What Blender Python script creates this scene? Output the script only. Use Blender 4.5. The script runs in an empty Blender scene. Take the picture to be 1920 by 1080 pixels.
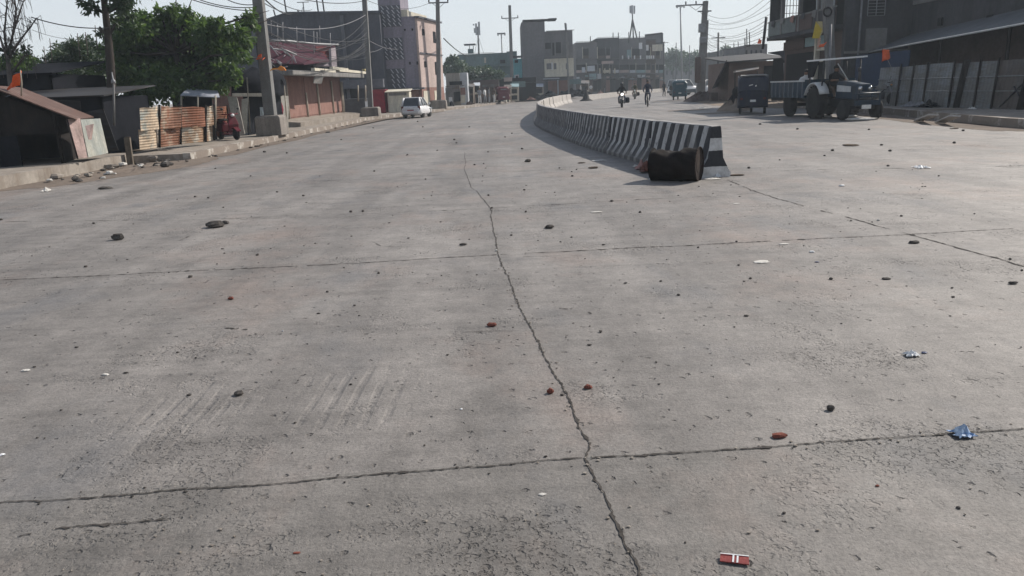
import bpy, bmesh, math, random
import numpy as np
from mathutils import Vector, Matrix
R_ = math.radians
rnd = random.Random(7)
sc = bpy.context.scene
COL = sc.collection

# ------------------------------------------------------------------ camera
FPX, HC, PITCH, ROLL = 1420.0, 1.6, R_(14.68), R_(2.4)
_f = Vector((0, math.cos(PITCH), -math.sin(PITCH)))
_r0 = Vector((1, 0, 0)); _u0 = _r0.cross(_f)
CR = _r0 * math.cos(ROLL) - _u0 * math.sin(ROLL)
CU = _u0 * math.cos(ROLL) + _r0 * math.sin(ROLL)
cam = bpy.data.cameras.new('camera'); cam.sensor_width = 36; cam.lens = FPX / 1920 * 36
cam.clip_start = 0.05; cam.clip_end = 5000
camo = bpy.data.objects.new('camera', cam); COL.objects.link(camo)
m3 = Matrix((CR, CU, -_f)).transposed()
camo.matrix_world = Matrix.Translation((0, 0, HC)) @ m3.to_4x4()
sc.camera = camo

# ------------------------------------------------------------------ light
SUN_EL, SUN_AZ = R_(38), R_(55)          # azimuth clockwise from +Y
sund = Vector((math.sin(SUN_AZ) * math.cos(SUN_EL), math.cos(SUN_AZ) * math.cos(SUN_EL), math.sin(SUN_EL)))
w = bpy.data.worlds.new('World'); sc.world = w; w.use_nodes = True
nt = w.node_tree; nt.nodes.clear()
sky = nt.nodes.new('ShaderNodeTexSky'); sky.sky_type = 'NISHITA'; sky.sun_disc = False
sky.sun_elevation = SUN_EL; sky.sun_rotation = SUN_AZ
sky.air_density = 1.0; sky.dust_density = 1.0; sky.ozone_density = 1.0
bg = nt.nodes.new('ShaderNodeBackground'); bg.inputs[1].default_value = 0.09
wo = nt.nodes.new('ShaderNodeOutputWorld')
veil = nt.nodes.new('ShaderNodeMix'); veil.data_type = 'RGBA'; 
tcw = nt.nodes.new('ShaderNodeTexCoord'); sxw = nt.nodes.new('ShaderNodeSeparateXYZ'); nt.links.new(tcw.outputs['Generated'], sxw.inputs[0])
vr = nt.nodes.new('ShaderNodeValToRGB'); nt.links.new(sxw.outputs[2], vr.inputs[0])   # the veil is thick low down and thins out overhead
for k_, (p_, c_) in enumerate(((0.0, 0.85), (0.30, 0.62), (0.75, 0.10))):
    e_ = vr.color_ramp.elements[k_] if k_ < 2 else vr.color_ramp.elements.new(p_)
    e_.position = p_; e_.color = (c_, c_, c_, 1)
nt.links.new(vr.outputs[0], veil.inputs[0])
veil.inputs[7].default_value = (7.7, 8.1, 8.5, 1)          # thin even cloud veil over the clear sky
nt.links.new(sky.outputs[0], veil.inputs[6]); nt.links.new(veil.outputs[2], bg.inputs[0]); nt.links.new(bg.outputs[0], wo.inputs[0])
sl = bpy.data.lights.new('sun', 'SUN'); sl.energy = 5.0; sl.angle = R_(0.6); sl.color = (1.0, 0.93, 0.84)
so = bpy.data.objects.new('sun', sl); COL.objects.link(so)
so.rotation_euler = (-sund).to_track_quat('-Z', 'Y').to_euler(); so.location = (60, 40, 60)
sc.view_settings.view_transform = 'Standard'; sc.view_settings.look = 'None'
sc.view_settings.exposure = 0.26; sc.view_settings.gamma = 1.0

# ------------------------------------------------------------------ placing helpers (pixel of the photo -> point of the place)
def ray(px, py):
    return CR * ((px - 960) / FPX) - CU * ((py - 540) / FPX) + _f
def G(px, py, z=0.0):
    d = ray(px, py); t = (z - HC) / d.z
    return Vector((0, 0, HC)) + d * t
def W(px, py, Y):
    d = ray(px, py); t = Y / d.y
    return Vector((0, 0, HC)) + d * t

# ------------------------------------------------------------------ materials
def new_mat(name):
    m = bpy.data.materials.new(name); m.use_nodes = True
    n = m.node_tree; b = n.nodes['Principled BSDF']
    return m, n, b
def nd(n, typ, **kw):
    x = n.nodes.new(typ)
    for k, v in kw.items():
        if k.startswith('i_'): x.inputs[int(k[2:])].default_value = v
        else: setattr(x, k, v)
    return x
def mapped(n, scale=(1, 1, 1), rot=(0, 0, 0)):
    tc = nd(n, 'ShaderNodeTexCoord'); mp = nd(n, 'ShaderNodeMapping')
    mp.inputs['Scale'].default_value = scale; mp.inputs['Rotation'].default_value = rot
    n.links.new(tc.outputs['Object'], mp.inputs[0]); return mp.outputs[0]
def noise(n, vec, scale, detail=4, rough=0.55):
    x = nd(n, 'ShaderNodeTexNoise'); x.inputs['Scale'].default_value = scale
    x.inputs['Detail'].default_value = detail; x.inputs['Roughness'].default_value = rough
    if vec is not None: n.links.new(vec, x.inputs['Vector'])
    return x.outputs['Fac']
def ramp(n, fac, stops):
    x = nd(n, 'ShaderNodeValToRGB'); e = x.color_ramp.elements
    while len(e) < len(stops): e.new(0.5)
    for k, (p, c) in enumerate(stops):
        e[k].position = p; e[k].color = (c, c, c, 1) if not hasattr(c, '__len__') else (*c, 1)
    n.links.new(fac, x.inputs[0]); return x.outputs[0]
def mix(n, fac, a, b, mode='MIX'):
    x = nd(n, 'ShaderNodeMix', data_type='RGBA', blend_type=mode)
    def put(s, v):
        if hasattr(v, 'links') or hasattr(v, 'is_linked'): n.links.new(v, s)
        elif hasattr(v, '__len__'): s.default_value = (*v, 1)
        else: s.default_value = v
    put(x.inputs[0], fac); put(x.inputs[6], a); put(x.inputs[7], b); return x.outputs[2]
def mth(n, op, a, b=None, c=None, clamp=False):
    x = nd(n, 'ShaderNodeMath', operation=op, use_clamp=clamp)
    for k, v in enumerate((a, b, c)):
        if v is None: continue
        if hasattr(v, 'is_linked'): n.links.new(v, x.inputs[k])
        else: x.inputs[k].default_value = v
    return x.outputs[0]
def bump(n, b, h, strength=0.4, dist=0.02, prev=None):
    x = nd(n, 'ShaderNodeBump'); x.inputs['Strength'].default_value = strength; x.inputs['Distance'].default_value = dist
    n.links.new(h, x.inputs['Height'])
    if prev is not None: n.links.new(prev, x.inputs['Normal'])
    n.links.new(x.outputs[0], b.inputs['Normal']); return x.outputs[0]
def sep(n, v):
    x = nd(n, 'ShaderNodeSeparateXYZ'); n.links.new(v, x.inputs[0]); return x.outputs

_M = {}
def mat(name, c, c2=None, rough=0.75, scale=2.5, metal=0.0, bmp=0.25, dirt=None, spec=0.15):
    """a plain procedural surface: two tones broken up by noise, streaks of dirt, a little relief"""
    if name in _M: return _M[name]
    m, n, b = new_mat(name)
    if c2 is None: c2 = tuple(x * 0.72 for x in c)
    v = mapped(n)
    f = ramp(n, noise(n, v, scale, 6, 0.62), [(0.33, 0.0), (0.68, 1.0)])
    col = mix(n, f, c, c2)
    fine = ramp(n, noise(n, v, scale * 9, 4), [(0.3, 0.8), (0.7, 1.1)])
    col = mix(n, 1.0, col, fine, 'MULTIPLY')
    if dirt is not None:
        st = noise(n, mapped(n, (1.6, 1.6, 0.22)), scale * 1.3, 5, 0.7)
        col = mix(n, ramp(n, st, [(0.46, 0.0), (0.72, 0.8)]), col, dirt)
    n.links.new(col, b.inputs['Base Color'])
    b.inputs['Roughness'].default_value = rough; b.inputs['Metallic'].default_value = metal
    b.inputs['Specular IOR Level'].default_value = spec
    if bmp: bump(n, b, noise(n, v, scale * 12, 5), bmp, 0.01)
    _M[name] = m; return m
def brick_mat(name, c1, c2, mortar, bw=0.25, bh=0.085, axis='xz'):
    m, n, b = new_mat(name)
    tc = nd(n, 'ShaderNodeTexCoord'); s = sep(n, tc.outputs['Object'])
    cb = nd(n, 'ShaderNodeCombineXYZ')
    add = mth(n, 'ADD', s[0], s[1])
    n.links.new(add, cb.inputs[0]); n.links.new(s[2], cb.inputs[1])
    bt = nd(n, 'ShaderNodeTexBrick'); n.links.new(cb.outputs[0], bt.inputs[0])
    bt.inputs['Color1'].default_value = (*c1, 1); bt.inputs['Color2'].default_value = (*c2, 1); bt.inputs['Mortar'].default_value = (*mortar, 1)
    bt.inputs['Scale'].default_value = 1; bt.inputs['Brick Width'].default_value = bw; bt.inputs['Row Height'].default_value = bh
    bt.inputs['Mortar Size'].default_value = 0.012
    col = mix(n, ramp(n, noise(n, mapped(n), 0.8, 5), [(0.35, 0.0), (0.7, 0.6)]), bt.outputs[0], tuple(x * 0.5 for x in c1))
    n.links.new(col, b.inputs['Base Color']); b.inputs['Roughness'].default_value = 0.9
    return m
def sheet_mat(name, base, rust, amount=0.5, freq=10.0, vertical=False):
    """corrugated tin: ridges in relief and patches of rust"""
    m, n, b = new_mat(name)
    v = mapped(n); s = sep(n, v)
    a = s[2] if not vertical else mth(n, 'ADD', s[0], s[1])
    wv = mth(n, 'SINE', mth(n, 'MULTIPLY', a, freq * 6.283))
    pn = mth(n, 'ADD', noise(n, v, 1.3, 6, 0.65), mth(n, 'MULTIPLY', noise(n, mapped(n, (0.8, 0.8, 6)), 3, 4), 0.3))
    f = ramp(n, pn, [(0.68 - amount * 0.3, 0.0), (0.78 - amount * 0.25, 1.0)])
    col = mix(n, f, base, rust)
    gr = noise(n, mapped(n, (1, 1, 1)), 2.6, 7, 0.75)
    col = mix(n, 1.0, col, ramp(n, gr, [(0.3, 0.45), (0.55, 1.0), (0.75, 1.12)]), 'MULTIPLY')
    col = mix(n, 1.0, col, ramp(n, mth(n, 'MULTIPLY_ADD', wv, 0.5, 0.5), [(0.0, 0.82), (0.5, 1.0)]), 'MULTIPLY')  # troughs darkened too: ridge shading put into the colour
    n.links.new(col, b.inputs['Base Color']); b.inputs['Roughness'].default_value = 0.7
    b.inputs['Metallic'].default_value = 0.1
    bump(n, b, wv, 0.4, 0.014)
    return m

# ------------------------------------------------------------------ mesh helpers
XF = {}
class MB:
    def __init__(s): s.v = []; s.f = []; s.mi = []; s.cur = 0; s.smooth = []
    def add(s, vs, fs, smooth=False):
        o = len(s.v); s.v += [tuple(p) for p in vs]
        for f in fs:
            s.f.append(tuple(i + o for i in f)); s.mi.append(s.cur); s.smooth.append(smooth)
        return s
    def box(s, x0, x1, y0, y1, z0, z1):
        vs = [(x, y, z) for z in (z0, z1) for y in (y0, y1) for x in (x0, x1)]
        return s.add(vs, [(0, 2, 3, 1), (4, 5, 7, 6), (0, 1, 5, 4), (2, 6, 7, 3), (0, 4, 6, 2), (1, 3, 7, 5)])
    def obox(s, c, size, rz=0, rx=0, ry=0):
        Mx = Matrix.Translation(c) @ Matrix.Rotation(rz, 4, 'Z') @ Matrix.Rotation(ry, 4, 'Y') @ Matrix.Rotation(rx, 4, 'X')
        a, b_, c_ = (q / 2 for q in size)
        vs = [Mx @ Vector((x, y, z)) for z in (-c_, c_) for y in (-b_, b_) for x in (-a, a)]
        return s.add(vs, [(0, 2, 3, 1), (4, 5, 7, 6), (0, 1, 5, 4), (2, 6, 7, 3), (0, 4, 6, 2), (1, 3, 7, 5)])
    def slab(s, pts, th):
        """a flat polygon given thickness th along -normal"""
        pts = [Vector(p) for p in pts]; nn = (pts[1] - pts[0]).cross(pts[2] - pts[0]).normalized() * th; k = len(pts)
        vs = pts + [p - nn for p in pts]
        fs = [tuple(range(k)), tuple(range(2 * k - 1, k - 1, -1))]
        fs += [(i, i + k, (i + 1) % k + k, (i + 1) % k) for i in range(k)]
        return s.add(vs, fs)
    def wall(s, a, b, z0, z1, th):
        """an upright panel from a to b (x, y), thickness th to the left of a->b"""
        a = Vector((*a[:2], 0)); b = Vector((*b[:2], 0)); d = (b - a).normalized(); nn = Vector((-d.y, d.x, 0)) * th
        q = [a, b, b + nn, a + nn]
        vs = [(p.x, p.y, z0) for p in q] + [(p.x, p.y, z1) for p in q]
        return s.add(vs, [(3, 2, 1, 0), (4, 5, 6, 7), (0, 1, 5, 4), (1, 2, 6, 5), (2, 3, 7, 6), (3, 0, 4, 7)])
    def poly(s, pts, z0, z1):
        k = len(pts); vs = [(p[0], p[1], z0) for p in pts] + [(p[0], p[1], z1) for p in pts]
        fs = [tuple(range(k - 1, -1, -1)), tuple(range(k, 2 * k))] + [(i, (i + 1) % k, (i + 1) % k + k, i + k) for i in range(k)]
        return s.add(vs, fs)
    def tube(s, pts, r, n=6, smooth=True, cap=True):
        pts = [Vector(p) for p in pts]; k = len(pts)
        rr = [r] * k if not hasattr(r, '__len__') else list(r)
        vs = []; up = Vector((0.13, 0.21, 1)).normalized()
        for i, p in enumerate(pts):
            t = (pts[min(i + 1, k - 1)] - pts[max(i - 1, 0)]).normalized()
            if abs(t.dot(up)) > 0.97: a = t.cross(Vector((1, 0, 0)))
            else: a = t.cross(up)
            a.normalize(); b = t.cross(a)
            for j in range(n):
                an = 2 * math.pi * j / n; vs.append(p + (a * math.cos(an) + b * math.sin(an)) * rr[i])
        fs = [(i * n + j, i * n + (j + 1) % n, (i + 1) * n + (j + 1) % n, (i + 1) * n + j) for i in range(k - 1) for j in range(n)]
        if cap: fs += [tuple(range(n - 1, -1, -1)), tuple((k - 1) * n + j for j in range(n))]
        return s.add(vs, fs, smooth)
    def lathe(s, prof, c=(0, 0, 0), axis='z', n=16, smooth=True):
        """prof: (radius, height) pairs turned about an axis through c"""
        vs = []; c = Vector(c)
        for r, h in prof:
            for j in range(n):
                a = 2 * math.pi * j / n; x, y = r * math.cos(a), r * math.sin(a)
                q = {'z': (x, y, h), 'x': (h, x, y), 'y': (x, h, y)}[axis]; vs.append(c + Vector(q))
        k = len(prof)
        fs = [(i * n + j, i * n + (j + 1) % n, (i + 1) * n + (j + 1) % n, (i + 1) * n + j) for i in range(k - 1) for j in range(n)]
        fs += [tuple(range(n - 1, -1, -1)), tuple((k - 1) * n + j for j in range(n))]
        return s.add(vs, fs, smooth)
    def loft(s, secs, smooth=False, caps=True):
        k = len(secs[0]); vs = [p for q in secs for p in q]
        fs = [(i * k + j, i * k + (j + 1) % k, (i + 1) * k + (j + 1) % k, (i + 1) * k + j) for i in range(len(secs) - 1) for j in range(k)]
        if caps: fs += [tuple(range(k - 1, -1, -1)), tuple((len(secs) - 1) * k + j for j in range(k))]
        return s.add(vs, fs, smooth)
    def ball(s, c, r, n=10, m=6, jit=0.0, rng=rnd):
        c = Vector(c); r = (r, r, r) if not hasattr(r, '__len__') else r
        vs = [c + Vector((0, 0, -r[2]))]
        for i in range(1, m):
            t = math.pi * i / m - math.pi / 2
            for j in range(n):
                a = 2 * math.pi * j / n; k = 1 + rng.uniform(-jit, jit)
                vs.append(c + Vector((r[0] * math.cos(t) * math.cos(a), r[1] * math.cos(t) * math.sin(a), r[2] * math.sin(t))) * k)
        vs.append(c + Vector((0, 0, r[2])))
        fs = [(0, 1 + (j + 1) % n, 1 + j) for j in range(n)]
        for i in range(m - 2):
            fs += [(1 + i * n + j, 1 + i * n + (j + 1) % n, 1 + (i + 1) * n + (j + 1) % n, 1 + (i + 1) * n + j) for j in range(n)]
        L = len(vs) - 1; fs += [(L, 1 + (m - 2) * n + j, 1 + (m - 2) * n + (j + 1) % n) for j in range(n)]
        return s.add(vs, fs, jit < 0.02)
    def build(s, name, m, parent=None, world=False, bevel=0.0, segs=2):
        me = bpy.data.meshes.new(name); vs = s.v; Mo = None
        if parent is not None:
            if world:
                inv = XF[parent.name].inverted(); vs = [tuple(inv @ Vector(p)) for p in vs]
            Mx = XF[parent.name] if parent.name in XF else Matrix()
        elif world:       # a thing that is one mesh: origin at its base
            a = np.array(vs); c = Vector((a[:, 0].mean(), a[:, 1].mean(), a[:, 2].min()))
            vs = [tuple(Vector(p) - c) for p in vs]; Mo = c
        me.from_pydata(vs, [], s.f); me.update()
        for k in (m if isinstance(m, (list, tuple)) else [m]): me.materials.append(k)
        me.polygons.foreach_set('material_index', s.mi); me.polygons.foreach_set('use_smooth', s.smooth)
        o = bpy.data.objects.new(name, me); COL.objects.link(o)
        if parent is not None:
            o.parent = parent; XF[o.name] = XF.get(parent.name, Matrix())
        elif Mo is not None: o.location = Mo; XF[o.name] = Matrix.Translation(Mo)
        else: XF[o.name] = Matrix()
        if bevel:
            bm = o.modifiers.new('bevel', 'BEVEL'); bm.width = bevel; bm.segments = segs; bm.limit_method = 'ANGLE'; bm.angle_limit = R_(35)
        return o
def tag(o, label, cat, group=None):
    o['label'] = label; o['category'] = cat
    if group: o['group'] = group
    return o
def thing(name, label, cat, loc=(0, 0, 0), rz=0.0, group=None):
    o = bpy.data.objects.new(name, None); COL.objects.link(o); o.empty_display_size = 0.2
    o.location = loc; o.rotation_euler = (0, 0, rz)
    XF[o.name] = Matrix.Translation(loc) @ Matrix.Rotation(rz, 4, 'Z')
    return tag(o, label, cat, group)
def struct(o):
    o['kind'] = 'structure'; return o
def dup(root, loc, rz, label, group=None):
    r = root.copy(); COL.objects.link(r); r.location = loc; r.rotation_euler = (0, 0, rz); r['label'] = label
    XF[r.name] = Matrix.Translation(loc) @ Matrix.Rotation(rz, 4, 'Z')
    if group: r['group'] = group
    for ch in list(root.children):
        c = ch.copy(); COL.objects.link(c); c.parent = r
        for g in list(ch.children):
            d = g.copy(); COL.objects.link(d); d.parent = c
    return r

# ------------------------------------------------------------------ road surface material
def concrete_road():
    m, n, b = new_mat('cast_concrete')
    v = mapped(n); s = sep(n, v)
    big = noise(n, v, 0.22, 5, 0.6)
    col = ramp(n, big, [(0.3, (0.155, 0.143, 0.133)), (0.5, (0.199, 0.184, 0.171)), (0.72, (0.248, 0.230, 0.214))])
    # each cast slab has its own tone
    fx = mth(n, 'FLOOR', mth(n, 'MULTIPLY', mth(n, 'ADD', s[0], 0.2), 0.255)); fy = mth(n, 'FLOOR', mth(n, 'MULTIPLY', mth(n, 'ADD', s[1], 0.85), 0.262))
    cb = nd(n, 'ShaderNodeCombineXYZ'); n.links.new(fx, cb.inputs[0]); n.links.new(fy, cb.inputs[1])
    wn = nd(n, 'ShaderNodeTexWhiteNoise', noise_dimensions='2D'); n.links.new(cb.outputs[0], wn.inputs['Vector'])
    col = mix(n, 1.0, col, ramp(n, wn.outputs['Value'], [(0, 0.93), (1, 1.05)]), 'MULTIPLY')
    jl = mth(n, 'SUBTRACT', s[1], mth(n, 'MULTIPLY_ADD', s[0], 0.055, 3.06))       # slabs before the front joint: darker concrete, with foreground dimming put into its colour
    col = mix(n, mth(n, 'LESS_THAN', jl, 0.0), col, mix(n, 1.0, col, (0.86, 0.865, 0.86), 'MULTIPLY'))
    # broom streaks across the lane
    stv = mapped(n, (0.35, 7.0, 1))
    st = noise(n, stv, 1.0, 6, 0.7)
    col = mix(n, 1.0, col, ramp(n, st, [(0.28, 0.80), (0.5, 1.0), (0.68, 1.05), (0.8, 1.3)]), 'MULTIPLY')
    # tyre wear along the lane, dark and polished
    tw = noise(n, mapped(n, (1.1, 0.09, 1)), 1.0, 4, 0.6)
    col = mix(n, 1.0, col, ramp(n, tw, [(0.35, 0.78), (0.6, 1.08)]), 'MULTIPLY')
    # mottling
    mo = noise(n, v, 2.3, 7, 0.72)
    col = mix(n, 1.0, col, ramp(n, mo, [(0.32, 0.74), (0.5, 1.0), (0.7, 1.2)]), 'MULTIPLY')
    # brick dust and earth trodden in
    ds = noise(n, mapped(n, (0.55, 0.4, 1)), 1.0, 6, 0.65)
    col = mix(n, ramp(n, ds, [(0.52, 0.0), (0.70, 0.55)]), col, (0.255, 0.195, 0.165))
    oil = noise(n, mapped(n, (1.2, 0.6, 1)), 0.9, 5, 0.6)
    col = mix(n, ramp(n, oil, [(0.55, 0.0), (0.72, 0.6)]), col, (0.105, 0.108, 0.115))
    # fine aggregate speckle
    sp = noise(n, v, 55, 3, 0.7)
    col = mix(n, 1.0, col, ramp(n, sp, [(0.3, 0.7), (0.5, 1.0), (0.72, 1.18)]), 'MULTIPLY')
    sp2 = noise(n, v, 13, 4, 0.7)
    col = mix(n, 1.0, col, ramp(n, sp2, [(0.3, 0.86), (0.7, 1.1)]), 'MULTIPLY')
    # where the skin has worn off: a mask of ragged patches, heavier in the slabs nearest the kerbless crossing
    near = mth(n, 'SUBTRACT', 1.0, mth(n, 'MULTIPLY', mth(n, 'SUBTRACT', s[1], 2.2), 0.75), clamp=True)
    pm = mth(n, 'ADD', noise(n, v, 0.75, 6, 0.65), mth(n, 'MULTIPLY', near, 0.11))
    pmask = ramp(n, pm, [(0.545, 0.0), (0.73, 1.0)])
    dv = nd(n, 'ShaderNodeVectorMath', operation='ADD'); n.links.new(v, dv.inputs[0])
    dn = nd(n, 'ShaderNodeTexNoise'); dn.inputs['Scale'].default_value = 30; dn.inputs['Detail'].default_value = 3; n.links.new(v, dn.inputs['Vector'])
    ds2 = nd(n, 'ShaderNodeVectorMath', operation='SCALE'); ds2.inputs['Scale'].default_value = 0.05; n.links.new(dn.outputs['Color'], ds2.inputs[0]); n.links.new(ds2.outputs[0], dv.inputs[1])
    def cells(sc_, keep, rad):
        vo = nd(n, 'ShaderNodeTexVoronoi', voronoi_dimensions='2D'); vo.inputs['Scale'].default_value = sc_; n.links.new(dv.outputs[0], vo.inputs['Vector'])
        cr = sep(n, vo.outputs['Color'])
        r_ = mth(n, 'MULTIPLY', mth(n, 'MULTIPLY', mth(n, 'GREATER_THAN', cr[0], keep), cr[1]), rad)
        return mth(n, 'DIVIDE', mth(n, 'SUBTRACT', r_, vo.outputs['Distance']), 0.25, clamp=True)
    pits = mth(n, 'MULTIPLY', mth(n, 'MAXIMUM', cells(30, 0.35, 0.62), cells(62, 0.45, 0.6)), pmask)
    pits = mth(n, 'MAXIMUM', pits, mth(n, 'MULTIPLY', cells(24, 0.93, 0.5), 0.8))
    col = mix(n, mth(n, 'MULTIPLY', ramp(n, pits, [(0.3, 0.0), (0.9, 1.0)]), 0.5), col, (0.09, 0.08, 0.073))  # pits also coloured darker, their occlusion put into the colour
    crumb = ramp(n, noise(n, v, 26, 3, 0.6), [(0.66, 0.0), (0.72, 1.0)])
    col = mix(n, mth(n, 'MULTIPLY', mth(n, 'MULTIPLY', crumb, pmask), 0.5), col, (0.33, 0.31, 0.29))
    n.links.new(col, b.inputs['Base Color'])
    b.inputs['Roughness'].default_value = 0.62; b.inputs['Specular IOR Level'].default_value = 0.35
    # relief: pits, fine grain, raked grooves in two patches
    p1 = bump(n, b, pits, 1.0, -0.022)
    p2 = bump(n, b, noise(n, v, 70, 5, 0.75), 0.7, 0.008, p1)
    p3 = bump(n, b, noise(n, v, 5, 5, 0.6), 0.45, 0.025, p2)
    def grooves(cx, cy, rx, ry, ang, freq):
        a = mth(n, 'ADD', mth(n, 'MULTIPLY', s[0], math.cos(ang)), mth(n, 'MULTIPLY', s[1], math.sin(ang)))
        a = mth(n, 'ADD', a, mth(n, 'MULTIPLY', noise(n, v, 1.4, 3), 0.05))
        wv = mth(n, 'SINE', mth(n, 'MULTIPLY', a, freq * 6.283))
        wv = ramp(n, mth(n, 'MULTIPLY_ADD', wv, 0.5, 0.5), [(0.55, 0.0), (0.95, 1.0)])
        dx = mth(n, 'DIVIDE', mth(n, 'SUBTRACT', s[0], cx), rx); dy = mth(n, 'DIVIDE', mth(n, 'SUBTRACT', s[1], cy), ry)
        r2 = mth(n, 'ADD', mth(n, 'MULTIPLY', dx, dx), mth(n, 'MULTIPLY', dy, dy))
        mk = ramp(n, mth(n, 'ADD', r2, mth(n, 'MULTIPLY', noise(n, v, 4, 5, 0.75), 1.5)), [(0.75, 1.0), (1.35, 0.0)])
        return mth(n, 'MULTIPLY', wv, mk)
    g = mth(n, 'ADD', grooves(-1.75, 3.75, 0.75, 0.9, 0.04, 10.5), grooves(-0.9, 3.9, 0.7, 1.0, -0.03, 9.0))
    bump(n, b, g, 0.6, -0.008, p3)
    return m
M_ROAD = concrete_road()
M_CRACK = mat('joint_dirt', (0.035, 0.032, 0.029), (0.085, 0.077, 0.07), 0.95, 14)
M_CHIP = mat('joint_chips', (0.36, 0.34, 0.32), (0.28, 0.27, 0.25), 0.9, 20)
M_DIRT = mat('dry_earth', (0.25, 0.20, 0.155), (0.17, 0.135, 0.105), 0.95, 1.6, bmp=0.8)
M_PATH = mat('path_concrete', (0.31, 0.28, 0.245), (0.22, 0.195, 0.17), 0.9, 1.2, dirt=(0.15, 0.12, 0.095))
M_DUST = mat('road_dust', (0.175, 0.143, 0.118), (0.13, 0.106, 0.088), 0.95, 1.1, bmp=0.8)
def kerb_paint():
    m, n, b = new_mat('kerb_painted')
    v = mapped(n); s = sep(n, v)
    ph = mth(n, 'FRACT', mth(n, 'MULTIPLY', mth(n, 'ADD', s[1], mth(n, 'MULTIPLY', noise(n, v, 2.5, 3), 0.25)), 0.72))
    blk = mth(n, 'LESS_THAN', ph, 0.45)
    worn = ramp(n, noise(n, v, 2.2, 6, 0.75), [(0.47, 0.0), (0.62, 0.85)])
    base = mix(n, noise(n, v, 1.5, 5), (0.25, 0.21, 0.175), (0.13, 0.105, 0.088))
    col = mix(n, mth(n, 'MULTIPLY', blk, worn), base, (0.46, 0.44, 0.40))
    n.links.new(col, b.inputs['Base Color']); b.inputs['Roughness'].default_value = 0.9
    bump(n, b, noise(n, v, 14, 5), 0.6, 0.03); return m
M_KERB = kerb_paint()

# ------------------------------------------------------------------ ground, road, paths
g = MB(); g.add([(-1500, -300, -0.03), (1500, -300, -0.03), (1500, 2600, -0.03), (-1500, 2600, -0.03)], [(0, 1, 2, 3)])
struct(g.build('ground', M_DIRT))
LEDGE = [(-10.6, -15), (-10.6, 21.6), (-9.15, 22.2), (-9.0, 53), (-5.5, 69), (1.0, 99), (5.0, 121), (13, 150), (30, 195), (60, 240), (110, 300), (200, 390)]
REDGE = [(14.3, -15), (14.2, 22), (15.6, 32), (16.2, 45), (17.2, 66), (21, 84), (32, 112), (52, 150), (85, 200), (125, 250), (220, 350)]
road = MB(); pts = LEDGE + REDGE[::-1]
bm = bmesh.new(); vs = [bm.verts.new((x, y, 0)) for x, y in pts]; bm.faces.new(vs); bmesh.ops.triangulate(bm, faces=bm.faces[:])
bm.verts.index_update()
road.add([tuple(v_.co) for v_ in bm.verts], [tuple(v_.index for v_ in f.verts)[::1] for f in bm.faces]); bm.free()
ro = road.build('road', M_ROAD)
for p_ in ro.data.polygons:
    if p_.normal.z < 0: p_.flip()
struct(ro)

def offset(line, d):
    out = []
    for i, p in enumerate(line):
        a = Vector(line[max(i - 1, 0)]); c = Vector(line[min(i + 1, len(line) - 1)]); t = (c - a).normalized()
        out.append((p[0] - t.y * d, p[1] + t.x * d))
    return out
def strip(name, line, d0, d1, z0, z1, m):
    """a raised band that follows a line, from offset d0 to d1 on its left"""
    A, B = offset(line, d0), offset(line, d1); q = MB()
    secs = [[(a[0], a[1], z0), (a[0], a[1], z1), (b_[0], b_[1], z1), (b_[0], b_[1], z0)] for a, b_ in zip(A, B)]
    q.loft(secs); return struct(q.build(name, m))
def dense(line, step):
    out = [line[0]]
    for a, b_ in zip(line[:-1], line[1:]):
        L = math.dist(a, b_); k = max(1, int(L / step))
        out += [(a[0] + (b_[0] - a[0]) * i / k, a[1] + (b_[1] - a[1]) * i / k) for i in range(1, k + 1)]
    return out
strip('footpath_left', LEDGE[1::-1], 0, 30, -0.02, 0.28, M_PATH) if False else None
fp = MB(); fp.poly([(-10.6, -15), (-10.6, 21.6), (-10.9, 22.3), (-40, 22.3), (-40, -15)], -0.02, 0.28); struct(fp.build('footpath_near', M_PATH))
LK = [(-9.15, 22.3), (-9.0, 53), (-5.5, 69), (1.0, 99), (5.0, 121), (13, 150), (30, 195)]
strip('kerb_left', dense(LK, 3), 0.0, 0.22, -0.02, 0.20, M_KERB)
strip('footpath_left', dense(LK, 3), 0.22, 2.6, -0.02, 0.185, M_PATH)
strip('verge_left', dense(LK, 6), 2.6, 30, -0.03, 0.16, M_DIRT)
RK = [(14.3, -15), (14.2, 22), (15.6, 32), (16.0, 42)]
RKb = RK[::-1]
strip('kerb_right', dense(RKb, 2), 0.0, 0.24, -0.02, 0.25, M_KERB)
strip('footpath_right', dense(RKb, 3), 0.24, 3.2, -0.02, 0.235, M_PATH)
strip('verge_right', dense(RKb, 6), 3.2, 16, -0.03, 0.2, M_DIRT)
def blob_sheet(name, outline, z, m, hump=0.0, seed=1):
    """a ragged patch lying on the ground, slightly humped"""
    rg = random.Random(seed); q = MB(); c = Vector((sum(p[0] for p in outline) / len(outline), sum(p[1] for p in outline) / len(outline)))
    ol = dense(outline + [outline[0]], 0.25)[:-1]; k = len(ol); vs = []; rings = 6
    for i in range(rings):
        t = 1 - i / rings
        for p in ol:
            j = 1 + rg.uniform(-0.035, 0.035)
            vs.append((c.x + (p[0] - c.x) * t * j, c.y + (p[1] - c.y) * t * j, z + hump * (1 - t * t) * rg.uniform(0.6, 1.2)))
    vs.append((c.x, c.y, z + hump))
    fs = [(i * k + j, i * k + (j + 1) % k, (i + 1) * k + (j + 1) % k, (i + 1) * k + j) for i in range(rings - 1) for j in range(k)]
    fs += [((rings - 1) * k + j, (rings - 1) * k + (j + 1) % k, rings * k) for j in range(k)]
    q.add(vs, fs); return q.build(name, m)
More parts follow.
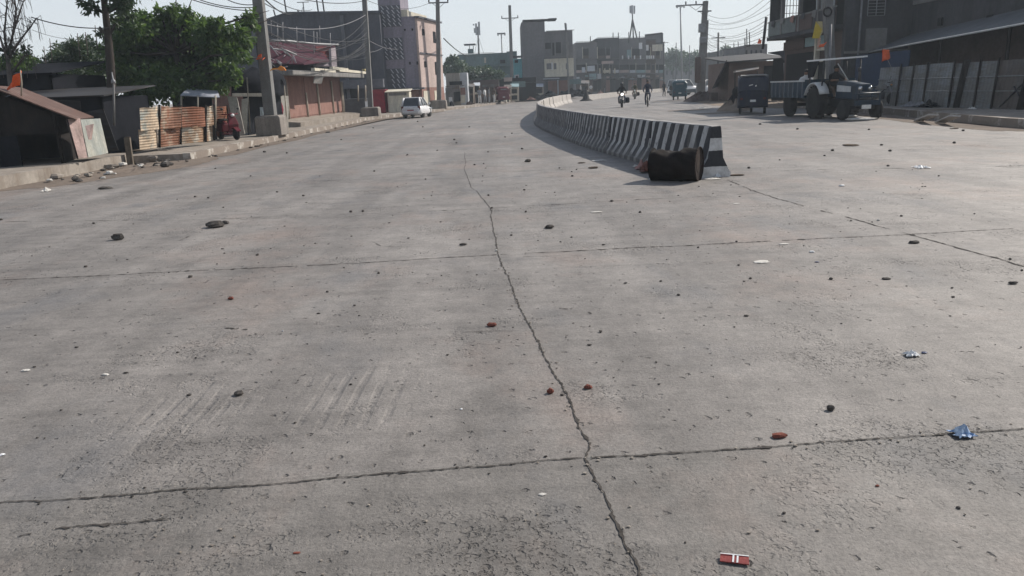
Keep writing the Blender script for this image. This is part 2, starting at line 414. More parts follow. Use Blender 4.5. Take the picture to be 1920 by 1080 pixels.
o = blob_sheet('dirt_verge', [(-10.9, 15.4), (-9.6, 16.2), (-8.6, 18.5), (-8.2, 20.3), (-8.3, 22.2), (-8.9, 23.5), (-9.1, 22.4), (-10.4, 21.8), (-10.7, 20), (-10.7, 17)], 0.004, M_DUST, 0.05); struct(o)
o = blob_sheet('dirt_shoulder', [(16.2, 40), (14.6, 44), (14.0, 52), (15.2, 60), (16.4, 70), (19.5, 84), (30, 84), (32, 60), (26, 42), (19, 39)], 0.006, M_DIRT, 0.10, 4); struct(o)
o = blob_sheet('roadside_dust', [(-9.0, 30), (-8.3, 36), (-8.2, 45), (-8.0, 52), (-5.2, 67), (-5.3, 69), (-8.8, 53.5), (-9.0, 45)], 0.004, M_DUST, 0.0, 8); struct(o)

o = blob_sheet('roadside_dust', [(14.25, 18), (14.15, 22), (15.5, 31.8), (15.9, 40), (15.0, 38), (14.4, 32), (13.3, 25), (13.0, 21)], 0.004, M_DUST, 0.0, 9); struct(o)

def crack(name, pts, wmin, wmax, seed, gap=0.12, step=0.05, wob=0.012):
    """a slab joint: a ragged dark opening with broken edges"""
    rg = random.Random(seed); q = MB(); line = dense(pts, step); off = 0.0; run = []
    def flush():
        if len(run) > 2:
            k = len(run); vs = [p for a in run for p in a]
            q.add(vs, [(2 * i, 2 * i + 1, 2 * i + 3, 2 * i + 2) for i in range(k - 1)])
        run.clear()
    drop = 0
    for i, p in enumerate(line):
        a = Vector(line[max(i - 1, 0)]); c = Vector(line[min(i + 1, len(line) - 1)]); t = (c - a)
        if t.length < 1e-6: continue
        t.normalize(); nn = Vector((-t.y, t.x))
        off = off * 0.93 + rg.gauss(0, wob * 0.45)
        wd = wmin + (wmax - wmin) * rg.random() ** 1.6; wd *= 2.2 if rg.random() < 0.05 else 1
        if drop > 0: drop -= 1; flush(); continue
        if rg.random() < gap: drop = rg.randint(1, 4)
        c0 = Vector(p) + nn * (off + rg.uniform(-1, 1) * (0.0028 if wob < 0.01 else wob * 0.28)); e = rg.uniform(0.3, 0.7)
        l, r_ = c0 + nn * wd * e, c0 - nn * wd * (1 - e)
        run.append(((r_.x, r_.y, 0.004), (l.x, l.y, 0.004)))
    flush()
    return struct(q.build(name, M_CRACK))
CJ = [(0.42, 1.9), (0.36, 2.6), (0.30, 3.05), (0.33, 3.2), (0.2, 4.2), (0.05, 5.5), (-0.12, 7.4), (-0.2, 9.0), (-0.26, 10.6)]
crack('road_joint', CJ, 0.004, 0.016, 1, 0.0, 0.02, 0.006)
crack('road_joint', [(-0.26, 10.6), (-0.5, 12.4), (-0.62, 13), (-0.9, 16), (-1.0, 18.5), (-1.15, 21)], 0.006, 0.013, 51, 0.02, 0.06, 0.008)
crack('road_joint', [(-4, 2.55), (-3.0, 2.72), (-2.19, 2.88), (-1.0, 2.95), (0.28, 3.07)], 0.004, 0.015, 2, 0.0, 0.02, 0.005)
crack('road_joint', [(0.32, 3.06), (1.2, 3.10), (2.33, 3.19), (3.6, 3.28)], 0.004, 0.014, 3, 0.0, 0.02, 0.005)
crack('road_joint', [(-6.5, 7.2), (-4.0, 7.25), (-1.5, 7.32), (-0.14, 7.45)], 0.006, 0.024, 4, 0.01, 0.03, 0.006)
crack('road_joint', [(-0.1, 7.45), (1.5, 7.5), (4.1, 7.6), (5.2, 7.66)], 0.006, 0.024, 5, 0.015, 0.03, 0.006)
crack('road_joint', [(-4.0, 10.5), (-0.3, 10.55), (1.6, 10.75), (3.6, 10.9)], 0.006, 0.018, 6, 0.10)
crack('road_joint', [(-7.8, 11.3), (-4.1, 10.6), (-3.5, 10.62)], 0.008, 0.025, 7, 0.15)
crack('road_joint', [(4.35, 5.6), (4.1, 7.6), (3.75, 9.8), (3.62, 11), (3.66, 12.6)], 0.008, 0.026, 8, 0.05)
crack('road_joint', [(-4.02, 5.2), (-4.06, 7.3), (-3.97, 9.8), (-4.2, 13), (-4.8, 20)], 0.003, 0.010, 9, 0.45)
crack('road_joint', [(-5.4, 15.0), (-2.0, 15.2), (1.6, 15.4)], 0.01, 0.03, 10, 0.2, 0.1)
crack('road_joint', [(5.0, 13.6), (6.8, 13.2), (8.2, 12.9), (11, 12.6)], 0.008, 0.025, 11, 0.15, 0.1)
def chips(name, line, n_, spread, smax, m, seed):
    """broken flakes of concrete lying along a joint, too many to count"""
    rg = random.Random(seed); L_ = dense(line, 0.02); q = MB()
    for _ in range(n_):
        p = rg.choice(L_); sz = smax * rg.random() ** 2 + 0.002; q.ball((p[0] + rg.gauss(0, spread), p[1] + rg.gauss(0, spread), 0.003 + sz * 0.2), (sz * rg.uniform(0.7, 1.8), sz, sz * 0.45), 5, 4, 0.25, rg)
    o = q.build(name, m); o['kind'] = 'stuff'; return o
for k_, (ln_, n_) in enumerate(((CJ[:7], 260), ([(-3, 2.72), (-2.19, 2.88), (-1.0, 2.95), (0.28, 3.07)], 150), ([(0.32, 3.06), (1.2, 3.10), (2.33, 3.19)], 150))):
    chips('concrete_crumbs', ln_, n_ // 3, 0.03, 0.006, M_CRACK if k_ % 2 else M_PATH, 70 + k_)
gl = [(rnd.uniform(-2.2, 2.4), rnd.uniform(2.0, 3.4)) for _ in range(60)]
chips('concrete_crumbs', [(-2.2, 2.3), (2.4, 2.4)], 160, 0.35, 0.005, M_PATH, 90)
chips('concrete_crumbs', [(-4, 4.5), (4, 5)], 160, 1.2, 0.008, M_CRACK, 91)
chips('concrete_crumbs', [(-6, 9), (7, 10)], 260, 2.2, 0.012, M_CRACK, 92)
crack('surface_crack', [(-1.75, 8.45), (-1.55, 8.4), (-1.5, 8.3), (-1.42, 8.12), (-1.2, 8.05)], 0.004, 0.016, 12, 0.1)
crack('surface_crack', [(-1.95, 2.62), (-1.75, 2.655), (-1.6, 2.68), (-1.4, 2.69)], 0.003, 0.016, 13, 0.03, 0.02)
crack('surface_crack', [(-0.35, 4.95), (0.0, 4.93)], 0.003, 0.008, 14, 0.2)
crack('surface_crack', [(0.12, 7.3), (0.7, 7.26)], 0.004, 0.012, 15, 0.3)
crack('surface_crack', [(-2.1, 5.3), (-1.9, 5.22), (-1.8, 5.1)], 0.003, 0.018, 16, 0.2, 0.02)
crack('surface_crack', [(0.35, 5.45), (0.5, 5.4), (0.58, 5.25)], 0.003, 0.018, 17, 0.2, 0.02)

# ------------------------------------------------------------------ median barriers
def stripe_mat(name, period, duty, slant, white, black, wear):
    m, n, b = new_mat(name)
    v = mapped(n); s = sep(n, v)
    u = mth(n, 'ADD', s[0], mth(n, 'MULTIPLY', s[2], slant))
    u = mth(n, 'ADD', u, mth(n, 'MULTIPLY', noise(n, v, 6, 3), 0.05))
    fr = mth(n, 'FRACT', mth(n, 'DIVIDE', u, period))
    isw = mth(n, 'LESS_THAN', fr, duty)
    worn = ramp(n, noise(n, v, 5, 6, 0.75), [(wear, 0.0), (wear + 0.14, 1.0)])
    grime = noise(n, v, 2.2, 6, 0.7)
    wc = mix(n, ramp(n, grime, [(0.35, 0.0), (0.75, 0.75)]), white, (0.2, 0.19, 0.18))
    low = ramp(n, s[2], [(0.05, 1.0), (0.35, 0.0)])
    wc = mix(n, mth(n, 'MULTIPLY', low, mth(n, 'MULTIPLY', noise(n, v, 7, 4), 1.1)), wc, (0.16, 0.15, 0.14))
    bc = mix(n, grime, black, tuple(x * 1.9 for x in black))
    col = mix(n, mth(n, 'MULTIPLY', isw, worn), bc, wc)
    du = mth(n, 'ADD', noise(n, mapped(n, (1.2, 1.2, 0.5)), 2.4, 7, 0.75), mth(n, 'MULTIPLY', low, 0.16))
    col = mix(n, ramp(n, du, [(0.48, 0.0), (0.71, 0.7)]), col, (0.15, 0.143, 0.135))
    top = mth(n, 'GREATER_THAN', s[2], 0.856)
    col = mix(n, top, col, mix(n, noise(n, v, 8, 5), (0.34, 0.33, 0.32), (0.2, 0.19, 0.185)))  # top face coloured paler, the sun on it put into the paint
    n.links.new(col, b.inputs['Base Color']); b.inputs['Roughness'].default_value = 0.8
    bump(n, b, noise(n, v, 18, 5), 0.5, 0.02); return m
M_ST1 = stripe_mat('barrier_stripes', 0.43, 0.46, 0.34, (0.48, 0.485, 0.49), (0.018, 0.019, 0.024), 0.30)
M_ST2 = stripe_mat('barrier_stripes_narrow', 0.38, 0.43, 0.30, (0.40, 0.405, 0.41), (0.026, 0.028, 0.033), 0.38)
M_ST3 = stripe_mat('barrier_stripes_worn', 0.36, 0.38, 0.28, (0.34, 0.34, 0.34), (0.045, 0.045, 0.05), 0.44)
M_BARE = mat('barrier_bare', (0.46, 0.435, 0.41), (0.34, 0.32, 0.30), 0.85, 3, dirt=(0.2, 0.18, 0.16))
def end_paint():
    m, n, b = new_mat('barrier_end_bands'); v = mapped(n); s = sep(n, v)
    z = mth(n, 'ADD', s[2], mth(n, 'MULTIPLY', noise(n, v, 9, 3), 0.03))
    w1 = mth(n, 'MULTIPLY', mth(n, 'GREATER_THAN', z, 0.47), mth(n, 'LESS_THAN', z, 0.68))
    w2 = mth(n, 'LESS_THAN', z, 0.20); wm = mth(n, 'MAXIMUM', w1, w2)
    wc = mix(n, ramp(n, noise(n, v, 5, 5, 0.7), [(0.35, 0.0), (0.7, 0.8)]), (0.6, 0.6, 0.6), (0.26, 0.25, 0.24))
    col = mix(n, wm, (0.024, 0.025, 0.03), wc)
    n.links.new(col, b.inputs['Base Color']); b.inputs['Roughness'].default_value = 0.8
    bump(n, b, noise(n, v, 18, 5), 0.5, 0.02); return m
M_END = end_paint()
PROF = [(-0.29, 0.0), (-0.29, 0.085), (-0.265, 0.11), (-0.145, 0.33), (-0.088, 0.84), (-0.07, 0.87), (0.07, 0.87), (0.088, 0.84), (0.145, 0.33), (0.265, 0.11), (0.29, 0.085), (0.29, 0.0)]
def barrier_mesh(L, seed):
    rg = random.Random(seed); q = MB(); N_ = 10; secs = []
    for i in range(N_ + 1):
        x = L * i / N_; e = 0.006
        if i in (0, N_): k = 0.965
        else: k = 1
        secs.append([(x, y * k + rg.uniform(-e, e), z * (1 if z < 0.2 else (0.99 if k < 1 else 1)) + (rg.uniform(-e, e) if 0.05 < z else 0)) for y, z in PROF])
    q.loft(secs)
    q.mi[-1] = 0; q.mi[-2] = 1
    return q
MED = [(3.56, 13.0), (3.1, 15.9), (2.68, 18.9), (2.36, 21.9), (2.11, 24.9), (1.92, 27.9), (1.76, 30.9), (1.66, 33.9), (1.66, 36.9)]
FARM = [(1.66, 36.9), (1.85, 42), (2.15, 46.5), (2.7, 53), (3.4, 60), (4.4, 67.5), (5.5, 75), (6.9, 82)]
names8 = ['boldly striped concrete barrier at the near end of the median, behind the oil drum',
          'striped concrete barrier, second from the oil drum along the median',
          'black and white striped barrier, third from the oil drum along the median',
          'barrier with narrower worn stripes, fourth from the oil drum along the median',
          'grey barrier with faint stripes, fifth from the oil drum along the median',
          'dark weathered barrier with almost no stripes, sixth from the oil drum',
          'dark weathered barrier second from the bend of the striped median',
          'dark weathered barrier at the bend where the striped median ends']
GB = 'concrete median barriers'
protos = {}
def put_barrier(a, b_, m, label, key):
    a = Vector((*a, 0)); b_ = Vector((*b_, 0)); d = b_ - a; L = d.length - 0.07; a = a + Vector((rnd.uniform(-0.02, 0.02), 0, 0)); d = d + Vector((rnd.uniform(-0.03, 0.03), 0, 0))
    o = barrier_mesh(L, len(XF)).build('road_barrier', [m, M_END if key == 0 else m])
    o.location = a; o.rotation_euler = (0, 0, math.atan2(d.y, d.x)); XF[o.name] = Matrix.Translation(a)
    return tag(o, label, 'road barrier', GB)
# the first end face (x = 0) carries the bands; its polygon is index -2
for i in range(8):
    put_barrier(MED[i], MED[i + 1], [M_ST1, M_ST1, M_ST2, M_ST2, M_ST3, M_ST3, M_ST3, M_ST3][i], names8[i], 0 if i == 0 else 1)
far_l = dense(FARM, 3.2)
for i in range(len(far_l) - 1):
    lab = 'pale bare concrete barrier on the far bend of the median, behind the striped ones'
    put_barrier(far_l[i], far_l[i + 1], M_BARE, lab, 1)
# low painted median beyond the cone
strip('median_kerb', dense([(9.6, 91), (14, 106), (20, 125), (30, 150), (47, 185), (75, 225)], 4), -0.25, 0.25, -0.02, 0.62, M_BARE)

# traffic cone post, dark
t = thing('traffic_cone', 'dark traffic cone with a tall post standing in the gap of the far median', 'traffic cone', (9.3, 88.5, 0))
q = MB(); q.lathe([(0.75, 0.0), (0.72, 0.06), (0.4, 0.25), (0.22, 0.9), (0.1, 1.35)], n=12); q.build('cone_body', mat('black_rubber', (0.02, 0.02, 0.022), (0.035, 0.033, 0.03), 0.8), t)
q = MB(); q.tube([(0, 0, 1.3), (0, 0, 2.0)], 0.05); q.build('cone_post', mat('black_rubber', (0, 0, 0)), t)

# ------------------------------------------------------------------ oil drum and rubbish at the barrier end
M_DRUM = mat('rusted_drum', (0.009, 0.008, 0.008), (0.02, 0.014, 0.012), 0.85, 4, bmp=0.5, dirt=(0.015, 0.014, 0.014), metal=0.2)
M_DRUM2 = mat('drum_bottom', (0.045, 0.032, 0.027), (0.02, 0.015, 0.014), 0.9, 5, bmp=0.5)
base = G(1262, 338); ax = Vector((0.88, -0.47, 0)).normalized()
t = thing('oil_drum', 'rusty black oil drum lying on its side against the end of the striped barrier', 'oil drum', (base.x, base.y, 0), math.atan2(ax.y, ax.x))
q = MB(); Rr = 0.275; N_ = 28; prof = []
for i in range(25):
    x = -0.36 + 0.80 * i / 24; r = Rr + (0.012 if i in (8, 16) else 0) + (0.010 if i in (0, 24) else 0)
    prof.append((r, x))
secs = []
rg = random.Random(3)
for r, x in prof:
    sec = []
    for j in range(N_):
        a = 2 * math.pi * j / N_; y, z = math.cos(a), math.sin(a); lump = 0.022 * math.sin(3 * a + x * 9) * math.sin(x * 7 + 1.3) + 0.012 * math.sin(7 * a - x * 15)
        lump *= max(0.0, 1 - (x / 0.42) ** 6)
        dn = 0.07 * max(0, z) ** 2 * math.exp(-((x + 0.02) / 0.2) ** 2) + 0.035 * math.exp(-((x + 0.36) / 0.12) ** 2) * max(0, z)
        rr = (r - dn + lump) * (1 + rg.uniform(-0.008, 0.008)); sec.append((x, y * rr, Rr + z * rr))
    secs.append(sec)
q.loft(secs, True, False); q.build('drum_body', M_DRUM, t)
q = MB(); q.lathe([(0.272, 0.425), (0.272, 0.428)], (0, 0, Rr), 'x', 28, False); q.lathe([(0.15, 0.4285), (0.14, 0.434)], (0, 0, Rr), 'x', 20, False); q.build('drum_bottom', M_DRUM2, t)
q = MB(); q.lathe([(0.27, -0.345), (0.27, -0.34)], (0, 0, Rr), 'x', 28, False); q.build('drum_lid', M_DRUM, t)
q = MB()
for k in range(28):
    a0, a1 = 2 * math.pi * k / 28, 2 * math.pi * (k + 1) / 28
    q.tube([(0.44, math.cos(a0) * 0.283, Rr + math.sin(a0) * 0.283), (0.44, math.cos(a1) * 0.283, Rr + math.sin(a1) * 0.283)], 0.010, 5)
q.build('drum_rim', M_DRUM2, t)

def rag(name, c, size, m, label, cat, seed, h=0.06, group=None, world=True):
    """a crumpled sheet"""
    rg = random.Random(seed); q = MB(); N_ = 9; vs = []
    a = rg.uniform(0, 6.28)
    for i in range(N_):
        for j in range(N_):
            u, v = i / (N_ - 1) - 0.5, j / (N_ - 1) - 0.5
            x = size[0] * u * (1 + rg.uniform(-0.3, 0.3)); y = size[1] * v * (1 + rg.uniform(-0.3, 0.3))
            z = 0.008 + h * (0.5 - max(abs(u), abs(v))) * 2 * rg.uniform(0.3, 1.2) + rg.uniform(0, h * 0.15)
            vs.append((c[0] + x, c[1] + y, z + (c[2] if len(c) > 2 else 0)))
    q.add(vs, [(i * N_ + j, (i + 1) * N_ + j, (i + 1) * N_ + j + 1, i * N_ + j + 1) for i in range(N_ - 1) for j in range(N_ - 1)])
    o = q.build(name, m, None, True)
    sd = o.modifiers.new('sol', 'SOLIDIFY'); sd.thickness = 0.003
    return tag(o, label, cat, group)
M_WHITE = mat('white_plastic', (0.72, 0.73, 0.74), (0.55, 0.56, 0.57), 0.5, 12)
M_BROWNRAG = mat('brown_rag', (0.16, 0.07, 0.055), (0.09, 0.05, 0.04), 0.95, 8)
M_PINKRAG = mat('faded_pink_plastic', (0.42, 0.26, 0.24), (0.3, 0.17, 0.15), 0.8, 8)
M_BLUEW = mat('blue_wrapper', (0.62, 0.72, 0.82), (0.05, 0.16, 0.38), 0.35, 22)
M_MAROON = mat('maroon_carton', (0.24, 0.055, 0.05), (0.17, 0.04, 0.04), 0.6, 10)
M_STONE = mat('dark_stone', (0.055, 0.05, 0.046), (0.10, 0.09, 0.082), 0.9, 20)
M_RED = mat('brick_chip', (0.20, 0.07, 0.05), (0.13, 0.05, 0.04), 0.95, 20)
M_PALE = mat('pale_scrap', (0.62, 0.60, 0.56), (0.45, 0.43, 0.40), 0.9, 14)
M_STICK = mat('dry_stick', (0.10, 0.075, 0.055), (0.06, 0.045, 0.035), 0.95, 10)
M_NAVY = mat('navy_plastic', (0.02, 0.03, 0.09), (0.03, 0.05, 0.13), 0.5, 10)
p = G(1212, 322); rag('crumpled_rag', (p.x, p.y), (0.26, 0.5), M_BROWNRAG, 'crumpled red-brown rag at the open left end of the oil drum', 'rag', 5, 0.22)
p = G(1204, 318); rag('plastic_sheet', (p.x, p.y + 0.1), (0.22, 0.2), M_PINKRAG, 'faded pink plastic scrap tucked behind the brown rag by the oil drum', 'scrap', 6, 0.16)
p = G(1222, 337); rag('plastic_cup', (p.x, p.y), (0.09, 0.08), M_WHITE, 'small white plastic scrap under the left side of the oil drum', 'litter', 7, 0.05)
p = G(1334, 336); rag('paper_sheet', (p.x, p.y), (0.26, 0.16), M_PALE, 'flat pale paper lying in front of the barrier end', 'paper', 8, 0.015)
p = G(1341, 331); rag('plastic_bag', (p.x, p.y - 0.12), (0.12, 0.12), M_WHITE, 'small white crumpled bag against the foot of the barrier end', 'plastic bag', 9, 0.08)
p = G(1192, 313); rag('foil_scrap', (p.x, p.y), (0.11, 0.12), M_PALE, 'pale scrap in the barrier shadow just left of the oil drum', 'litter', 10, 0.05)

# ------------------------------------------------------------------ loose stones on the road
def stone(px, py, wpx, m=None, flat=0.62, name='stone', label=None, cat='stone', group=None, elong=1.0):
    p = G(px, py + 0.3 * wpx * 0.5); d = (p - Vector((0, 0, HC))).length; s = max(0.010, wpx * d / FPX) * 0.5
    rg = random.Random(int(px * 13 + py * 7)); q = MB()
    a = rg.uniform(0, 3.14)
    q.ball((0, 0, 0), (s * elong, s * rg.uniform(0.7, 1.0), s * flat), 8, 5, 0.2, rg)
    ca, sa = math.cos(a) if elong == 1 else 1, math.sin(a) if elong == 1 else 0.0
    zmin = min(v_[2] for v_ in q.v)
    q.v = [(p.x + x * ca - y * sa, p.y + x * sa + y * ca, max(z - zmin * 0.72, 0.001)) for x, y, z in q.v]
    o = q.build(name, m or M_STONE, None, True)
    return tag(o, label or 'x', cat, group)
S_ = [(366,369,6),(391,371,6),(419,389,4),(176,419,6),(421,475,4),(483,478,8),(407,495,4),(161,500,7),(357,519,9),(570,461,4),(614,547,6),
 (520,360,5),(569,367,6),(496,285,7),(538,287,5),(404,316,4),(93,463,3),(2,412,6),(240,511,3),(317,511,4),(137,385,3),(702,321,5),(798,336,5),
 (811,360,3),(809,367,4),(658,397,8),(681,396,7),(880,449,4),(710,512,8),(922,390,6),(916,366,6),(983,356,6),(986,397,7),(959,441,6),(1009,451,4),
 (1147,377,7),(1200,398,8),(1250,487,4),(1239,527,6),(1272,553,8),(1126,622,9),(962,614,4),(915,285,4),(979,279,6),(907,307,4),(890,309,5),
 (1073,330,6),(1081,318,4),(1072,322,4),(1049,315,4),(764,290,4),(828,517,4),(1200,440,3),(1256,378,3),(852,262,6),(856,268,5),(820,282,4),(763,291,4),
 (783,228,4),(793,238,4),(947,257,4),(960,250,4),(880,238,4),(1425,233,6),(1495,242,6),(1629,243,5),(1806,245,6),(1561,282,8),(1546,292,5),(1653,272,6),
 (1669,283,7),(1789,268,7),(1665,311,6),(1404,315,7),(1690,405,6),(1827,401,4),(1381,453,6),(1309,464,6),(1385,497,6),(1407,522,7),(1558,523,9),
 (1894,486,6),(1785,540,5),(1787,557,6),(1916,507,6),(333,661,6),(115,769,5),(70,821,5),(129,951,5),(1144,1049,5),(1470,962,8),(1797,952,8),(1531,796,4),
 (1285,1017,6),(796,835,6),(700,240,4),(640,262,4),(905,330,3),(1350,300,4),(1462,300,4),(1760,330,4),(1590,390,3),(1480,420,3),(250,420,3),(60,480,3),(1320,610,4),(745,350,3),(600,330,3),(470,330,4)]
for px, py, wp in S_:
    zone = ('left lane' if px < 900 else 'middle lane before the oil drum') if px < 1340 else 'right lane'
    if py < 300: zone = ('left lane far up the road' if px < 900 else 'road left of the barriers') if px < 1340 else 'right lane near the tractor'
    if py > 600: zone = 'foreground, nearest the camera'
    stone(px, py, wp * 0.85, label='small dark stone chip loose on the concrete, ' + zone, group='dark stone chips, ' + zone)
X_ = [
 (222,447,20,M_STONE,0.7,'stone','fist-sized black stone alone on the left lane','stone',1.2),
 (404,422,30,M_STONE,0.5,'earth_clod','large black clod of earth on the left lane, biggest lump on the road','clod',1.25),
 (423,418,14,M_STONE,0.6,'earth_clod','smaller black lump touching the right side of the big clod','clod',1.1),
 (1030,426,15,M_STONE,0.6,'stone','long dark stone in the middle lane below the striped barriers','stone',1.3),
 (868,458,12,M_STONE,0.45,'stone','flat dark stone left of the centre joint','stone',1.4),
 (433,560,11,M_RED,0.6,'brick_chip','small red brick chip alone on the left lane','brick chip',1.2),
 (990,302,12,M_STONE,0.6,'stone','dark stone nearest the shadow of the barriers','stone',1.2),
 (1113,314,13,M_STICK,0.35,'stone','flat dark fragment at the edge of the barrier shadow','stone',1.6),
 (1090,305,9,M_STICK,0.3,'stone','thin dark sliver beside the barrier shadow','stone',1.8),
 (1713,454,15,M_STONE,0.4,'stone','flat black stone by the right-hand joint','stone',1.4),
 (1661,522,12,M_STONE,0.35,'stone','thin flat dark stone in the right lane','stone',1.5),
 (1899,531,12,M_STONE,0.5,'stone','dark flat stone at the right edge of the photo','stone',1.4),
 (1558,767,16,M_STONE,0.8,'stone','round dark pebble in the right foreground','stone',1.0),
 (1460,817,22,M_RED,0.45,'brick_chip','red-brown brick chip beside the front cross joint','brick chip',1.4),
 (448,738,17,M_STONE,0.6,'stone','dark angular stone in the left foreground','stone',1.2),
 (922,609,18,M_RED,0.5,'brick_chip','dark red-brown chip left of the centre joint in the middle distance','brick chip',1.2),
 (1032,735,17,M_RED,0.8,'brick_chip','upright red-brown chip just left of the centre joint','brick chip',0.8),
 (1102,726,17,M_RED,0.6,'brick_chip','pale-tipped brown chip just right of the centre joint','brick chip',1.1),
 (1645,911,7,M_RED,0.5,'brick_chip','tiny red chip in the right foreground','brick chip',1.3),
 (556,1036,11,M_RED,0.25,'brick_chip','flat brown chip near the bottom edge of the photo','brick chip',1.4),
 (1733,661,9,M_NAVY,0.4,'bottle_cap','small navy blue cap beside the white crumpled wrapper','bottle cap',1.2),
 (1532,491,7,M_NAVY,0.3,'plastic_chip','tiny blue plastic chip near the white plate','plastic chip',1.4),
 (1595,269,32,M_STICK,0.12,'stick','dark stick lying across the right lane below the tractor','stick',1.0),
 (1382,326,24,M_STICK,0.15,'earth_clod','flat brown smear of earth right of the barrier end','clod',1.3),
 (1790,240,12,M_STICK,0.2,'stick','short dark stick by the right kerb','stick',1.4),
 (197,351,24,M_STONE,0.22,'rubber_scrap','black flat rubber scrap on the dirt at the left road edge','scrap',1.2),
 (1381,381,10,M_PALE,0.15,'paper_scrap','thin pale paper sliver between the drum and the right joint','paper scrap',1.4),
 (931,470,6,M_PALE,0.8,'pebble','white pebble on the centre joint','pebble',1.0),
 (1118,396,18,M_PALE,0.14,'paper_scrap','long thin white scrap in the middle lane','paper scrap',1.3),
 (1123,299,22,M_PALE,0.14,'paper_scrap','white stick-like scrap in the shadow of the barriers','paper scrap',1.3),
 (1428,487,34,M_PALE,0.09,'paper_plate','flat white paper plate in the right middle distance','paper plate',1.0),
 (1470,456,16,M_PALE,0.15,'paper_scrap','pale flat scrap on the cross joint above the paper plate','paper scrap',1.3),
 (1578,348,10,M_WHITE,0.4,'plastic_scrap','small white scrap right of the barrier end','plastic scrap',1.2),
 (1522,472,9,M_WHITE,0.4,'plastic_scrap','small white scrap right of the paper plate','plastic scrap',1.2),
 (1647,413,6,M_PALE,0.6,'pebble','pale pebble in the right lane','pebble',1.0),
 (530,621,4,M_WHITE,0.8,'pebble','tiny white pebble on the left lane','pebble',1.0),
 (48,694,12,M_PALE,0.3,'paper_scrap','pale scrap near the left edge of the photo','paper scrap',1.3),
 (198,702,10,M_PALE,0.35,'paper_scrap','pale scrap in the left foreground','paper scrap',1.3),
 (4,852,10,M_WHITE,0.3,'paper_scrap','white scrap cut by the left edge of the photo','paper scrap',1.2),
 (865,767,6,M_WHITE,0.5,'pebble','tiny white bit in the central foreground','pebble',1.0),
 (1017,926,12,M_PALE,0.3,'paper_scrap','pale curl of paper in the pitted foreground','paper scrap',1.3)]
for px, py, wp, m_, fl, nm, lab, ct, el in X_:
    stone(px, py, wp * 0.9, m_, fl, nm, lab, ct, None, el)
p = G(1708, 667); rag('plastic_wrapper', (p.x, p.y), (0.075, 0.06), M_WHITE, 'crumpled white wrapper in the right foreground', 'wrapper', 21, 0.03)
p = G(1805, 817); rag('plastic_wrapper', (p.x, p.y), (0.085, 0.075), M_BLUEW, 'blue and white crumpled snack wrapper on the front cross joint', 'wrapper', 22, 0.045)
p = G(1727, 315); rag('plastic_wrapper', (p.x, p.y), (0.20, 0.24), M_WHITE, 'white plastic scrap far out on the right lane', 'wrapper', 23, 0.05)
p = G(88, 359); rag('plastic_wrapper', (p.x, p.y), (0.14, 0.2), M_PALE, 'pale crumpled scrap on the dirt at the far left', 'wrapper', 24, 0.08)
# flattened carton
c_ = G(1377, 1053); t = thing('flat_carton', 'flattened maroon carton with white cross bands at the bottom edge', 'carton', (c_.x, c_.y, 0.004), -0.28)
q = MB(); q.slab([(-0.048, -0.019, 0.005), (0.048, -0.021, 0.006), (0.047, 0.019, 0.012), (-0.047, 0.018, 0.009)], 0.004); q.build('carton_panel', M_MAROON, t)
for x in (-0.004, 0.010):
    q = MB(); q.slab([(x - 0.004, -0.0202, 0.0078), (x + 0.002, -0.0202, 0.0078), (x + 0.004, 0.0182, 0.0126), (x - 0.002, 0.0182, 0.0126)], 0.001); q.build('white_band', M_WHITE, t)
q = MB(); q.slab([(-0.047, 0.014, 0.0126), (0.0465, 0.015, 0.0136), (0.047, 0.019, 0.0137), (-0.047, 0.018, 0.0127)], 0.001); q.build('carton_edge', M_WHITE, t)
# rubble along the left verge
rv = random.Random(11)
for k in range(46):
    x = rv.uniform(-10.4, -8.7); y = rv.uniform(16.5, 23.2)
    if x > -9.2 and y > 22: continue
    sz = rv.choice((0.03, 0.04, 0.05, 0.06, 0.09, 0.14)); q = MB(); q.ball((x, y, 0.05 + sz * 0.3), (sz * rv.uniform(0.8, 1.6), sz, sz * 0.55), 7, 5, 0.25, rv)
    mm = rv.choice((M_PALE, M_STONE, M_PATH, M_PATH, M_STONE))
    kind = 'pale broken concrete lump' if mm is M_PALE else 'black stone' if mm is M_STONE else 'earth-coloured stone'
    tag(q.build('rubble_stone', mm, None, True), kind + ' among the rubble on the dirt below the left footpath', 'stone', 'rubble on the left verge: ' + kind)
for k in range(34):
    y = rv.uniform(22.5, 52); x = -9.0 + abs(rv.gauss(0, 0.28)) + 0.05; sz = rv.choice((0.02, 0.03, 0.03, 0.05, 0.07)); q = MB(); q.ball((x, y, sz * 0.3), (sz * rv.uniform(0.8, 1.7), sz, sz * 0.5), 7, 5, 0.25, rv)
    mm = rv.choice((M_STONE, M_PATH, M_STICK)); kind = {M_STONE.name: 'black', M_PATH.name: 'grey', M_STICK.name: 'brown'}[mm.name]
    tag(q.build('gutter_stone', mm, None, True), kind + ' crumb of rubble in the gutter along the left kerb', 'stone', 'gutter rubble: ' + kind)
o = blob_sheet('gutter_dust', [(-9.1, 22.5), (-8.3, 23.5), (-8.45, 27), (-8.2, 31), (-8.5, 36), (-8.98, 40), (-9.05, 30)], 0.005, M_DUST, 0.0, 14); struct(o)
p = G(288, 297); rag('rubbish_heap', (p.x, p.y + 0.6), (1.5, 1.0), M_STONE, 'black rubbish heap in the broken gap of the left kerb', 'rubbish heap', 31, 0.26)
p = G(262, 300); rag('cement_bag', (p.x + 0.1, p.y), (0.5, 0.4), M_PALE, 'pale torn bag beside the wooden stump post', 'bag', 32, 0.14)
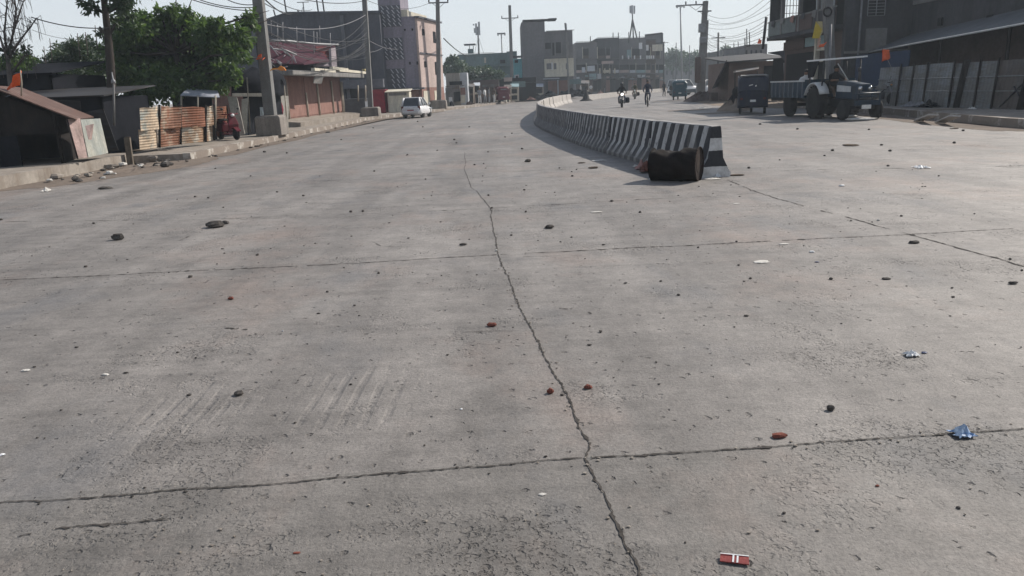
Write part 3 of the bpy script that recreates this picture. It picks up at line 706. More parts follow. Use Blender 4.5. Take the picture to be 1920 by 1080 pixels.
# stump post by the gap
p = G(246, 309); t = thing('stump_post', 'short weathered wooden post standing in the dirt before the left footpath', 'post', (p.x, p.y, 0), 0.2)
q = MB(); q.obox((0, 0, 0.36), (0.15, 0.13, 0.76), 0, 0.03, 0.04); q.build('post_shaft', mat('grey_wood', (0.17, 0.145, 0.115), (0.10, 0.085, 0.07), 0.95, 6, dirt=(0.06, 0.05, 0.04)), t)
q = MB(); q.obox((0.02, 0.0, 0.752), (0.13, 0.11, 0.02), 0.1); q.build('post_top', M_STICK, t)

# ================================================================== LEFT SIDE
M_BLACKTARP = mat('black_tarp', (0.008, 0.009, 0.012), (0.016, 0.017, 0.022), 0.95, 2, bmp=0.6, spec=0.05)
M_DARKWOOD = mat('dark_wood', (0.026, 0.022, 0.02), (0.014, 0.012, 0.012), 0.9, 4, dirt=(0.01, 0.009, 0.009))
M_RUSTROOF = sheet_mat('rusty_roof', (0.17, 0.11, 0.09), (0.105, 0.055, 0.04), 0.6, 5.5, True)
M_BAMBOO = mat('bamboo', (0.42, 0.38, 0.31), (0.27, 0.24, 0.19), 0.8, 6)
M_ORANGE = mat('orange_cloth', (0.75, 0.13, 0.035), (0.55, 0.085, 0.02), 0.8, 5)
M_YELLOW = mat('yellow_cloth', (0.55, 0.42, 0.05), (0.42, 0.30, 0.035), 0.85, 5)
M_CONC = mat('pole_concrete', (0.2, 0.2, 0.198), (0.14, 0.14, 0.138), 0.85, 2.5, dirt=(0.13, 0.125, 0.12))
M_PED = mat('pedestal_concrete', (0.27, 0.245, 0.22), (0.19, 0.17, 0.155), 0.9, 2.0, dirt=(0.1, 0.09, 0.08))
M_STEEL = mat('galvanised_steel', (0.28, 0.29, 0.30), (0.19, 0.195, 0.2), 0.6, 4, metal=0.4)
M_DARKSTEEL = mat('dark_steel', (0.07, 0.072, 0.078), (0.045, 0.045, 0.05), 0.6, 5, metal=0.4)
M_WIRE = mat('cable_rubber', (0.02, 0.02, 0.022), (0.03, 0.03, 0.03), 0.7, 5, bmp=0)
M_CABLEGREY = mat('cable_grey', (0.10, 0.10, 0.105), (0.07, 0.07, 0.075), 0.7, 5, bmp=0)
M_CABLEPALE = mat('cable_pale', (0.22, 0.22, 0.23), (0.15, 0.15, 0.16), 0.5, 5, bmp=0)
def flag(name, label, top, bot, pts, m, pole_m=None, r=0.018):
    t = thing(name, label, 'flag', bot)
    q = MB(); q.tube([bot, ((bot[0] + top[0]) / 2 + 0.02, (bot[1] + top[1]) / 2, (bot[2] + top[2]) / 2), top], [r, r * 0.9, r * 0.6], 6); q.build('flag_pole', pole_m or M_BAMBOO, t, True)
    # cloth: ragged fan of folds between the pole and the listed corners
    q = MB(); rg = random.Random(len(name) + int(abs(bot[0]) * 10)); N_ = 10; rows = []
    a0, a1, b1, b0 = [Vector(p) for p in pts]
    for i in range(N_ + 1):
        u = i / N_; row = []
        for j in range(7):
            v_ = j / 6; p = a0.lerp(a1, v_).lerp(b0.lerp(b1, v_), u)
            p = p + Vector((0.03 * math.sin(u * 9 + v_ * 2), 0.05 * math.sin(u * 8), rg.uniform(-0.01, 0.01)))
            row.append(p)
        rows.append(row)
    q.add([p for r_ in rows for p in r_], [(i * 7 + j, (i + 1) * 7 + j, (i + 1) * 7 + j + 1, i * 7 + j + 1) for i in range(N_) for j in range(6)], True)
    o = q.build('flag_cloth', m, t, True); sd = o.modifiers.new('sol', 'SOLIDIFY'); sd.thickness = 0.006
    return t

# --- low shack with the rusty roof
Cn = Vector((-11.0, 19.2, 0.28)); dl = Vector((-0.94, -0.35, 0)); db = Vector((-0.33, 0.94, 0))
def sh(t_, d_, z): return Cn + dl * t_ + db * d_ + Vector((0, 0, z - 0.28))
t = thing('roadside_shack', 'low dark wooden shack with rusty tin roof and open black front at the left edge', 'shack', tuple(Cn))
q = MB(); q.slab([sh(0, 0.0, 0.28), sh(0, 2.6, 0.28), sh(0, 2.6, 1.42), sh(0, 0.0, 1.42)], 0.05); q.slab([sh(3.4, 2.6, 0.28), sh(3.4, 0, 0.28), sh(3.4, 0, 1.2), sh(3.4, 2.6, 1.2)], 0.05); q.slab([sh(0, 2.6, 0.28), sh(3.4, 2.6, 0.28), sh(3.4, 2.6, 1.25), sh(1.3, 2.6, 2.05), sh(0, 2.6, 1.4)], 0.05); q.build('shack_wall', M_DARKWOOD, t, True)
q = MB(); q.slab([sh(0.02, 0.02, 1.0), sh(0.02, 0.02, 1.42), sh(1.28, 0.02, 2.06), sh(3.4, 0.02, 1.0)], 0.04); q.build('gable_board', M_DARKWOOD, t, True)
q = MB(); q.slab([sh(1.9, -0.1, 0.28), sh(0.9, -0.1, 0.28), sh(0.9, -0.1, 1.0), sh(1.9, -0.1, 1.0)][::-1], 0.05); q.slab([sh(3.3, -0.05, 0.28), sh(2.0, -0.05, 0.28), sh(2.0, -0.05, 1.02), sh(3.3, -0.05, 1.02)][::-1], 0.03); q.build('front_tarp', M_BLACKTARP, t, True)
q = MB(); q.slab([sh(-0.45, -0.35, 1.33), sh(-0.38, 2.9, 1.33), sh(1.25, 2.9, 2.2), sh(1.25, -0.3, 2.2)], 0.03); q.build('roof_slope', M_RUSTROOF, t, True)
q = MB(); q.slab([sh(1.27, -0.3, 2.19), sh(1.27, 2.9, 2.19), sh(3.6, 2.9, 1.1), sh(3.6, -0.35, 1.1)], 0.03); q.build('roof_slope', M_RUSTROOF, t, True)
for tt in (0.05, 1.25, 2.6):
    q = MB(); q.tube([sh(tt, -0.06, 0.28), sh(tt, -0.06, 1.5 if tt != 1.25 else 2.1)], 0.035, 6); q.build('front_post', M_DARKWOOD, t, True)
p0 = W(38, 178, 19.0)
flag('orange_flag', 'orange pennant flying from a pale stick on the roof peak of the low shack', tuple(W(38, 131, 19.0)), tuple(W(40, 180, 19.0)),
     [W(38, 131, 19.0), W(35, 160, 19.05), W(11, 170, 19.2), W(22, 150, 19.2)], M_ORANGE)
M_POSTER = mat('torn_poster', (0.50, 0.36, 0.33), (0.30, 0.235, 0.215), 0.9, 2.2, dirt=(0.11, 0.08, 0.07))
M_GREENTIN = mat('grey_green_sheet', (0.25, 0.28, 0.27), (0.36, 0.35, 0.30), 0.7, 1.3, dirt=(0.16, 0.175, 0.17))
t = thing('poster_board', 'leaning board with a torn faded pink poster against the low shack', 'board', (-10.98, 18.6, 0.28))
q = MB(); q.slab([W(146, 297, 18.9), W(164, 295, 19.15), W(150, 222, 19.35), W(125, 223, 19.0)], 0.03); q.build('poster_sheet', M_POSTER, t, True)
q = MB(); q.tube([W(146, 298, 18.85), W(125, 222, 18.97)], 0.02); q.build('edge_batten', M_DARKWOOD, t, True)
t = thing('tin_sheet', 'tall grey-green tin sheet leaning beside the torn pink poster', 'metal sheet', (-10.8, 20, 0.28))
q = MB(); q.slab([W(166, 295, 19.3), W(203, 287, 20.6), W(188, 222, 20.7), W(151, 224, 19.4)], 0.02); q.build('sheet_panel', M_GREENTIN, t, True)
q = MB(); q.slab([W(166, 262, 19.27), W(172, 262, 19.4), W(176, 232, 19.5), W(160, 236, 19.35)], 0.004); q.build('peeled_patch', M_POSTER, t, True)
# thin white post with a fitting, added dark backdrop shed behind
t = thing('lamp_post', 'thin pale post with a small lamp fitting rising behind the leaning tin sheet', 'post', tuple(W(214, 235, 22.5)))
q = MB(); q.tube([W(214, 236, 22.5), W(213, 150, 22.5)], 0.03); q.build('post_shaft', M_CONC, t, True)
q = MB(); q.lathe([(0.07, 0), (0.06, 0.07), (0.02, 0.13), (0.015, 0.3)], tuple(W(213, 156, 22.5)), 'z', 8); q.build('lamp_head', M_STEEL, t, True)
def shed(name, label, cat, x0, x1, y0, y1, z0, z1, m, roofm, slope=0.3, over=0.2):
    t = thing(name, label, cat, ((x0 + x1) / 2, y0, z0))
    q = MB(); q.wall((x0, y0), (x1, y0), z0, z1, 0.08); q.wall((x1, y0), (x1, y1), z0, z1, 0.08); q.wall((x0, y1), (x0, y0), z0, z1, 0.08); q.wall((x1, y1), (x0, y1), z0, z1, 0.08); q.build('shed_wall', m, t, True)
    q = MB(); q.slab([(x0 - over, y0 - over, z1 + 0.02), (x1 + over, y0 - over, z1 + 0.02), (x1 + over, y1 + over, z1 + 0.02 + slope), (x0 - over, y1 + over, z1 + 0.02 + slope)], 0.04); q.build('shed_roof', roofm, t, True)
    return t
M_TINDARK = sheet_mat('dark_tin', (0.024, 0.027, 0.033), (0.018, 0.015, 0.015), 0.5, 6, False)
M_TINROOF = sheet_mat('grey_tin_roof', (0.16, 0.165, 0.175), (0.11, 0.085, 0.07), 0.4, 5, True)
shed('dark_gap_shed', 'backdrop shed added for the dark gap between the low shack and the rusty tin fence', 'shed', -15.6, -11.6, 22.6, 25.6, 0.25, 1.9, M_BLACKTARP, M_TINDARK)  # black walls added to stand for the darkness of the gap
for k, (x_, y_, h_, ry_, lab) in enumerate(((-12.6, 22.3, 1.55, 0.10, 'crooked dark corrugated sheet leaning on the dark backdrop shed, left one'), (-11.75, 22.2, 1.2, -0.16, 'crooked dark corrugated sheet leaning on the dark backdrop shed, right one'))):
    q = MB(); q.obox((x_, y_, 0.28 + h_ / 2), (0.95, 0.02, h_), 0.1, 0.06, ry_); tag(q.build('corrugated_sheet', M_TINDARK, None, True), lab, 'metal sheet')
shed('backdrop_shed', 'long black backdrop shed added behind the low shack at the far left', 'shed', -24, -14.6, 25.5, 29, 0.25, 2.7, M_BLACKTARP, M_BLACKTARP, 0.5)  # added as a black backdrop for the shade under the trees
shed('yellow_edged_hut', 'dark hut with a yellow roof edge showing between the trees at the far left', 'hut', -20.6, -18.8, 31, 33, 0.2, 3.1, M_DARKWOOD, mat('yellow_board', (0.42, 0.28, 0.06), (0.3, 0.2, 0.05)), 0.12)

# --- corrugated fence panels along the footpath
M_COR1 = sheet_mat('tin_green_cream', (0.34, 0.37, 0.34), (0.46, 0.36, 0.26), 0.55, 12.5)
M_COR2 = sheet_mat('tin_rust_pale', (0.46, 0.38, 0.29), (0.20, 0.085, 0.045), 0.62, 12.5)
M_COR3 = sheet_mat('tin_rust_red', (0.42, 0.33, 0.24), (0.20, 0.072, 0.034), 0.92, 12.5)
M_COR4 = sheet_mat('tin_cream', (0.52, 0.48, 0.40), (0.26, 0.16, 0.095), 0.42, 12.5)
def tin(px0, yb0, yt0, Y0, px1, yb1, yt1, Y1, m, label):
    t = thing('tin_fence', label, 'tin fence', tuple(W((px0 + px1) / 2, (yb0 + yb1) / 2, (Y0 + Y1) / 2)), 0, 'corrugated tin fence panels')
    a, b_, c_, d_ = W(px0, yb0, Y0), W(px1, yb1, Y1), W(px1, yt1, Y1), W(px0, yt0, Y0)
    mid = 0.48
    rg = random.Random(int(px0))
    def bent(P0, P1, P2, P3, nm, mm, off):
        q = MB(); NX, NZ = 7, 6; vs = []
        for i in range(NX + 1):
            for k in range(NZ + 1):
                u, v_ = i / NX, k / NZ; p = P0.lerp(P1, u).lerp(P3.lerp(P2, u), v_) + off
                bow = 0.06 * math.sin(u * 5 + px0) * (0.4 + v_) + 0.006 * rg.uniform(-1, 1)
                edge = rg.uniform(-0.02, 0.03) if k == NZ else 0
                vs.append(p + Vector((bow, -bow * 0.4, edge)))
        q.add(vs, [(i * (NZ + 1) + k, (i + 1) * (NZ + 1) + k, (i + 1) * (NZ + 1) + k + 1, i * (NZ + 1) + k + 1) for i in range(NX) for k in range(NZ)])
        o = q.build(nm, mm, t, True); sd = o.modifiers.new('sol', 'SOLIDIFY'); sd.thickness = 0.01
    bent(a, b_, b_.lerp(c_, mid), a.lerp(d_, mid), 'lower_sheet', m[0], Vector((0, 0, 0)))
    off = Vector((0.05, -0.03, 0))
    bent(a.lerp(d_, mid - 0.03), b_.lerp(c_, mid - 0.03), c_, d_, 'upper_sheet', m[1], off)
    q = MB(); q.tube([b_ + Vector((0.03, 0.02, 0)), c_ + Vector((0.03, 0.02, 0.06))], 0.035, 6); q.build('fence_post', M_DARKWOOD, t, True)
tin(263, 281, 203, 23.2, 297, 277, 200, 24.2, (M_COR1, M_COR1), 'grey-green and cream corrugated panel, leftmost of the tin fence')
tin(297, 277, 200, 24.25, 337, 271, 201, 25.2, (M_COR2, M_COR2), 'rust-streaked pale corrugated panel, second from the left in the tin fence')
tin(338, 270, 201, 25.25, 384, 266, 201, 26.4, (M_COR4, M_COR3), 'corrugated panel with red rusted upper sheet, right of the rust-streaked one')
tin(384, 266, 200, 26.45, 400, 263, 199, 26.9, (M_COR4, M_COR4), 'narrow cream corrugated panel in the tin fence')
tin(401, 257, 200, 29.4, 425, 253, 200, 30.2, (M_COR3, M_COR3), 'rusty corrugated panel behind the red scooter')
# dark stall with a pale-edged awning behind the fence
t = thing('awning_stall', 'dark stall with a pale sagging awning behind the corrugated fence', 'stall', tuple(W(380, 225, 30)))
q = MB(); q.slab([W(338, 178, 27.2), W(412, 182, 27.6), W(408, 170, 29.0), W(352, 165, 29.0)], 0.03); q.build('awning', mat('pale_tarp', (0.38, 0.40, 0.45), (0.25, 0.27, 0.31), 0.7, 2), t, True)
q = MB(); q.wall(W(330, 240, 28.6)[:2], W(404, 240, 28.8)[:2], 0.25, 2.0, 0.06); q.build('back_wall', M_BLACKTARP, t, True)
for px in (340, 371, 404):
    q = MB(); q.tube([W(px, 240, 27.4), W(px, 179, 27.4)], 0.03); q.build('awning_post', M_BAMBOO, t, True)
# planks and doors right of the scooter
M_PLANK = mat('pale_board', (0.47, 0.455, 0.41), (0.36, 0.345, 0.31), 0.85, 1.5, dirt=(0.24, 0.22, 0.19))
q = MB(); q.slab([W(441, 253, 30.2), W(459, 251, 30.2), W(444, 182, 30.6), W(426, 180, 30.6)], 0.04); tag(q.build('leaning_board', M_PLANK, None, True), 'tall pale board leaning sideways right of the red scooter', 'board')
q = MB(); q.slab([W(452, 251, 30.8), W(463, 249, 30.8), W(464, 184, 31.0), W(453, 186, 31.0)], 0.04); tag(q.build('upright_board', M_PLANK, None, True), 'narrow pale upright board between the leaning board and the dark stall door', 'board')
t = thing('tarp_stall', 'stall under a rounded black tarpaulin behind the nearest concrete pole', 'stall', tuple(W(490, 240, 33)))
q = MB(); secs = []; rt_ = random.Random(8); base_ = [(434, 31.5, 142, 0), (446, 31.6, 128, 3), (458, 31.75, 133, -3), (470, 31.9, 126, 2), (486, 32.3, 131, -2), (500, 32.6, 128, 3), (515, 33.0, 133, -2), (526, 34.2, 140, 2), (531, 35.0, 150, 0)]
for px, Y, yt, dy in base_:
    sec = []
    for px_, py_, dY in ((0, 178 + dy, 0.1), (-1, 170 + dy, 0.0), (-2, 160, -0.08), (-1, 150, 0.02), (0, yt + 8, 0.3), (2, yt + 2, 0.9), (4, yt, 1.7), (5, yt + 6, 2.6), (5, 178, 3.0)):
        sec.append(W(px + px_ + rt_.uniform(-1.2, 1.2), py_ + rt_.uniform(-1.5, 1.5), Y + dY + rt_.uniform(-0.1, 0.1)))
    secs.append(sec)
q.loft(secs, True); q.build('tarp_hood', M_BLACKTARP, t, True)
q = MB(); q.wall(W(466, 246, 32.6)[:2], W(533, 240, 37)[:2], 0.2, 2.0, 0.05); q.build('stall_back', M_BLACKTARP, t, True)
for px, Y, yt in ((463, 31.4, 145), (533, 36.0, 160)):
    q = MB(); q.tube([W(px + 6, 248, Y), W(px, yt, Y)], 0.025); q.build('stall_pole', M_BAMBOO, t, True)
q = MB(); q.slab([W(436, 181, 31.3), W(500, 181, 32.3), W(500, 175, 32.3), W(436, 175, 31.3)], 0.05); q.build('eave_cloth', M_PLANK, t, True)
q = MB(); q.slab([W(490, 238, 33.6), W(500, 228, 33.6), W(499, 201, 33.7), W(487, 201, 33.5)], 0.02); tag(q.build('banner_scrap', mat('pale_blue_banner', (0.50, 0.58, 0.64), (0.38, 0.45, 0.5), 0.8, 6), None, True), 'pale blue banner scrap hanging left of the nearest concrete pole', 'banner')
q = MB(); q.slab([W(512, 246, 37.6), W(541, 243, 38.5), W(541, 180, 38.6), W(514, 178, 37.8)], 0.05); tag(q.build('cloth_screen', M_PLANK, None, True), 'beige cloth screen between the nearest concrete pole and the shutter shop', 'screen')
q = MB(); q.ball(tuple(W(521, 205, 37.2)), (0.28, 0.25, 0.42), 10, 8, 0.06); tag(q.build('red_sack', mat('crimson_cloth', (0.22, 0.02, 0.04), (0.14, 0.015, 0.03), 0.85, 4), None, True), 'crimson cloth sack hung on the beige screen right of the nearest pole', 'sack')

# --- red scooter on the footpath
M_SCOOT = mat('scooter_red', (0.12, 0.014, 0.024), (0.09, 0.011, 0.018), 0.4, 3, bmp=0, dirt=(0.06, 0.03, 0.03))
M_TYRE = mat('tyre_rubber', (0.018, 0.018, 0.019), (0.03, 0.029, 0.028), 0.85, 8)
M_CHROME = mat('chrome', (0.6, 0.6, 0.6), (0.5, 0.5, 0.5), 0.25, 3, metal=0.9, bmp=0)
M_SEAT = mat('black_vinyl', (0.02, 0.02, 0.022), (0.03, 0.03, 0.03), 0.5, 5)
def wheel(q, c, r, w_, n=18):
    """tyre turned about the local x axis"""
    q.lathe([(r * 0.62, -w_ / 2), (r * 0.9, -w_ / 2), (r, -w_ * 0.3), (r, w_ * 0.3), (r * 0.9, w_ / 2), (r * 0.62, w_ / 2)], c, 'x', n)
def rim(q, c, r, w_, n=14):
    q.lathe([(r * 0.6, -w_ * 0.42), (r * 0.5, -w_ * 0.3), (r * 0.15, -w_ * 0.36), (r * 0.15, w_ * 0.36), (r * 0.5, w_ * 0.3), (r * 0.6, w_ * 0.42)], c, 'x', n)
sp_ = G(418, 261, 0.19); t = thing('motor_scooter', 'parked dark red scooter on the left footpath in front of the rusty tin fence', 'scooter', (sp_.x + 0.45, sp_.y - 0.6, 0.19), R_(48)); t.scale = (0.95, 0.95, 0.95)
# local: forward is -y
for y in (-0.62, 0.62):
    q = MB(); wheel(q, (0, y, 0.22), 0.22, 0.10); w_ = q.build('wheel', M_TYRE, t)
    q = MB(); rim(q, (0, y, 0.22), 0.22, 0.10); q.build('rim', M_STEEL, w_)
q = MB(); q.loft([[(-0.2, 0.1, 0.30), (0.2, 0.1, 0.30), (0.17, 0.1, 0.62), (-0.17, 0.1, 0.62)], [(-0.22, 0.5, 0.32), (0.22, 0.5, 0.32), (0.19, 0.5, 0.74), (-0.19, 0.5, 0.74)], [(-0.12, 0.92, 0.5), (0.12, 0.92, 0.5), (0.10, 0.95, 0.76), (-0.10, 0.95, 0.76)]]); q.build('rear_body', M_SCOOT, t, bevel=0.05)
q = MB(); q.slab([(-0.2, -0.42, 0.26), (0.2, -0.42, 0.26), (0.2, 0.15, 0.26), (-0.2, 0.15, 0.26)], 0.06); q.build('floorboard', M_SCOOT, t)
q = MB(); q.loft([[(-0.19, -0.45, 0.28), (0.19, -0.45, 0.28), (0.17, -0.38, 0.28), (-0.17, -0.38, 0.28)], [(-0.23, -0.52, 0.6), (0.23, -0.52, 0.6), (0.2, -0.42, 0.6), (-0.2, -0.42, 0.6)], [(-0.15, -0.46, 0.9), (0.15, -0.46, 0.9), (0.13, -0.34, 0.9), (-0.13, -0.34, 0.9)]]); q.build('front_shield', M_SCOOT, t, bevel=0.03)
q = MB(); q.loft([[(-0.09, -0.85, 0.33), (0.09, -0.85, 0.33), (0.09, -0.85, 0.37), (-0.09, -0.85, 0.37)], [(-0.1, -0.62, 0.46), (0.1, -0.62, 0.46), (0.1, -0.62, 0.5), (-0.1, -0.62, 0.5)], [(-0.09, -0.42, 0.36), (0.09, -0.42, 0.36), (0.09, -0.42, 0.42), (-0.09, -0.42, 0.42)]]); q.build('front_mudguard', M_SCOOT, t)
q = MB(); q.loft([[(-0.14, -0.02, 0.74), (0.14, -0.02, 0.74), (0.12, -0.02, 0.8), (-0.12, -0.02, 0.8)], [(-0.15, 0.5, 0.76), (0.15, 0.5, 0.76), (0.13, 0.5, 0.84), (-0.13, 0.5, 0.84)], [(-0.1, 0.85, 0.78), (0.1, 0.85, 0.78), (0.09, 0.85, 0.83), (-0.09, 0.85, 0.83)]]); q.build('saddle', M_SEAT, t, bevel=0.02)
q = MB(); q.tube([(-0.34, -0.30, 1.0), (-0.12, -0.4, 0.98), (0.12, -0.4, 0.98), (0.34, -0.30, 1.0)], 0.025); q.ball((0, -0.42, 0.95), (0.15, 0.1, 0.1)); q.build('handlebar', M_SCOOT, t)
q = MB(); q.ball((0, -0.51, 0.95), (0.08, 0.05, 0.06)); q.build('headlight', M_WHITE, t)
for s in (-1, 1):
    q = MB(); q.tube([(s * 0.28, -0.33, 1.0), (s * 0.33, -0.36, 1.16)], 0.01); q.ball((s * 0.34, -0.37, 1.2), (0.06, 0.015, 0.045)); q.build('mirror', M_SEAT, t)

# --- concrete line poles
def lattice_pole(name, label, base, top, r0, r1, ped=None, group=None):
    t = thing(name, label, 'utility pole', tuple(base))
    q = MB(); b_, tp = Vector(base), Vector(top); d = (tp - b_)
    q.loft([[b_ + Vector((sx * r0, sy * r0 * 1.1, 0)) for sx, sy in ((-1, -1), (1, -1), (1, 1), (-1, 1))], [b_ + d * 0.5 + Vector((sx * (r0 + r1) / 2, sy * (r0 + r1) / 2, 0)) for sx, sy in ((-1, -1), (1, -1), (1, 1), (-1, 1))], [tp + Vector((sx * r1, sy * r1, 0)) for sx, sy in ((-1, -1), (1, -1), (1, 1), (-1, 1))]])
    q.build('pole_shaft', M_CONC, t, True, bevel=0.02)
    if ped:
        q = MB(); w0, w1, h = ped; z0 = 0
        q.loft([[(sx * w0, sy * w0, z0) for sx, sy in ((-1, -1), (1, -1), (1, 1), (-1, 1))], [(sx * w0 * 0.97, sy * w0 * 0.97, h * 0.9) for sx, sy in ((-1, -1), (1, -1), (1, 1), (-1, 1))], [(sx * w1, sy * w1, h) for sx, sy in ((-1, -1), (1, -1), (1, 1), (-1, 1))]])
        o = q.build('pedestal', M_PED, t, bevel=0.03)
    return t
def crossarm(t, c, length, rz, ins=3, m=None, post=0.16):
    q = MB(); q.obox(c, (length, 0.1, 0.1), rz); a = q.build('crossarm', m or M_DARKSTEEL, t, True)
    for k in range(ins):
        u = -0.47 + 0.94 * k / (ins - 1) if ins > 1 else 0
        q = MB(); p = Vector(c) + Vector((math.cos(rz), math.sin(rz), 0)) * length * u
        q.lathe([(0.03, 0.05), (0.06, 0.10), (0.075, 0.16), (0.05, 0.2), (0.07, 0.25), (0.03, 0.32)], tuple(p), 'z', 8); q.build('insulator', M_DARKSTEEL, t, True)
    q = MB(); d = Vector((math.cos(rz), math.sin(rz), 0))
    for s in (-1, 1): q.tube([Vector(c) + d * s * length * 0.33, Vector(c) + Vector((0, 0, -0.45))], 0.02)
    q.build('arm_brace', m or M_DARKSTEEL, t, True)
b1 = Vector((-9.5, 31.6, 0.185)); p1t = W(478, -60, 31.6)
lattice_pole('utility_pole', 'thick concrete pole on a square pedestal, nearest pole on the left footpath', b1, p1t, 0.215, 0.185, (0.52, 0.44, 0.80))
b2 = Vector((-9.35, 54.5, 0.19)); p2t = W(680, -60, 54.5)
lattice_pole('utility_pole', 'slender concrete pole on a low pedestal left of the white car', b2, p2t, 0.17, 0.15, (0.62, 0.5, 0.62))
b3 = Vector((-5.9, 70.5, 0.19)); p3t = W(820, -40, 70.5)
t3 = lattice_pole('utility_pole', 'dark pole with crossarm on a pedestal beyond the white car', b3, p3t, 0.2, 0.16, (0.7, 0.6, 0.75))
crossarm(t3, W(822, 5, 70.4), 1.75, 0.05, 3)
b4 = Vector((1.15, 104, 0.19)); p4t = W(955.5, 10, 104)
t4 = lattice_pole('utility_pole', 'tall dark pole with crossarm in front of the turquoise building', b4, p4t, 0.24, 0.18, (0.6, 0.5, 0.6))
crossarm(t4, W(956, 34, 103.9), 2.2, 0.05, 3)
lattice_pole('utility_pole', 'thin pale pole in front of the tall grey building, left of the cone', Vector((W(1067, 185, 108).x, 108, 0.16)), W(1061, 44, 108), 0.12, 0.1)
# cloths tied on the poles
p = W(521, 129, 31.25); q = MB()
q.loft([[p + Vector((x0 * 0.62, 0, z0 * 0.6)), p + Vector((x0 * 0.62, -0.1, z0 * 0.6 - 0.02)), p + Vector((x0 * 0.62, -0.1, z1 * 0.6)), p + Vector((x0 * 0.62, 0, z1 * 0.6))] for x0, z0, z1 in ((-0.45, -0.1, -0.06), (-0.28, -0.02, 0.05), (0.05, -0.02, 0.05), (0.22, -0.1, 0.17), (0.42, -0.1, 0.06), (0.52, -0.12, -0.08))]); tag(q.build('tied_cloth', mat('orange_yellow_cloth', (0.72, 0.32, 0.06), (0.62, 0.2, 0.05), 0.8, 5), None, True), 'orange-yellow cloth tied round the nearest concrete pole', 'cloth')
p = W(485, 107, 31.0); q = MB(); q.slab([p + Vector((-0.12, 0, -0.1)), p + Vector((0.1, 0, -0.05)), p + Vector((0.12, 0, 0.12)), p + Vector((0.0, 0, 0.08))], 0.02)
q.tube([p + Vector((0.11, 0.01, -0.12)), p + Vector((0.13, 0.4, 0.0))], 0.012); tag(q.build('small_red_flag', M_ORANGE, None, True), 'tiny red flag left of the nearest concrete pole, above the black tarpaulin', 'flag')

# --- shutter shop with flat canopy
M_PINKSH = mat('pinkish_shutter', (0.27, 0.155, 0.13), (0.21, 0.115, 0.095), 0.75, 1.5, dirt=(0.16, 0.09, 0.075))
M_BATTEN = mat('pale_batten', (0.50, 0.45, 0.38), (0.38, 0.34, 0.28), 0.8, 5)
M_SLABC = mat('old_concrete', (0.26, 0.25, 0.24), (0.17, 0.165, 0.16), 0.9, 1.2, dirt=(0.10, 0.10, 0.10))
M_CREAM = mat('cream_plaster', (0.60, 0.56, 0.46), (0.5, 0.47, 0.39), 0.85, 2.5, dirt=(0.3, 0.28, 0.24))
A = Vector((-11.75, 39.8, 0)); B = Vector((-11.3, 54.5, 0)); dS = (B - A).normalized()
t = thing('shutter_shop', 'single-storey shop with pinkish-brown shutters and pale battens under a flat canopy', 'shop', tuple(A))
nS = Vector((dS.y, -dS.x, 0))
def onf(u, out=0.0, z=0.0): return A + dS * u + nS * out + Vector((0, 0, z))
L = (B - A).length
q = MB(); q.wall(onf(0)[:2], onf(L)[:2], 0.55, 2.95, 0.2); q.wall(onf(L)[:2], onf(L, -5)[:2], 0.1, 2.95, 0.2); q.wall(onf(0, -5)[:2], onf(0)[:2], 0.1, 2.95, 0.2); q.build('shop_wall', M_PINKSH, t, True)
q = MB(); q.slab([onf(-0.2, -0.2, 0.56), onf(-0.2, 1.35, 0.40), onf(L + 0.2, 1.35, 0.42), onf(L + 0.2, -0.2, 0.56)], 0.42); q.build('plinth', M_PATH, t, True)
us = [0.0, 2.1, 5.7, 8.3, 11.8, 14.4]
for k in range(5):
    q = MB(); a, b_ = us[k] + 0.12, us[k + 1] - 0.12
    q.slab([onf(a, 0.03, 0.62), onf(b_, 0.03, 0.62), onf(b_, 0.03, 2.75), onf(a, 0.03, 2.75)], 0.03); q.build('shutter', M_PINKSH, t, True)
for k, u in enumerate(us + [15.0]):
    q = MB(); q.tube([onf(min(u, L), 0.10, 0.5), onf(min(u, L) - 0.05, 0.12, 2.6 if k != 2 else 1.9)], 0.06, 6); q.build('batten', M_BATTEN, t, True)
q = MB(); q.slab([onf(-1.4, -0.1, 3.05), onf(-1.4, 1.6, 2.95), onf(L + 0.6, 1.6, 3.05), onf(L + 0.6, -0.1, 3.15)], 0.26); q.build('canopy', M_SLABC, t, True, bevel=0.04)
for a, b_, z in ((2.6, 7.2, 3.07), (8.2, 16.4, 3.16), (6.6, 10.6, 3.24)):
    q = MB(); q.obox(onf((a + b_) / 2, 1.5, z), (b_ - a, 0.2, 0.16), math.atan2(dS.y, dS.x)); q.build('canopy_edge', M_CREAM, t, True)
q = MB(); q.obox(onf(16.2, 1.5, 3.36), (1.2, 0.2, 0.12), math.atan2(dS.y, dS.x)); q.build('canopy_edge', mat('ochre_board', (0.45, 0.38, 0.2), (0.3, 0.26, 0.15)), t, True)
o_ = W(603, 133, 44.0); t = thing('hanging_board', 'grey board hanging aslant from the canopy of the shutter shop', 'signboard', tuple(o_))
q = MB(); q.slab([W(588, 156, 42.9), W(603, 157, 44.2), W(610, 132, 44.2), W(594, 131, 42.9)], 0.05); q.build('board_panel', M_SLABC, t, True)
for px, Y in ((594, 43.1), (609, 44.1)):
    q = MB(); q.tube([W(px, 132, Y), W(px, 124, Y)], 0.012); q.build('hanger', M_WIRE, t, True)
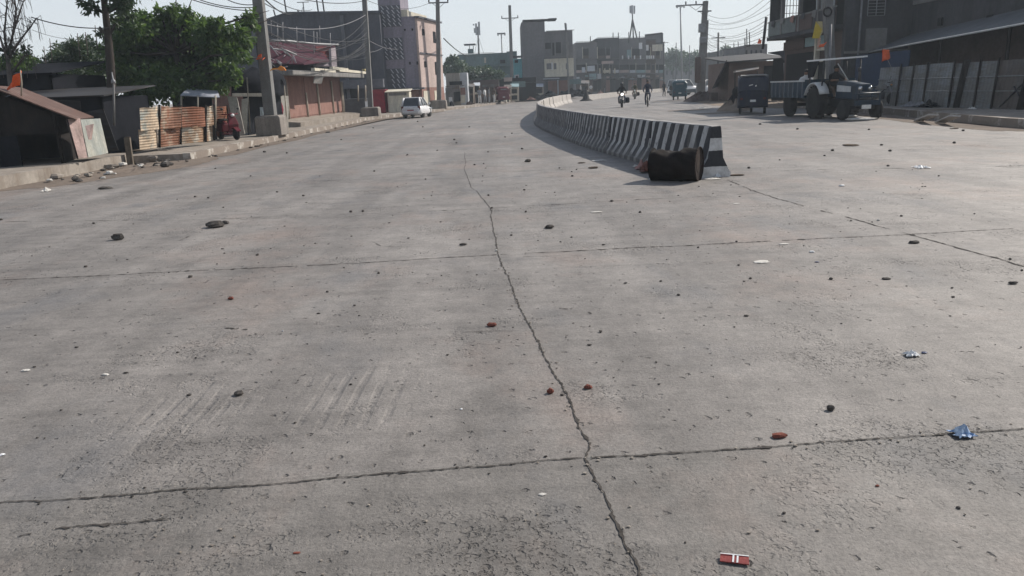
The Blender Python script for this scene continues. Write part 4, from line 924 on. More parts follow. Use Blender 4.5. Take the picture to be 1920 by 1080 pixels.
# upper storey with the magenta awning and clutter
M_MAG = mat('magenta_tarp', (0.065, 0.013, 0.026), (0.045, 0.012, 0.022), 0.9, 1.5, dirt=(0.03, 0.018, 0.024))
M_REDTARP = mat('red_tarp', (0.12, 0.02, 0.022), (0.085, 0.015, 0.02), 0.8, 2)
M_LILAC = mat('lilac_plaster', (0.33, 0.29, 0.31), (0.27, 0.235, 0.255), 0.85, 2)
t = thing('roof_stall', 'makeshift upper stall with dark magenta awning on the canopy of the shutter shop', 'stall', (-13.5, 45, 3.2))
q = MB(); q.slab([W(492, 118, 44), W(570, 120, 45), W(632, 112, 52), W(628, 84, 54), W(575, 82, 50), W(500, 78, 46)], 0.06); q.build('awning', M_MAG, t, True)
q = MB(); q.slab([W(594, 110, 49.2), W(622, 106, 50.6), W(620, 88, 51), W(592, 86, 49.6)], 0.03); q.build('awning_panel', M_REDTARP, t, True)
q = MB(); q.slab([W(622, 125, 50.2), W(632, 125, 51.4), W(629, 89, 51.6), W(621, 90, 50.4)], 0.15); q.build('end_post', M_LILAC, t, True)
q = MB(); q.slab([W(592, 124, 48.9), W(626, 124, 50.6), W(624, 114, 50.7), W(600, 112, 49.2)], 0.1); q.build('low_parapet', M_LILAC, t, True)
q = MB(); q.wall(W(488, 130, 45.6)[:2], W(636, 120, 55)[:2], 3.0, 5.0, 0.1); q.build('back_wall', M_BLACKTARP, t, True)
q = MB(); q.tube([W(497, 76, 43.6), W(540, 77, 45), W(588, 82, 48), W(634, 84, 52)], 0.07, 6); q.build('awning_pole', M_STEEL, t, True)
q = MB(); q.tube([W(503, 83, 42), W(512, 92, 42), W(535, 94, 42.5), W(556, 103, 43)], 0.05, 6); q.build('bent_pipe', M_STEEL, t, True)
rc = random.Random(5)
for k in range(16):
    px = rc.uniform(505, 558); py = rc.uniform(100, 126); Y = rc.uniform(40.6, 43)
    p = W(px, py, Y); dx = rc.uniform(-0.5, 0.5); q = MB(); q.tube([p, p + Vector((dx, rc.uniform(-0.3, 0.3), rc.uniform(-0.5, 0.5)))], rc.uniform(0.02, 0.05), 5)
    tag(q.build('scrap_rod', rc.choice((M_STEEL, M_CABLEPALE, M_LILAC)), None, True), 'pale scrap rod in the tangle piled left of the magenta awning', 'rod', 'scrap rods on the canopy')
for k, (px, yt, yb, Y) in enumerate(((520, 46, 68, 46), (530, 41, 66, 47), (588, 58, 108, 48.6), (594, 60, 78, 50), (599, 48, 60, 52), (619, 62, 80, 52), (556, 50, 72, 48), (571, 54, 64, 50), (508, 38, 46, 47))):
    q = MB(); q.tube([W(px + 1, yb + 22, Y), W(px, yt, Y)], 0.03, 5)
    tag(q.build('roof_rod', M_CABLEPALE, None, True), 'thin pale bamboo rod standing before the dark building wall', 'rod', 'thin rods above the shutter shop')

# --- big dark building
M_DKBLUE = mat('dark_slate_plaster', (0.085, 0.09, 0.11), (0.06, 0.065, 0.08), 0.85, 0.8, dirt=(0.04, 0.043, 0.052))
M_DKBLUE2 = mat('slate_plaster', (0.125, 0.13, 0.15), (0.095, 0.10, 0.118), 0.85, 0.8)
xl, xm, xr = W(497, 100, 66.4).x, W(547, 100, 66.4).x, W(717, 100, 66.4).x
zl, zm, zr = W(497, 38, 66.4).z, W(547, 23, 66.4).z, W(690, 22, 66.4).z
t = thing('dark_building', 'broad dark slate building with flat roof and rooftop rods behind the shutter shop', 'building', ((xl + xr) / 2, 66.4, 0))
q = MB()
q.slab([(xl - 2.5, 66.4, 0), (xr, 66.4, 0), (xr, 66.4, zr), (xm, 66.4, zm), (xl, 66.4, zl), (xl - 2.5, 66.4, zl - 0.9)], 0.3)
q.slab([(xr, 66.7, 0), (xr, 67.9, 0), (xr, 67.9, zr), (xr, 66.7, zr)], 0.3)
q.build('wall', M_DKBLUE, t, True)
q = MB(); q.slab([(xl, 66.3, zl), (xm, 66.3, zm + 0.03), (xm, 76, zm + 0.03), (xl, 76, zl)], 0.12); q.slab([(xm, 66.25, zm + 0.04), (xr + 0.2, 66.25, zr + 0.04), (xr, 67.9, zr + 0.04), (xm, 67.9, zm + 0.04)], 0.2); q.build('roof', M_DKBLUE, t, True)
for x0, x1 in ((W(678, 60, 66.3).x, W(690, 60, 66.3).x), (W(640, 60, 66.3).x, W(646, 60, 66.3).x)):
    q = MB(); q.box(x0, x1, 66.2, 66.39, 0.2, zr - 0.2); q.build('pilaster', M_DKBLUE2, t, True)
q = MB(); q.box(W(632, 60, 66.3).x, xr, 65.5, 66.38, 2.2, 2.9); q.build('lower_band', M_DKBLUE2, t, True)
for (px0, px1, y0, y1) in ((650, 672, 165, 200),):
    a, b_ = W(px0, y1, 66.3), W(px1, y0, 66.3); q = MB(); q.box(a.x, b_.x, 66.25, 66.38, 0.4, b_.z); q.build('doorway', M_BLACKTARP, t, True)
# rods, aerials on the roof
for px, yt in ((517, 18), (538, -30), (598, -30), (609, -30), (562, 18)):
    p = W(px, 30, 67); q = MB(); q.tube([(p.x, 67, zm - 0.4), (p.x - 0.12, 67, W(px, yt, 67).z)], 0.06, 6); tag(q.build('roof_rebar', M_DARKSTEEL, None, True), 'dark column rod standing on the roof of the dark slate building', 'rod', 'rods on the dark slate roof')
t = thing('tv_aerial', 'small T-shaped television aerial on the dark slate roof', 'aerial', (W(570, 22, 67).x, 67, zm))
q = MB(); p = W(570, 22, 67); q.tube([(p.x, 67, zm), (p.x, 67, W(570, 4, 67).z)], 0.04); q.build('mast', M_DARKSTEEL, t, True)
q = MB(); zz = W(570, 4, 67).z; q.tube([(p.x - 0.5, 67, zz), (p.x + 0.5, 67, zz)], 0.03); q.tube([(p.x, 67, zz - 0.3), (p.x - 0.25, 67, zm)], 0.02); q.build('aerial_bar', M_DARKSTEEL, t, True)
# low dark frontage below: counter, red shutter, white kiosk
q = MB(); q.box(-11.6, -9.9, 55.6, 57.4, 0.19, 1.35); q.box(-11.7, -9.8, 55.5, 57.5, 1.35, 1.42); tag(q.build('market_counter', mat('slate_counter', (0.14, 0.15, 0.17), (0.1, 0.105, 0.12)), None, True, bevel=0.02), 'slate-grey stall counter left of the slender pole pedestal', 'counter')
for px in (671, 685):
    q = MB(); q.tube([W(px + 1, 190, 55.4), W(px, 160, 55.4)], 0.05); tag(q.build('stall_post', M_BATTEN, None, True), 'pale post above the slate-grey counter, %s' % ('left one' if px == 671 else 'right one by the slender pole'), 'post')

# --- lattice tower and pink-sided building
M_LAV = mat('lavender_plaster', (0.24, 0.22, 0.265), (0.20, 0.185, 0.225), 0.85, 0.7, dirt=(0.13, 0.12, 0.14))
M_LAVD = mat('lattice_recess', (0.10, 0.105, 0.125), (0.075, 0.08, 0.095), 0.9, 2)
M_LAVL = mat('lattice_slat', (0.50, 0.50, 0.54), (0.42, 0.42, 0.46), 0.8, 3)
M_PINKW = mat('pink_plaster', (0.47, 0.375, 0.345), (0.40, 0.32, 0.295), 0.85, 0.8, dirt=(0.29, 0.235, 0.215))
YT = 68.0
def Wx(px, Y=YT): return W(px, 100, Y).x
def Wz(py, px=750, Y=YT): return W(px, py, Y).z
x0, x1, x2 = Wx(716), Wx(757), Wx(786)
t = thing('lattice_building', 'narrow lavender building with slanted lattice screens and a sunlit pink side wall', 'building', ((x0 + x2) / 2, YT, 0))
ztop = Wz(-40); zs = Wz(17, 765); zp = Wz(30, 778); zg = Wz(166, 740)
dP = Vector((0.22, 0.975, 0)).normalized()
C2 = Vector((x2, YT, 0)); C3 = C2 + dP * 6.6
q = MB(); q.box(x0, x1, YT, YT + 6, zg, ztop); q.build('tower', M_LAV, t, True)
q = MB(); q.box(x1 + 0.003, x2 - 0.2, YT + 0.15, YT + 5.8, zg, zp); q.build('front_wall', M_LAV, t, True)
q = MB(); q.slab([(x2, YT + 0.15, zg), (C3.x, C3.y, zg), (C3.x, C3.y, zp - 0.05), (x2, YT + 0.15, zp - 0.05)], 0.2); q.build('side_wall', M_PINKW, t, True)
q = MB(); q.slab([(x2 - 0.25, YT - 0.05, zp), (x2 + 0.18, YT - 0.05, zp), (C3.x + 0.18, C3.y, zp), (C3.x - 0.25, C3.y, zp)], 0.14); q.build('roof_edge', M_LAVD, t, True)
xs = Wx(769)
q = MB(); q.box(x1 + 0.003, xs, YT + 0.2, YT + 4, zp + 0.003, zs); q.slab([(xs, YT + 0.3, zp), (xs + 1.1, YT + 5.5, zp), (xs + 1.1, YT + 5.5, zs - 0.1), (xs, YT + 0.3, zs - 0.1)], 0.15); q.build('stair_head', M_CREAM, t, True)
zc = Wz(97, 805)
q = MB(); q.slab([(x2 + 0.05, YT + 0.15, zc), (x2 + 0.1, YT + 0.12, zc), (C3.x + 0.1, C3.y, zc), (C3.x + 0.05, C3.y, zc)], 0.1); q.build('string_course', M_LAVD, t, True)
def win(u, py0, py1, wd):
    p = C2 + dP * u; z0_, z1_ = W(0, 0, 1).z, 0
    Yp = p.y; z1_ = W(800, py0, Yp).z; z0_ = W(800, py1, Yp).z; nn = Vector((dP.y, -dP.x, 0))
    q = MB(); q.slab([p - dP * wd / 2 + nn * 0.02 + Vector((0, 0, z0_)), p + dP * wd / 2 + nn * 0.02 + Vector((0, 0, z0_)), p + dP * wd / 2 + nn * 0.02 + Vector((0, 0, z1_)), p - dP * wd / 2 + nn * 0.02 + Vector((0, 0, z1_))], 0.05); return q.build('window', M_BLACKTARP, t, True)
win(1.5, 54, 66, 0.6); win(4.6, 60, 81, 0.75); win(1.5, 115, 126, 0.55); win(4.6, 117, 141, 0.75)
for px, y0, y1 in ((762, 54, 57), (776, 53, 57), (767, 116, 121), (781, 115, 121)):
    q = MB(); a, b_ = Wx(px - 1.6), Wx(px + 1.6); q.box(a, b_, YT + 0.1, YT + 0.149, Wz(y1, px), Wz(y0, px)); q.build('vent_hole', M_BLACKTARP, t, True)
# lattice screens: three storeys of slanted slats
for (yt, yb) in ((10, 50), (71, 112), (129, 166)):
    za, zb = Wz(yt, 738), Wz(yb, 738)
    q = MB(); q.box(Wx(718.5), Wx(756.5), YT - 0.06, YT - 0.003, zb, za); scr = q.build('lattice_screen', M_LAVD, t, True)
    nrow = 4 if yb < 120 else 3
    for cidx in range(4):
        if nrow == 3 and cidx == 0: continue
        px = 722 + cidx * 9.6; q = MB(); rh = (za - zb) / (nrow + 1)
        for rr in range(nrow + 1):
            zc_ = za - rh * (rr + 0.5); xa = Wx(px - 2.0 + rr * 0.5); xb = Wx(px + 2.6 + rr * 0.5)
            q.slab([(xa, YT - 0.10, zc_ + rh * 0.42), (xb, YT - 0.10, zc_ - rh * 0.42), (xb + 0.09, YT - 0.10, zc_ - rh * 0.42), (xa + 0.09, YT - 0.10, zc_ + rh * 0.42)], 0.05)
        q.build('slat_column', M_LAVL, scr, True)
# ground floor
q = MB(); q.box(x0 - 0.6, x2 + 0.3, YT - 0.8, YT + 0.2, zg - 0.14, zg); q.build('canopy', M_LAVD, t, True)
q = MB(); q.slab([(x2, YT + 0.2, 0.15), (C3.x, C3.y, 0.15), (C3.x, C3.y, zg), (x2, YT + 0.2, zg)], 0.2); q.box(x0, x2 - 0.25, YT + 0.4, YT + 6, 0.15, zg - 0.15); q.build('ground_floor', M_PINKSH, t, True)
for u0, u1 in ((0.3, 1.9), (3.4, 5.2)):
    nn = Vector((dP.y, -dP.x, 0)) * 0.05; q = MB(); q.slab([C2 + dP * u0 + nn + Vector((0, 0.2, 0.2)), C2 + dP * u1 + nn + Vector((0, 0.2, 0.2)), C2 + dP * u1 + nn + Vector((0, 0.2, zg - 0.3)), C2 + dP * u0 + nn + Vector((0, 0.2, zg - 0.3))], 0.04); q.build('shutter', M_CREAM, t, True)
q = MB(); q.box(-10.9, -9.55, 62.6, 64.2, 0.19, 1.95); q.box(-11.0, -9.45, 62.5, 64.3, 1.95, 2.02); tag(q.build('red_kiosk', mat('kiosk_red', (0.26, 0.015, 0.03), (0.18, 0.012, 0.025), 0.6, 3), None, True, bevel=0.04), 'deep red kiosk between the slender pole and the white kiosk', 'kiosk')
t = thing('white_kiosk', 'white boxy kiosk behind the white hatchback', 'kiosk', (-8.8, 63.5, 0.19))
q = MB(); q.box(-9.35, -7.6, 62.8, 64.3, 0.19, 1.75); q.build('kiosk_body', M_CREAM, t, True, bevel=0.03)
q = MB(); q.slab([(-9.5, 62.5, 1.82), (-7.5, 62.5, 1.82), (-7.5, 64.4, 2.0), (-9.5, 64.4, 2.0)], 0.06); q.build('kiosk_roof', M_CREAM, t, True)
q = MB(); q.box(-9.2, -7.8, 62.74, 62.799, 1.5, 1.7); q.build('serving_hatch', M_SLABC, t, True)

# ------------------------------------------------------------------ vehicles
M_GLASS = mat('dark_glass', (0.03, 0.035, 0.042), (0.05, 0.055, 0.065), 0.12, 2, bmp=0, spec=0.6)
M_CARW = mat('car_white', (0.62, 0.62, 0.63), (0.55, 0.55, 0.56), 0.35, 2, bmp=0, spec=0.5)
M_LAMPRED = mat('lamp_red', (0.10, 0.015, 0.015), (0.07, 0.012, 0.012), 0.3, 3, bmp=0)
M_PLATE = mat('plate_white', (0.7, 0.7, 0.68), (0.6, 0.6, 0.58), 0.5, 8, bmp=0)
M_PLATER = mat('plate_red', (0.30, 0.05, 0.06), (0.25, 0.05, 0.05), 0.5, 8, bmp=0)
M_BUMPER = mat('black_bumper', (0.03, 0.03, 0.032), (0.04, 0.04, 0.042), 0.6, 3)
def csec(y, hw, z0, z1, tw, r=0.12):
    """closed cross section of a body at y: half width hw, top half width tw"""
    return [(-hw * 0.92, y, z0), (-hw, y, z0 + r), (-hw, y, (z0 + z1) / 2), (-tw, y, z1 - r * 0.5), (-tw * 0.86, y, z1), (tw * 0.86, y, z1), (tw, y, z1 - r * 0.5), (hw, y, (z0 + z1) / 2), (hw, y, z0 + r), (hw * 0.92, y, z0)]
def car(name, label, cat, loc, rz, Lc, Wc, Hc, m, suv=False, plate=M_PLATE, low_m=None):
    """a car whose rear is at -y/2 and nose at +y/2"""
    t = thing(name, label, cat, loc, rz); h = Lc / 2; w2 = Wc / 2; belt = Hc * 0.60; fl = 0.2 if not suv else 0.28
    q = MB(); q.loft([csec(-h, w2 * 0.86, fl + 0.12, belt * 0.86, w2 * 0.82), csec(-h + 0.06, w2 * 0.95, fl + 0.04, belt * 0.97, w2 * 0.88), csec(-h + 0.5, w2, fl, belt, w2 * 0.93), csec(0, w2, fl, belt, w2 * 0.93), csec(h - 1.3, w2, fl, belt * 0.98, w2 * 0.92), csec(h - 0.9, w2, fl, belt * 0.92, w2 * 0.88), csec(h - 0.2, w2 * 0.93, fl, belt * 0.80, w2 * 0.84), csec(h, w2 * 0.82, fl + 0.1, belt * 0.66, w2 * 0.74)], True)
    body = q.build('body', m, t)
    rb, rt0, rt1, fb = (-h + 0.1, -h + 0.42, h - 1.95, h - 1.1) if not suv else (-h + 0.06, -h + 0.2, h - 1.95, h - 1.25)
    tw = w2 * 0.74 if not suv else w2 * 0.8
    bz = belt - 0.03
    B0 = [(-w2 * 0.88, rb, bz), (w2 * 0.88, rb, bz), (w2 * 0.88, fb, bz), (-w2 * 0.88, fb, bz)]
    T0 = [(-tw, rt0, Hc - 0.03), (tw, rt0, Hc - 0.03), (tw, rt1, Hc - 0.05), (-tw, rt1, Hc - 0.05)]
    q = MB(); q.loft([B0, T0]); q.build('window_glass', M_GLASS, t)
    q = MB(); q.loft([[(-tw * 1.02, rt0 - 0.03, Hc - 0.05), (tw * 1.02, rt0 - 0.03, Hc - 0.05), (tw * 1.02, rt1 + 0.05, Hc - 0.07), (-tw * 1.02, rt1 + 0.05, Hc - 0.07)], [(-tw * 0.9, rt0 + 0.06, Hc), (tw * 0.9, rt0 + 0.06, Hc), (tw * 0.9, rt1 - 0.1, Hc - 0.01), (-tw * 0.9, rt1 - 0.1, Hc - 0.01)]]); q.build('roof', m, t, bevel=0.02)
    for s in (-1, 1):
        for f_ in (0.0, 0.46, 1.0):
            a = Vector((s * w2 * 0.885, rb + (fb - rb) * f_, bz)); b_ = Vector((s * tw * 1.01, rt0 + (rt1 - rt0) * f_, Hc - 0.04)); q = MB(); q.tube([a, b_], 0.045 if f_ != 0 else 0.075, 6); q.build('pillar', m, t)
        q = MB(); q.obox((s * w2 * 0.80, -h + 0.07, belt * 0.82), (0.17, 0.14, 0.26), 0, 0.1); q.build('tail_light', M_LAMPRED, t, bevel=0.03)
        q = MB(); q.obox((s * w2 * 0.72, h - 0.12, belt * 0.68), (0.3, 0.2, 0.14), 0, -0.2); q.build('headlight', M_CHROME, t, bevel=0.03)
        q = MB(); q.obox((s * (w2 + 0.08), fb - 0.25, belt + 0.08), (0.16, 0.1, 0.13)); q.build('mirror', m, t, bevel=0.03)
        for y in (-h + 0.72, h - 0.75):
            rw = 0.30 if not suv else 0.36
            q = MB(); wheel(q, (s * (w2 - 0.11), y, rw), rw, 0.2); wo_ = q.build('wheel', M_TYRE, t)
            q = MB(); rim(q, (s * (w2 - 0.10), y, rw), rw, 0.2); q.build('rim', M_STEEL, wo_)
    q = MB(); q.obox((0, -h + 0.03, fl + 0.2), (Wc * 0.84, 0.2, 0.2)); q.build('rear_bumper', low_m or m, t, bevel=0.05)
    q = MB(); q.obox((0, h - 0.05, fl + 0.18), (Wc * 0.82, 0.2, 0.2)); q.build('front_bumper', low_m or m, t, bevel=0.05)
    q = MB(); q.obox((0, -h - 0.02, belt * 0.62), (0.45, 0.04, 0.12)); q.build('number_plate', plate, t)
    return t
cp = G(776, 222); car('hatchback_car', 'white hatchback parked at the left kerb, seen from behind', 'car', (cp.x + 0.05, cp.y + 1.85, 0), R_(-9), 3.3, 1.42, 1.36, M_CARW, plate=M_PLATER)
M_TEALLOW = mat('dark_cladding', (0.06, 0.075, 0.08), (0.045, 0.055, 0.06), 0.6, 2)
t = car('white_suv', 'white four-wheel-drive with dark lower body, far up the road behind the small autorickshaw', 'car', (23.1, 100, 0), R_(-62), 4.3, 1.8, 1.95, M_CARW, True, low_m=M_TEALLOW)
q = MB(); q.box(-0.93, 0.93, -2.0, 2.0, 0.3, 0.72); q.build('lower_cladding', M_TEALLOW, t)
q = MB(); wheel(q, (0, 0, 0), 0.33, 0.2); o = q.build('spare_wheel', M_TYRE, t); o.location = (0.1, -2.22, 0.95); o.rotation_euler = (0, 0, R_(90))
car('white_sedan', 'second white car half hidden to the right of the white four-wheel-drive', 'car', (27.3, 103, 0), R_(-55), 4.2, 1.75, 1.8, M_CARW, True)

# autorickshaws (seen from the back)
def rickshaw(name, label, loc, rz, mb, mh, group, sc_=1.0):
    t = thing(name, label, 'autorickshaw', loc, rz, group)
    def sec(y, hw, z0, z1, tw): return [tuple(c * sc_ for c in p) for p in ((-hw, y, z0), (-hw, y, (z0 + z1) * 0.55), (-tw, y, z1 - 0.12), (-tw * 0.8, y, z1), (tw * 0.8, y, z1), (tw, y, z1 - 0.12), (hw, y, (z0 + z1) * 0.55), (hw, y, z0))]
    q = MB(); q.loft([sec(-1.22, 0.62, 0.36, 1.08, 0.60), sec(-1.1, 0.69, 0.30, 1.12, 0.67), sec(-0.3, 0.70, 0.28, 0.95, 0.69), sec(0.35, 0.66, 0.28, 0.62, 0.66), sec(0.75, 0.45, 0.3, 0.98, 0.42), sec(1.25, 0.22, 0.42, 0.95, 0.2)]); q.build('body', mb, t, bevel=0.03)
    q = MB(); q.loft([sec(-1.16, 0.66, 1.05, 1.66, 0.58), sec(-1.0, 0.70, 1.05, 1.76, 0.62), sec(0.0, 0.70, 1.5, 1.80, 0.62), sec(0.8, 0.58, 1.55, 1.72, 0.52)]); q.build('hood', mh, t, bevel=0.03)
    q = MB(); q.slab([tuple(c * sc_ for c in p) for p in ((-0.48, 0.82, 0.95), (0.48, 0.82, 0.95), (0.5, 0.78, 1.58), (-0.5, 0.78, 1.58))], 0.03); q.build('windscreen', M_GLASS, t)
    for s in (-1, 1):
        q = MB(); q.tube([(s * 0.66 * sc_, 0.3 * sc_, 0.6 * sc_), (s * 0.6 * sc_, 0.7 * sc_, 1.6 * sc_)], 0.03); q.tube([(s * 0.70 * sc_, -0.25 * sc_, 0.9 * sc_), (s * 0.66 * sc_, -0.2 * sc_, 1.6 * sc_)], 0.03); q.build('hood_frame', M_DARKSTEEL, t)
        q = MB(); wheel(q, (s * 0.56 * sc_, -0.8 * sc_, 0.22 * sc_), 0.22 * sc_, 0.12); wo_ = q.build('wheel', M_TYRE, t)
        q = MB(); rim(q, (s * 0.56 * sc_, -0.8 * sc_, 0.22 * sc_), 0.22 * sc_, 0.12); q.build('rim', M_STEEL, wo_)
        q = MB(); q.obox((s * 0.52 * sc_, -1.215 * sc_, 0.72 * sc_), (0.12 * sc_, 0.05, 0.1 * sc_)); q.build('tail_light', M_LAMPRED, t)
        q = MB(); q.obox((s * 0.76 * sc_, 0.72 * sc_, 1.22 * sc_), (0.09, 0.05, 0.14)); q.build('mirror', M_DARKSTEEL, t)
    q = MB(); wheel(q, (0, 1.05 * sc_, 0.22 * sc_), 0.22 * sc_, 0.12); wo_ = q.build('wheel', M_TYRE, t)
    q = MB(); rim(q, (0, 1.05 * sc_, 0.22 * sc_), 0.22 * sc_, 0.12); q.build('rim', M_STEEL, wo_)
    q = MB(); q.obox((0, -1.245 * sc_, 0.62 * sc_), (0.26 * sc_, 0.03, 0.1 * sc_)); q.build('number_plate', M_PLATE, t)
    q = MB(); q.slab([tuple(c * sc_ for c in p) for p in ((-0.55, 0.2, 0.62), (0.55, 0.2, 0.62), (0.55, -0.3, 0.66), (-0.55, -0.3, 0.66))], 0.1); q.build('seat', M_SEAT, t)
    return t
M_RKBLUE = mat('rickshaw_blue', (0.010, 0.016, 0.04), (0.008, 0.012, 0.028), 0.5, 2, bmp=0.1, dirt=(0.03, 0.028, 0.027))
M_RKHOOD = mat('rickshaw_hood', (0.02, 0.026, 0.05), (0.05, 0.055, 0.07), 0.7, 2)
M_RKTEAL = mat('rickshaw_teal', (0.03, 0.075, 0.10), (0.022, 0.055, 0.075), 0.45, 2, bmp=0.1)
M_RKRED = mat('rickshaw_maroon', (0.13, 0.03, 0.04), (0.10, 0.025, 0.03), 0.5, 2, bmp=0.1)
GR = 'autorickshaws on the road'
ap = G(1418, 213); t = rickshaw('autorickshaw', 'navy blue autorickshaw seen from behind, just left of the tractor trailer', (ap.x, ap.y + 0.7, 0), R_(-16), M_RKBLUE, M_RKHOOD, GR)
q = MB(); q.slab([(-0.2, -1.19, 1.30), (-0.02, -1.19, 1.34), (-0.03, -1.19, 1.38), (-0.2, -1.19, 1.34)], 0.02); q.build('hood_sticker', M_PLATE, t)
q = MB(); q.slab([(0.08, -1.19, 1.26), (0.15, -1.19, 1.28), (0.15, -1.19, 1.34), (0.08, -1.19, 1.33)], 0.02); q.build('hood_sticker', M_PLATE, t)
q = MB(); q.slab([(-0.6, -1.15, 1.78), (0.6, -1.15, 1.78), (0.58, -0.3, 1.83), (-0.58, -0.3, 1.83)], 0.03); q.build('roof_rail', M_SLABC, t)
ap = G(1277, 187); t = rickshaw('autorickshaw', 'small teal autorickshaw driving away in front of the white four-wheel-drive', (ap.x, ap.y + 1, 0), R_(-8), M_RKTEAL, M_RKTEAL, GR)
q = MB(); q.slab([(-0.35, -1.2, 1.42), (0.35, -1.2, 1.42), (0.33, -1.19, 1.54), (-0.33, -1.19, 1.54)], 0.03); q.build('back_window', M_CABLEPALE, t)
ap = W(941, 187, 92); t = rickshaw('autorickshaw', 'maroon autorickshaw parked by the far left shops', (ap.x, 92, 0.16), R_(12), M_RKRED, M_RKRED, GR)
q = MB(); q.slab([(-0.35, -1.2, 1.42), (0.35, -1.2, 1.42), (0.33, -1.19, 1.54), (-0.33, -1.19, 1.54)], 0.03); q.build('back_window', M_CABLEPALE, t)

# ------------------------------------------------------------------ tractor and trailer
M_TRB = mat('tractor_blue', (0.016, 0.038, 0.066), (0.012, 0.026, 0.046), 0.5, 3, dirt=(0.05, 0.045, 0.04))
M_TRBW = mat('tractor_pale', (0.55, 0.56, 0.56), (0.42, 0.43, 0.43), 0.5, 4)
M_TRLBLUE = mat('trailer_blue', (0.018, 0.043, 0.07), (0.013, 0.03, 0.05), 0.6, 3, dirt=(0.06, 0.05, 0.045))
tx, ty = 12.95, 30.6
t = thing('farm_tractor', 'blue farm tractor with flat sun canopy facing the camera at the right kerb', 'tractor', (tx, ty, 0), R_(3))
# local: nose at -y, rear axle at y=0
for s in (-1, 1):
    q = MB(); q.lathe([(0.36, -0.17), (0.56, -0.19), (0.62, -0.12), (0.62, 0.12), (0.56, 0.19), (0.36, 0.17)], (s * 0.66, 0, 0.62), 'x', 24)
    for k in range(20):
        a = 2 * math.pi * k / 20
        for side in (-1, 1): q.obox((s * 0.66 + side * 0.08, math.cos(a + side * 0.08) * 0.625, 0.62 + math.sin(a + side * 0.08) * 0.625), (0.17, 0.05, 0.06), 0, a, 0)
    wo_ = q.build('rear_tyre', M_TYRE, t)
    q = MB(); q.lathe([(0.37, -0.14), (0.33, -0.10), (0.12, -0.04), (0.12, 0.04), (0.33, 0.10), (0.37, 0.14)], (s * 0.66, 0, 0.62), 'x', 20); q.build('wheel_rim', M_TRBW, wo_)
    q = MB(); q.lathe([(0.2, -0.09), (0.32, -0.1), (0.36, -0.06), (0.36, 0.06), (0.32, 0.1), (0.2, 0.09)], (s * 0.62, -2.1, 0.36), 'x', 20); wo_ = q.build('front_tyre', M_TYRE, t)
    q = MB(); q.lathe([(0.21, -0.08), (0.1, -0.05), (0.1, 0.05), (0.21, 0.08)], (s * 0.62, -2.1, 0.36), 'x', 16); q.build('wheel_rim', M_TRBW, wo_)
    q = MB(); secs = []
    for k in range(9):
        a = R_(20 + k * 17); secs.append([(s * 0.50, math.cos(a) * 0.72, 0.66 + math.sin(a) * 0.70), (s * 0.88, math.cos(a) * 0.72, 0.66 + math.sin(a) * 0.68), (s * 0.88, math.cos(a) * 0.75, 0.66 + math.sin(a) * 0.72), (s * 0.50, math.cos(a) * 0.76, 0.66 + math.sin(a) * 0.74)])
    q.loft(secs, True); q.build('mudguard', M_TRBW, t)
    q = MB(); q.ball((s * 0.18, -2.42, 1.12), (0.09, 0.05, 0.09)); q.build('headlight', M_CHROME, t)
    for y in (-0.55, 0.55):
        q = MB(); q.tube([(s * 0.75, y, 1.25), (s * 0.72, y, 2.2)], 0.03); q.build('canopy_post', M_DARKSTEEL, t)
q = MB(); q.loft([[(-0.24, -2.42, 0.72), (0.24, -2.42, 0.72), (0.24, -2.42, 1.18), (0.17, -2.42, 1.28), (-0.17, -2.42, 1.28), (-0.24, -2.42, 1.18)], [(-0.27, -1.6, 0.75), (0.27, -1.6, 0.75), (0.27, -1.6, 1.26), (0.2, -1.6, 1.36), (-0.2, -1.6, 1.36), (-0.27, -1.6, 1.26)], [(-0.29, -0.75, 0.75), (0.29, -0.75, 0.75), (0.29, -0.75, 1.3), (0.22, -0.75, 1.4), (-0.22, -0.75, 1.4), (-0.29, -0.75, 1.3)]]); bon = q.build('bonnet', M_TRB, t, bevel=0.03)
q = MB(); q.slab([(-0.295, -1.9, 1.0), (-0.30, -0.85, 1.02), (-0.30, -0.85, 1.26), (-0.295, -1.9, 1.2)][::-1], 0.02); q.build('pale_side_panel', M_TRBW, bon)
for k in range(5):
    q = MB(); z = 0.78 + k * 0.055; q.obox((0, -2.43, z), (0.4, 0.03, 0.02)); q.build('grille_bar', M_STEEL, bon)
q = MB(); q.box(-0.2, 0.2, -2.5, 0.3, 0.42, 0.76); q.obox((0, -2.1, 0.45), (1.1, 0.14, 0.14)); q.obox((0, 0, 0.62), (1.1, 0.25, 0.25)); q.build('chassis', M_BUMPER, t, bevel=0.02)
q = MB(); q.obox((0, -2.62, 0.62), (0.95, 0.08, 0.18)); q.obox((0.0, -2.6, 0.85), (0.7, 0.04, 0.05)); q.tube([(-0.45, -2.6, 0.62), (-0.45, -2.6, 0.95), (0.45, -2.6, 0.95), (0.45, -2.6, 0.62)], 0.03); q.build('front_guard', M_TRB, t)
q = MB(); q.obox((-0.05, -2.67, 0.48), (0.34, 0.03, 0.14)); q.build('number_plate', M_PLATE, t)
q = MB(); q.slab([(-0.82, -0.85, 2.24), (0.82, -0.85, 2.30), (0.82, 0.75, 2.30), (-0.82, 0.75, 2.24)], 0.06); q.build('canopy', mat('canopy_white', (0.78, 0.78, 0.78), (0.68, 0.68, 0.68), 0.5, 4), t)
q = MB(); q.slab([(-0.8, 0.6, 1.55), (-0.78, 0.15, 1.6), (-0.8, -0.3, 2.2), (-0.8, 0.7, 2.2)], 0.02); q.build('hanging_curtain', M_BLACKTARP, t)
q = MB(); q.tube([(0, -0.5, 1.05), (0, -0.62, 1.4)], 0.025); q.lathe([(0.19, 0), (0.21, 0.015), (0.19, 0.03)], (0, -0.62, 1.4), 'z', 16); q.build('steering_wheel', M_SEAT, t)
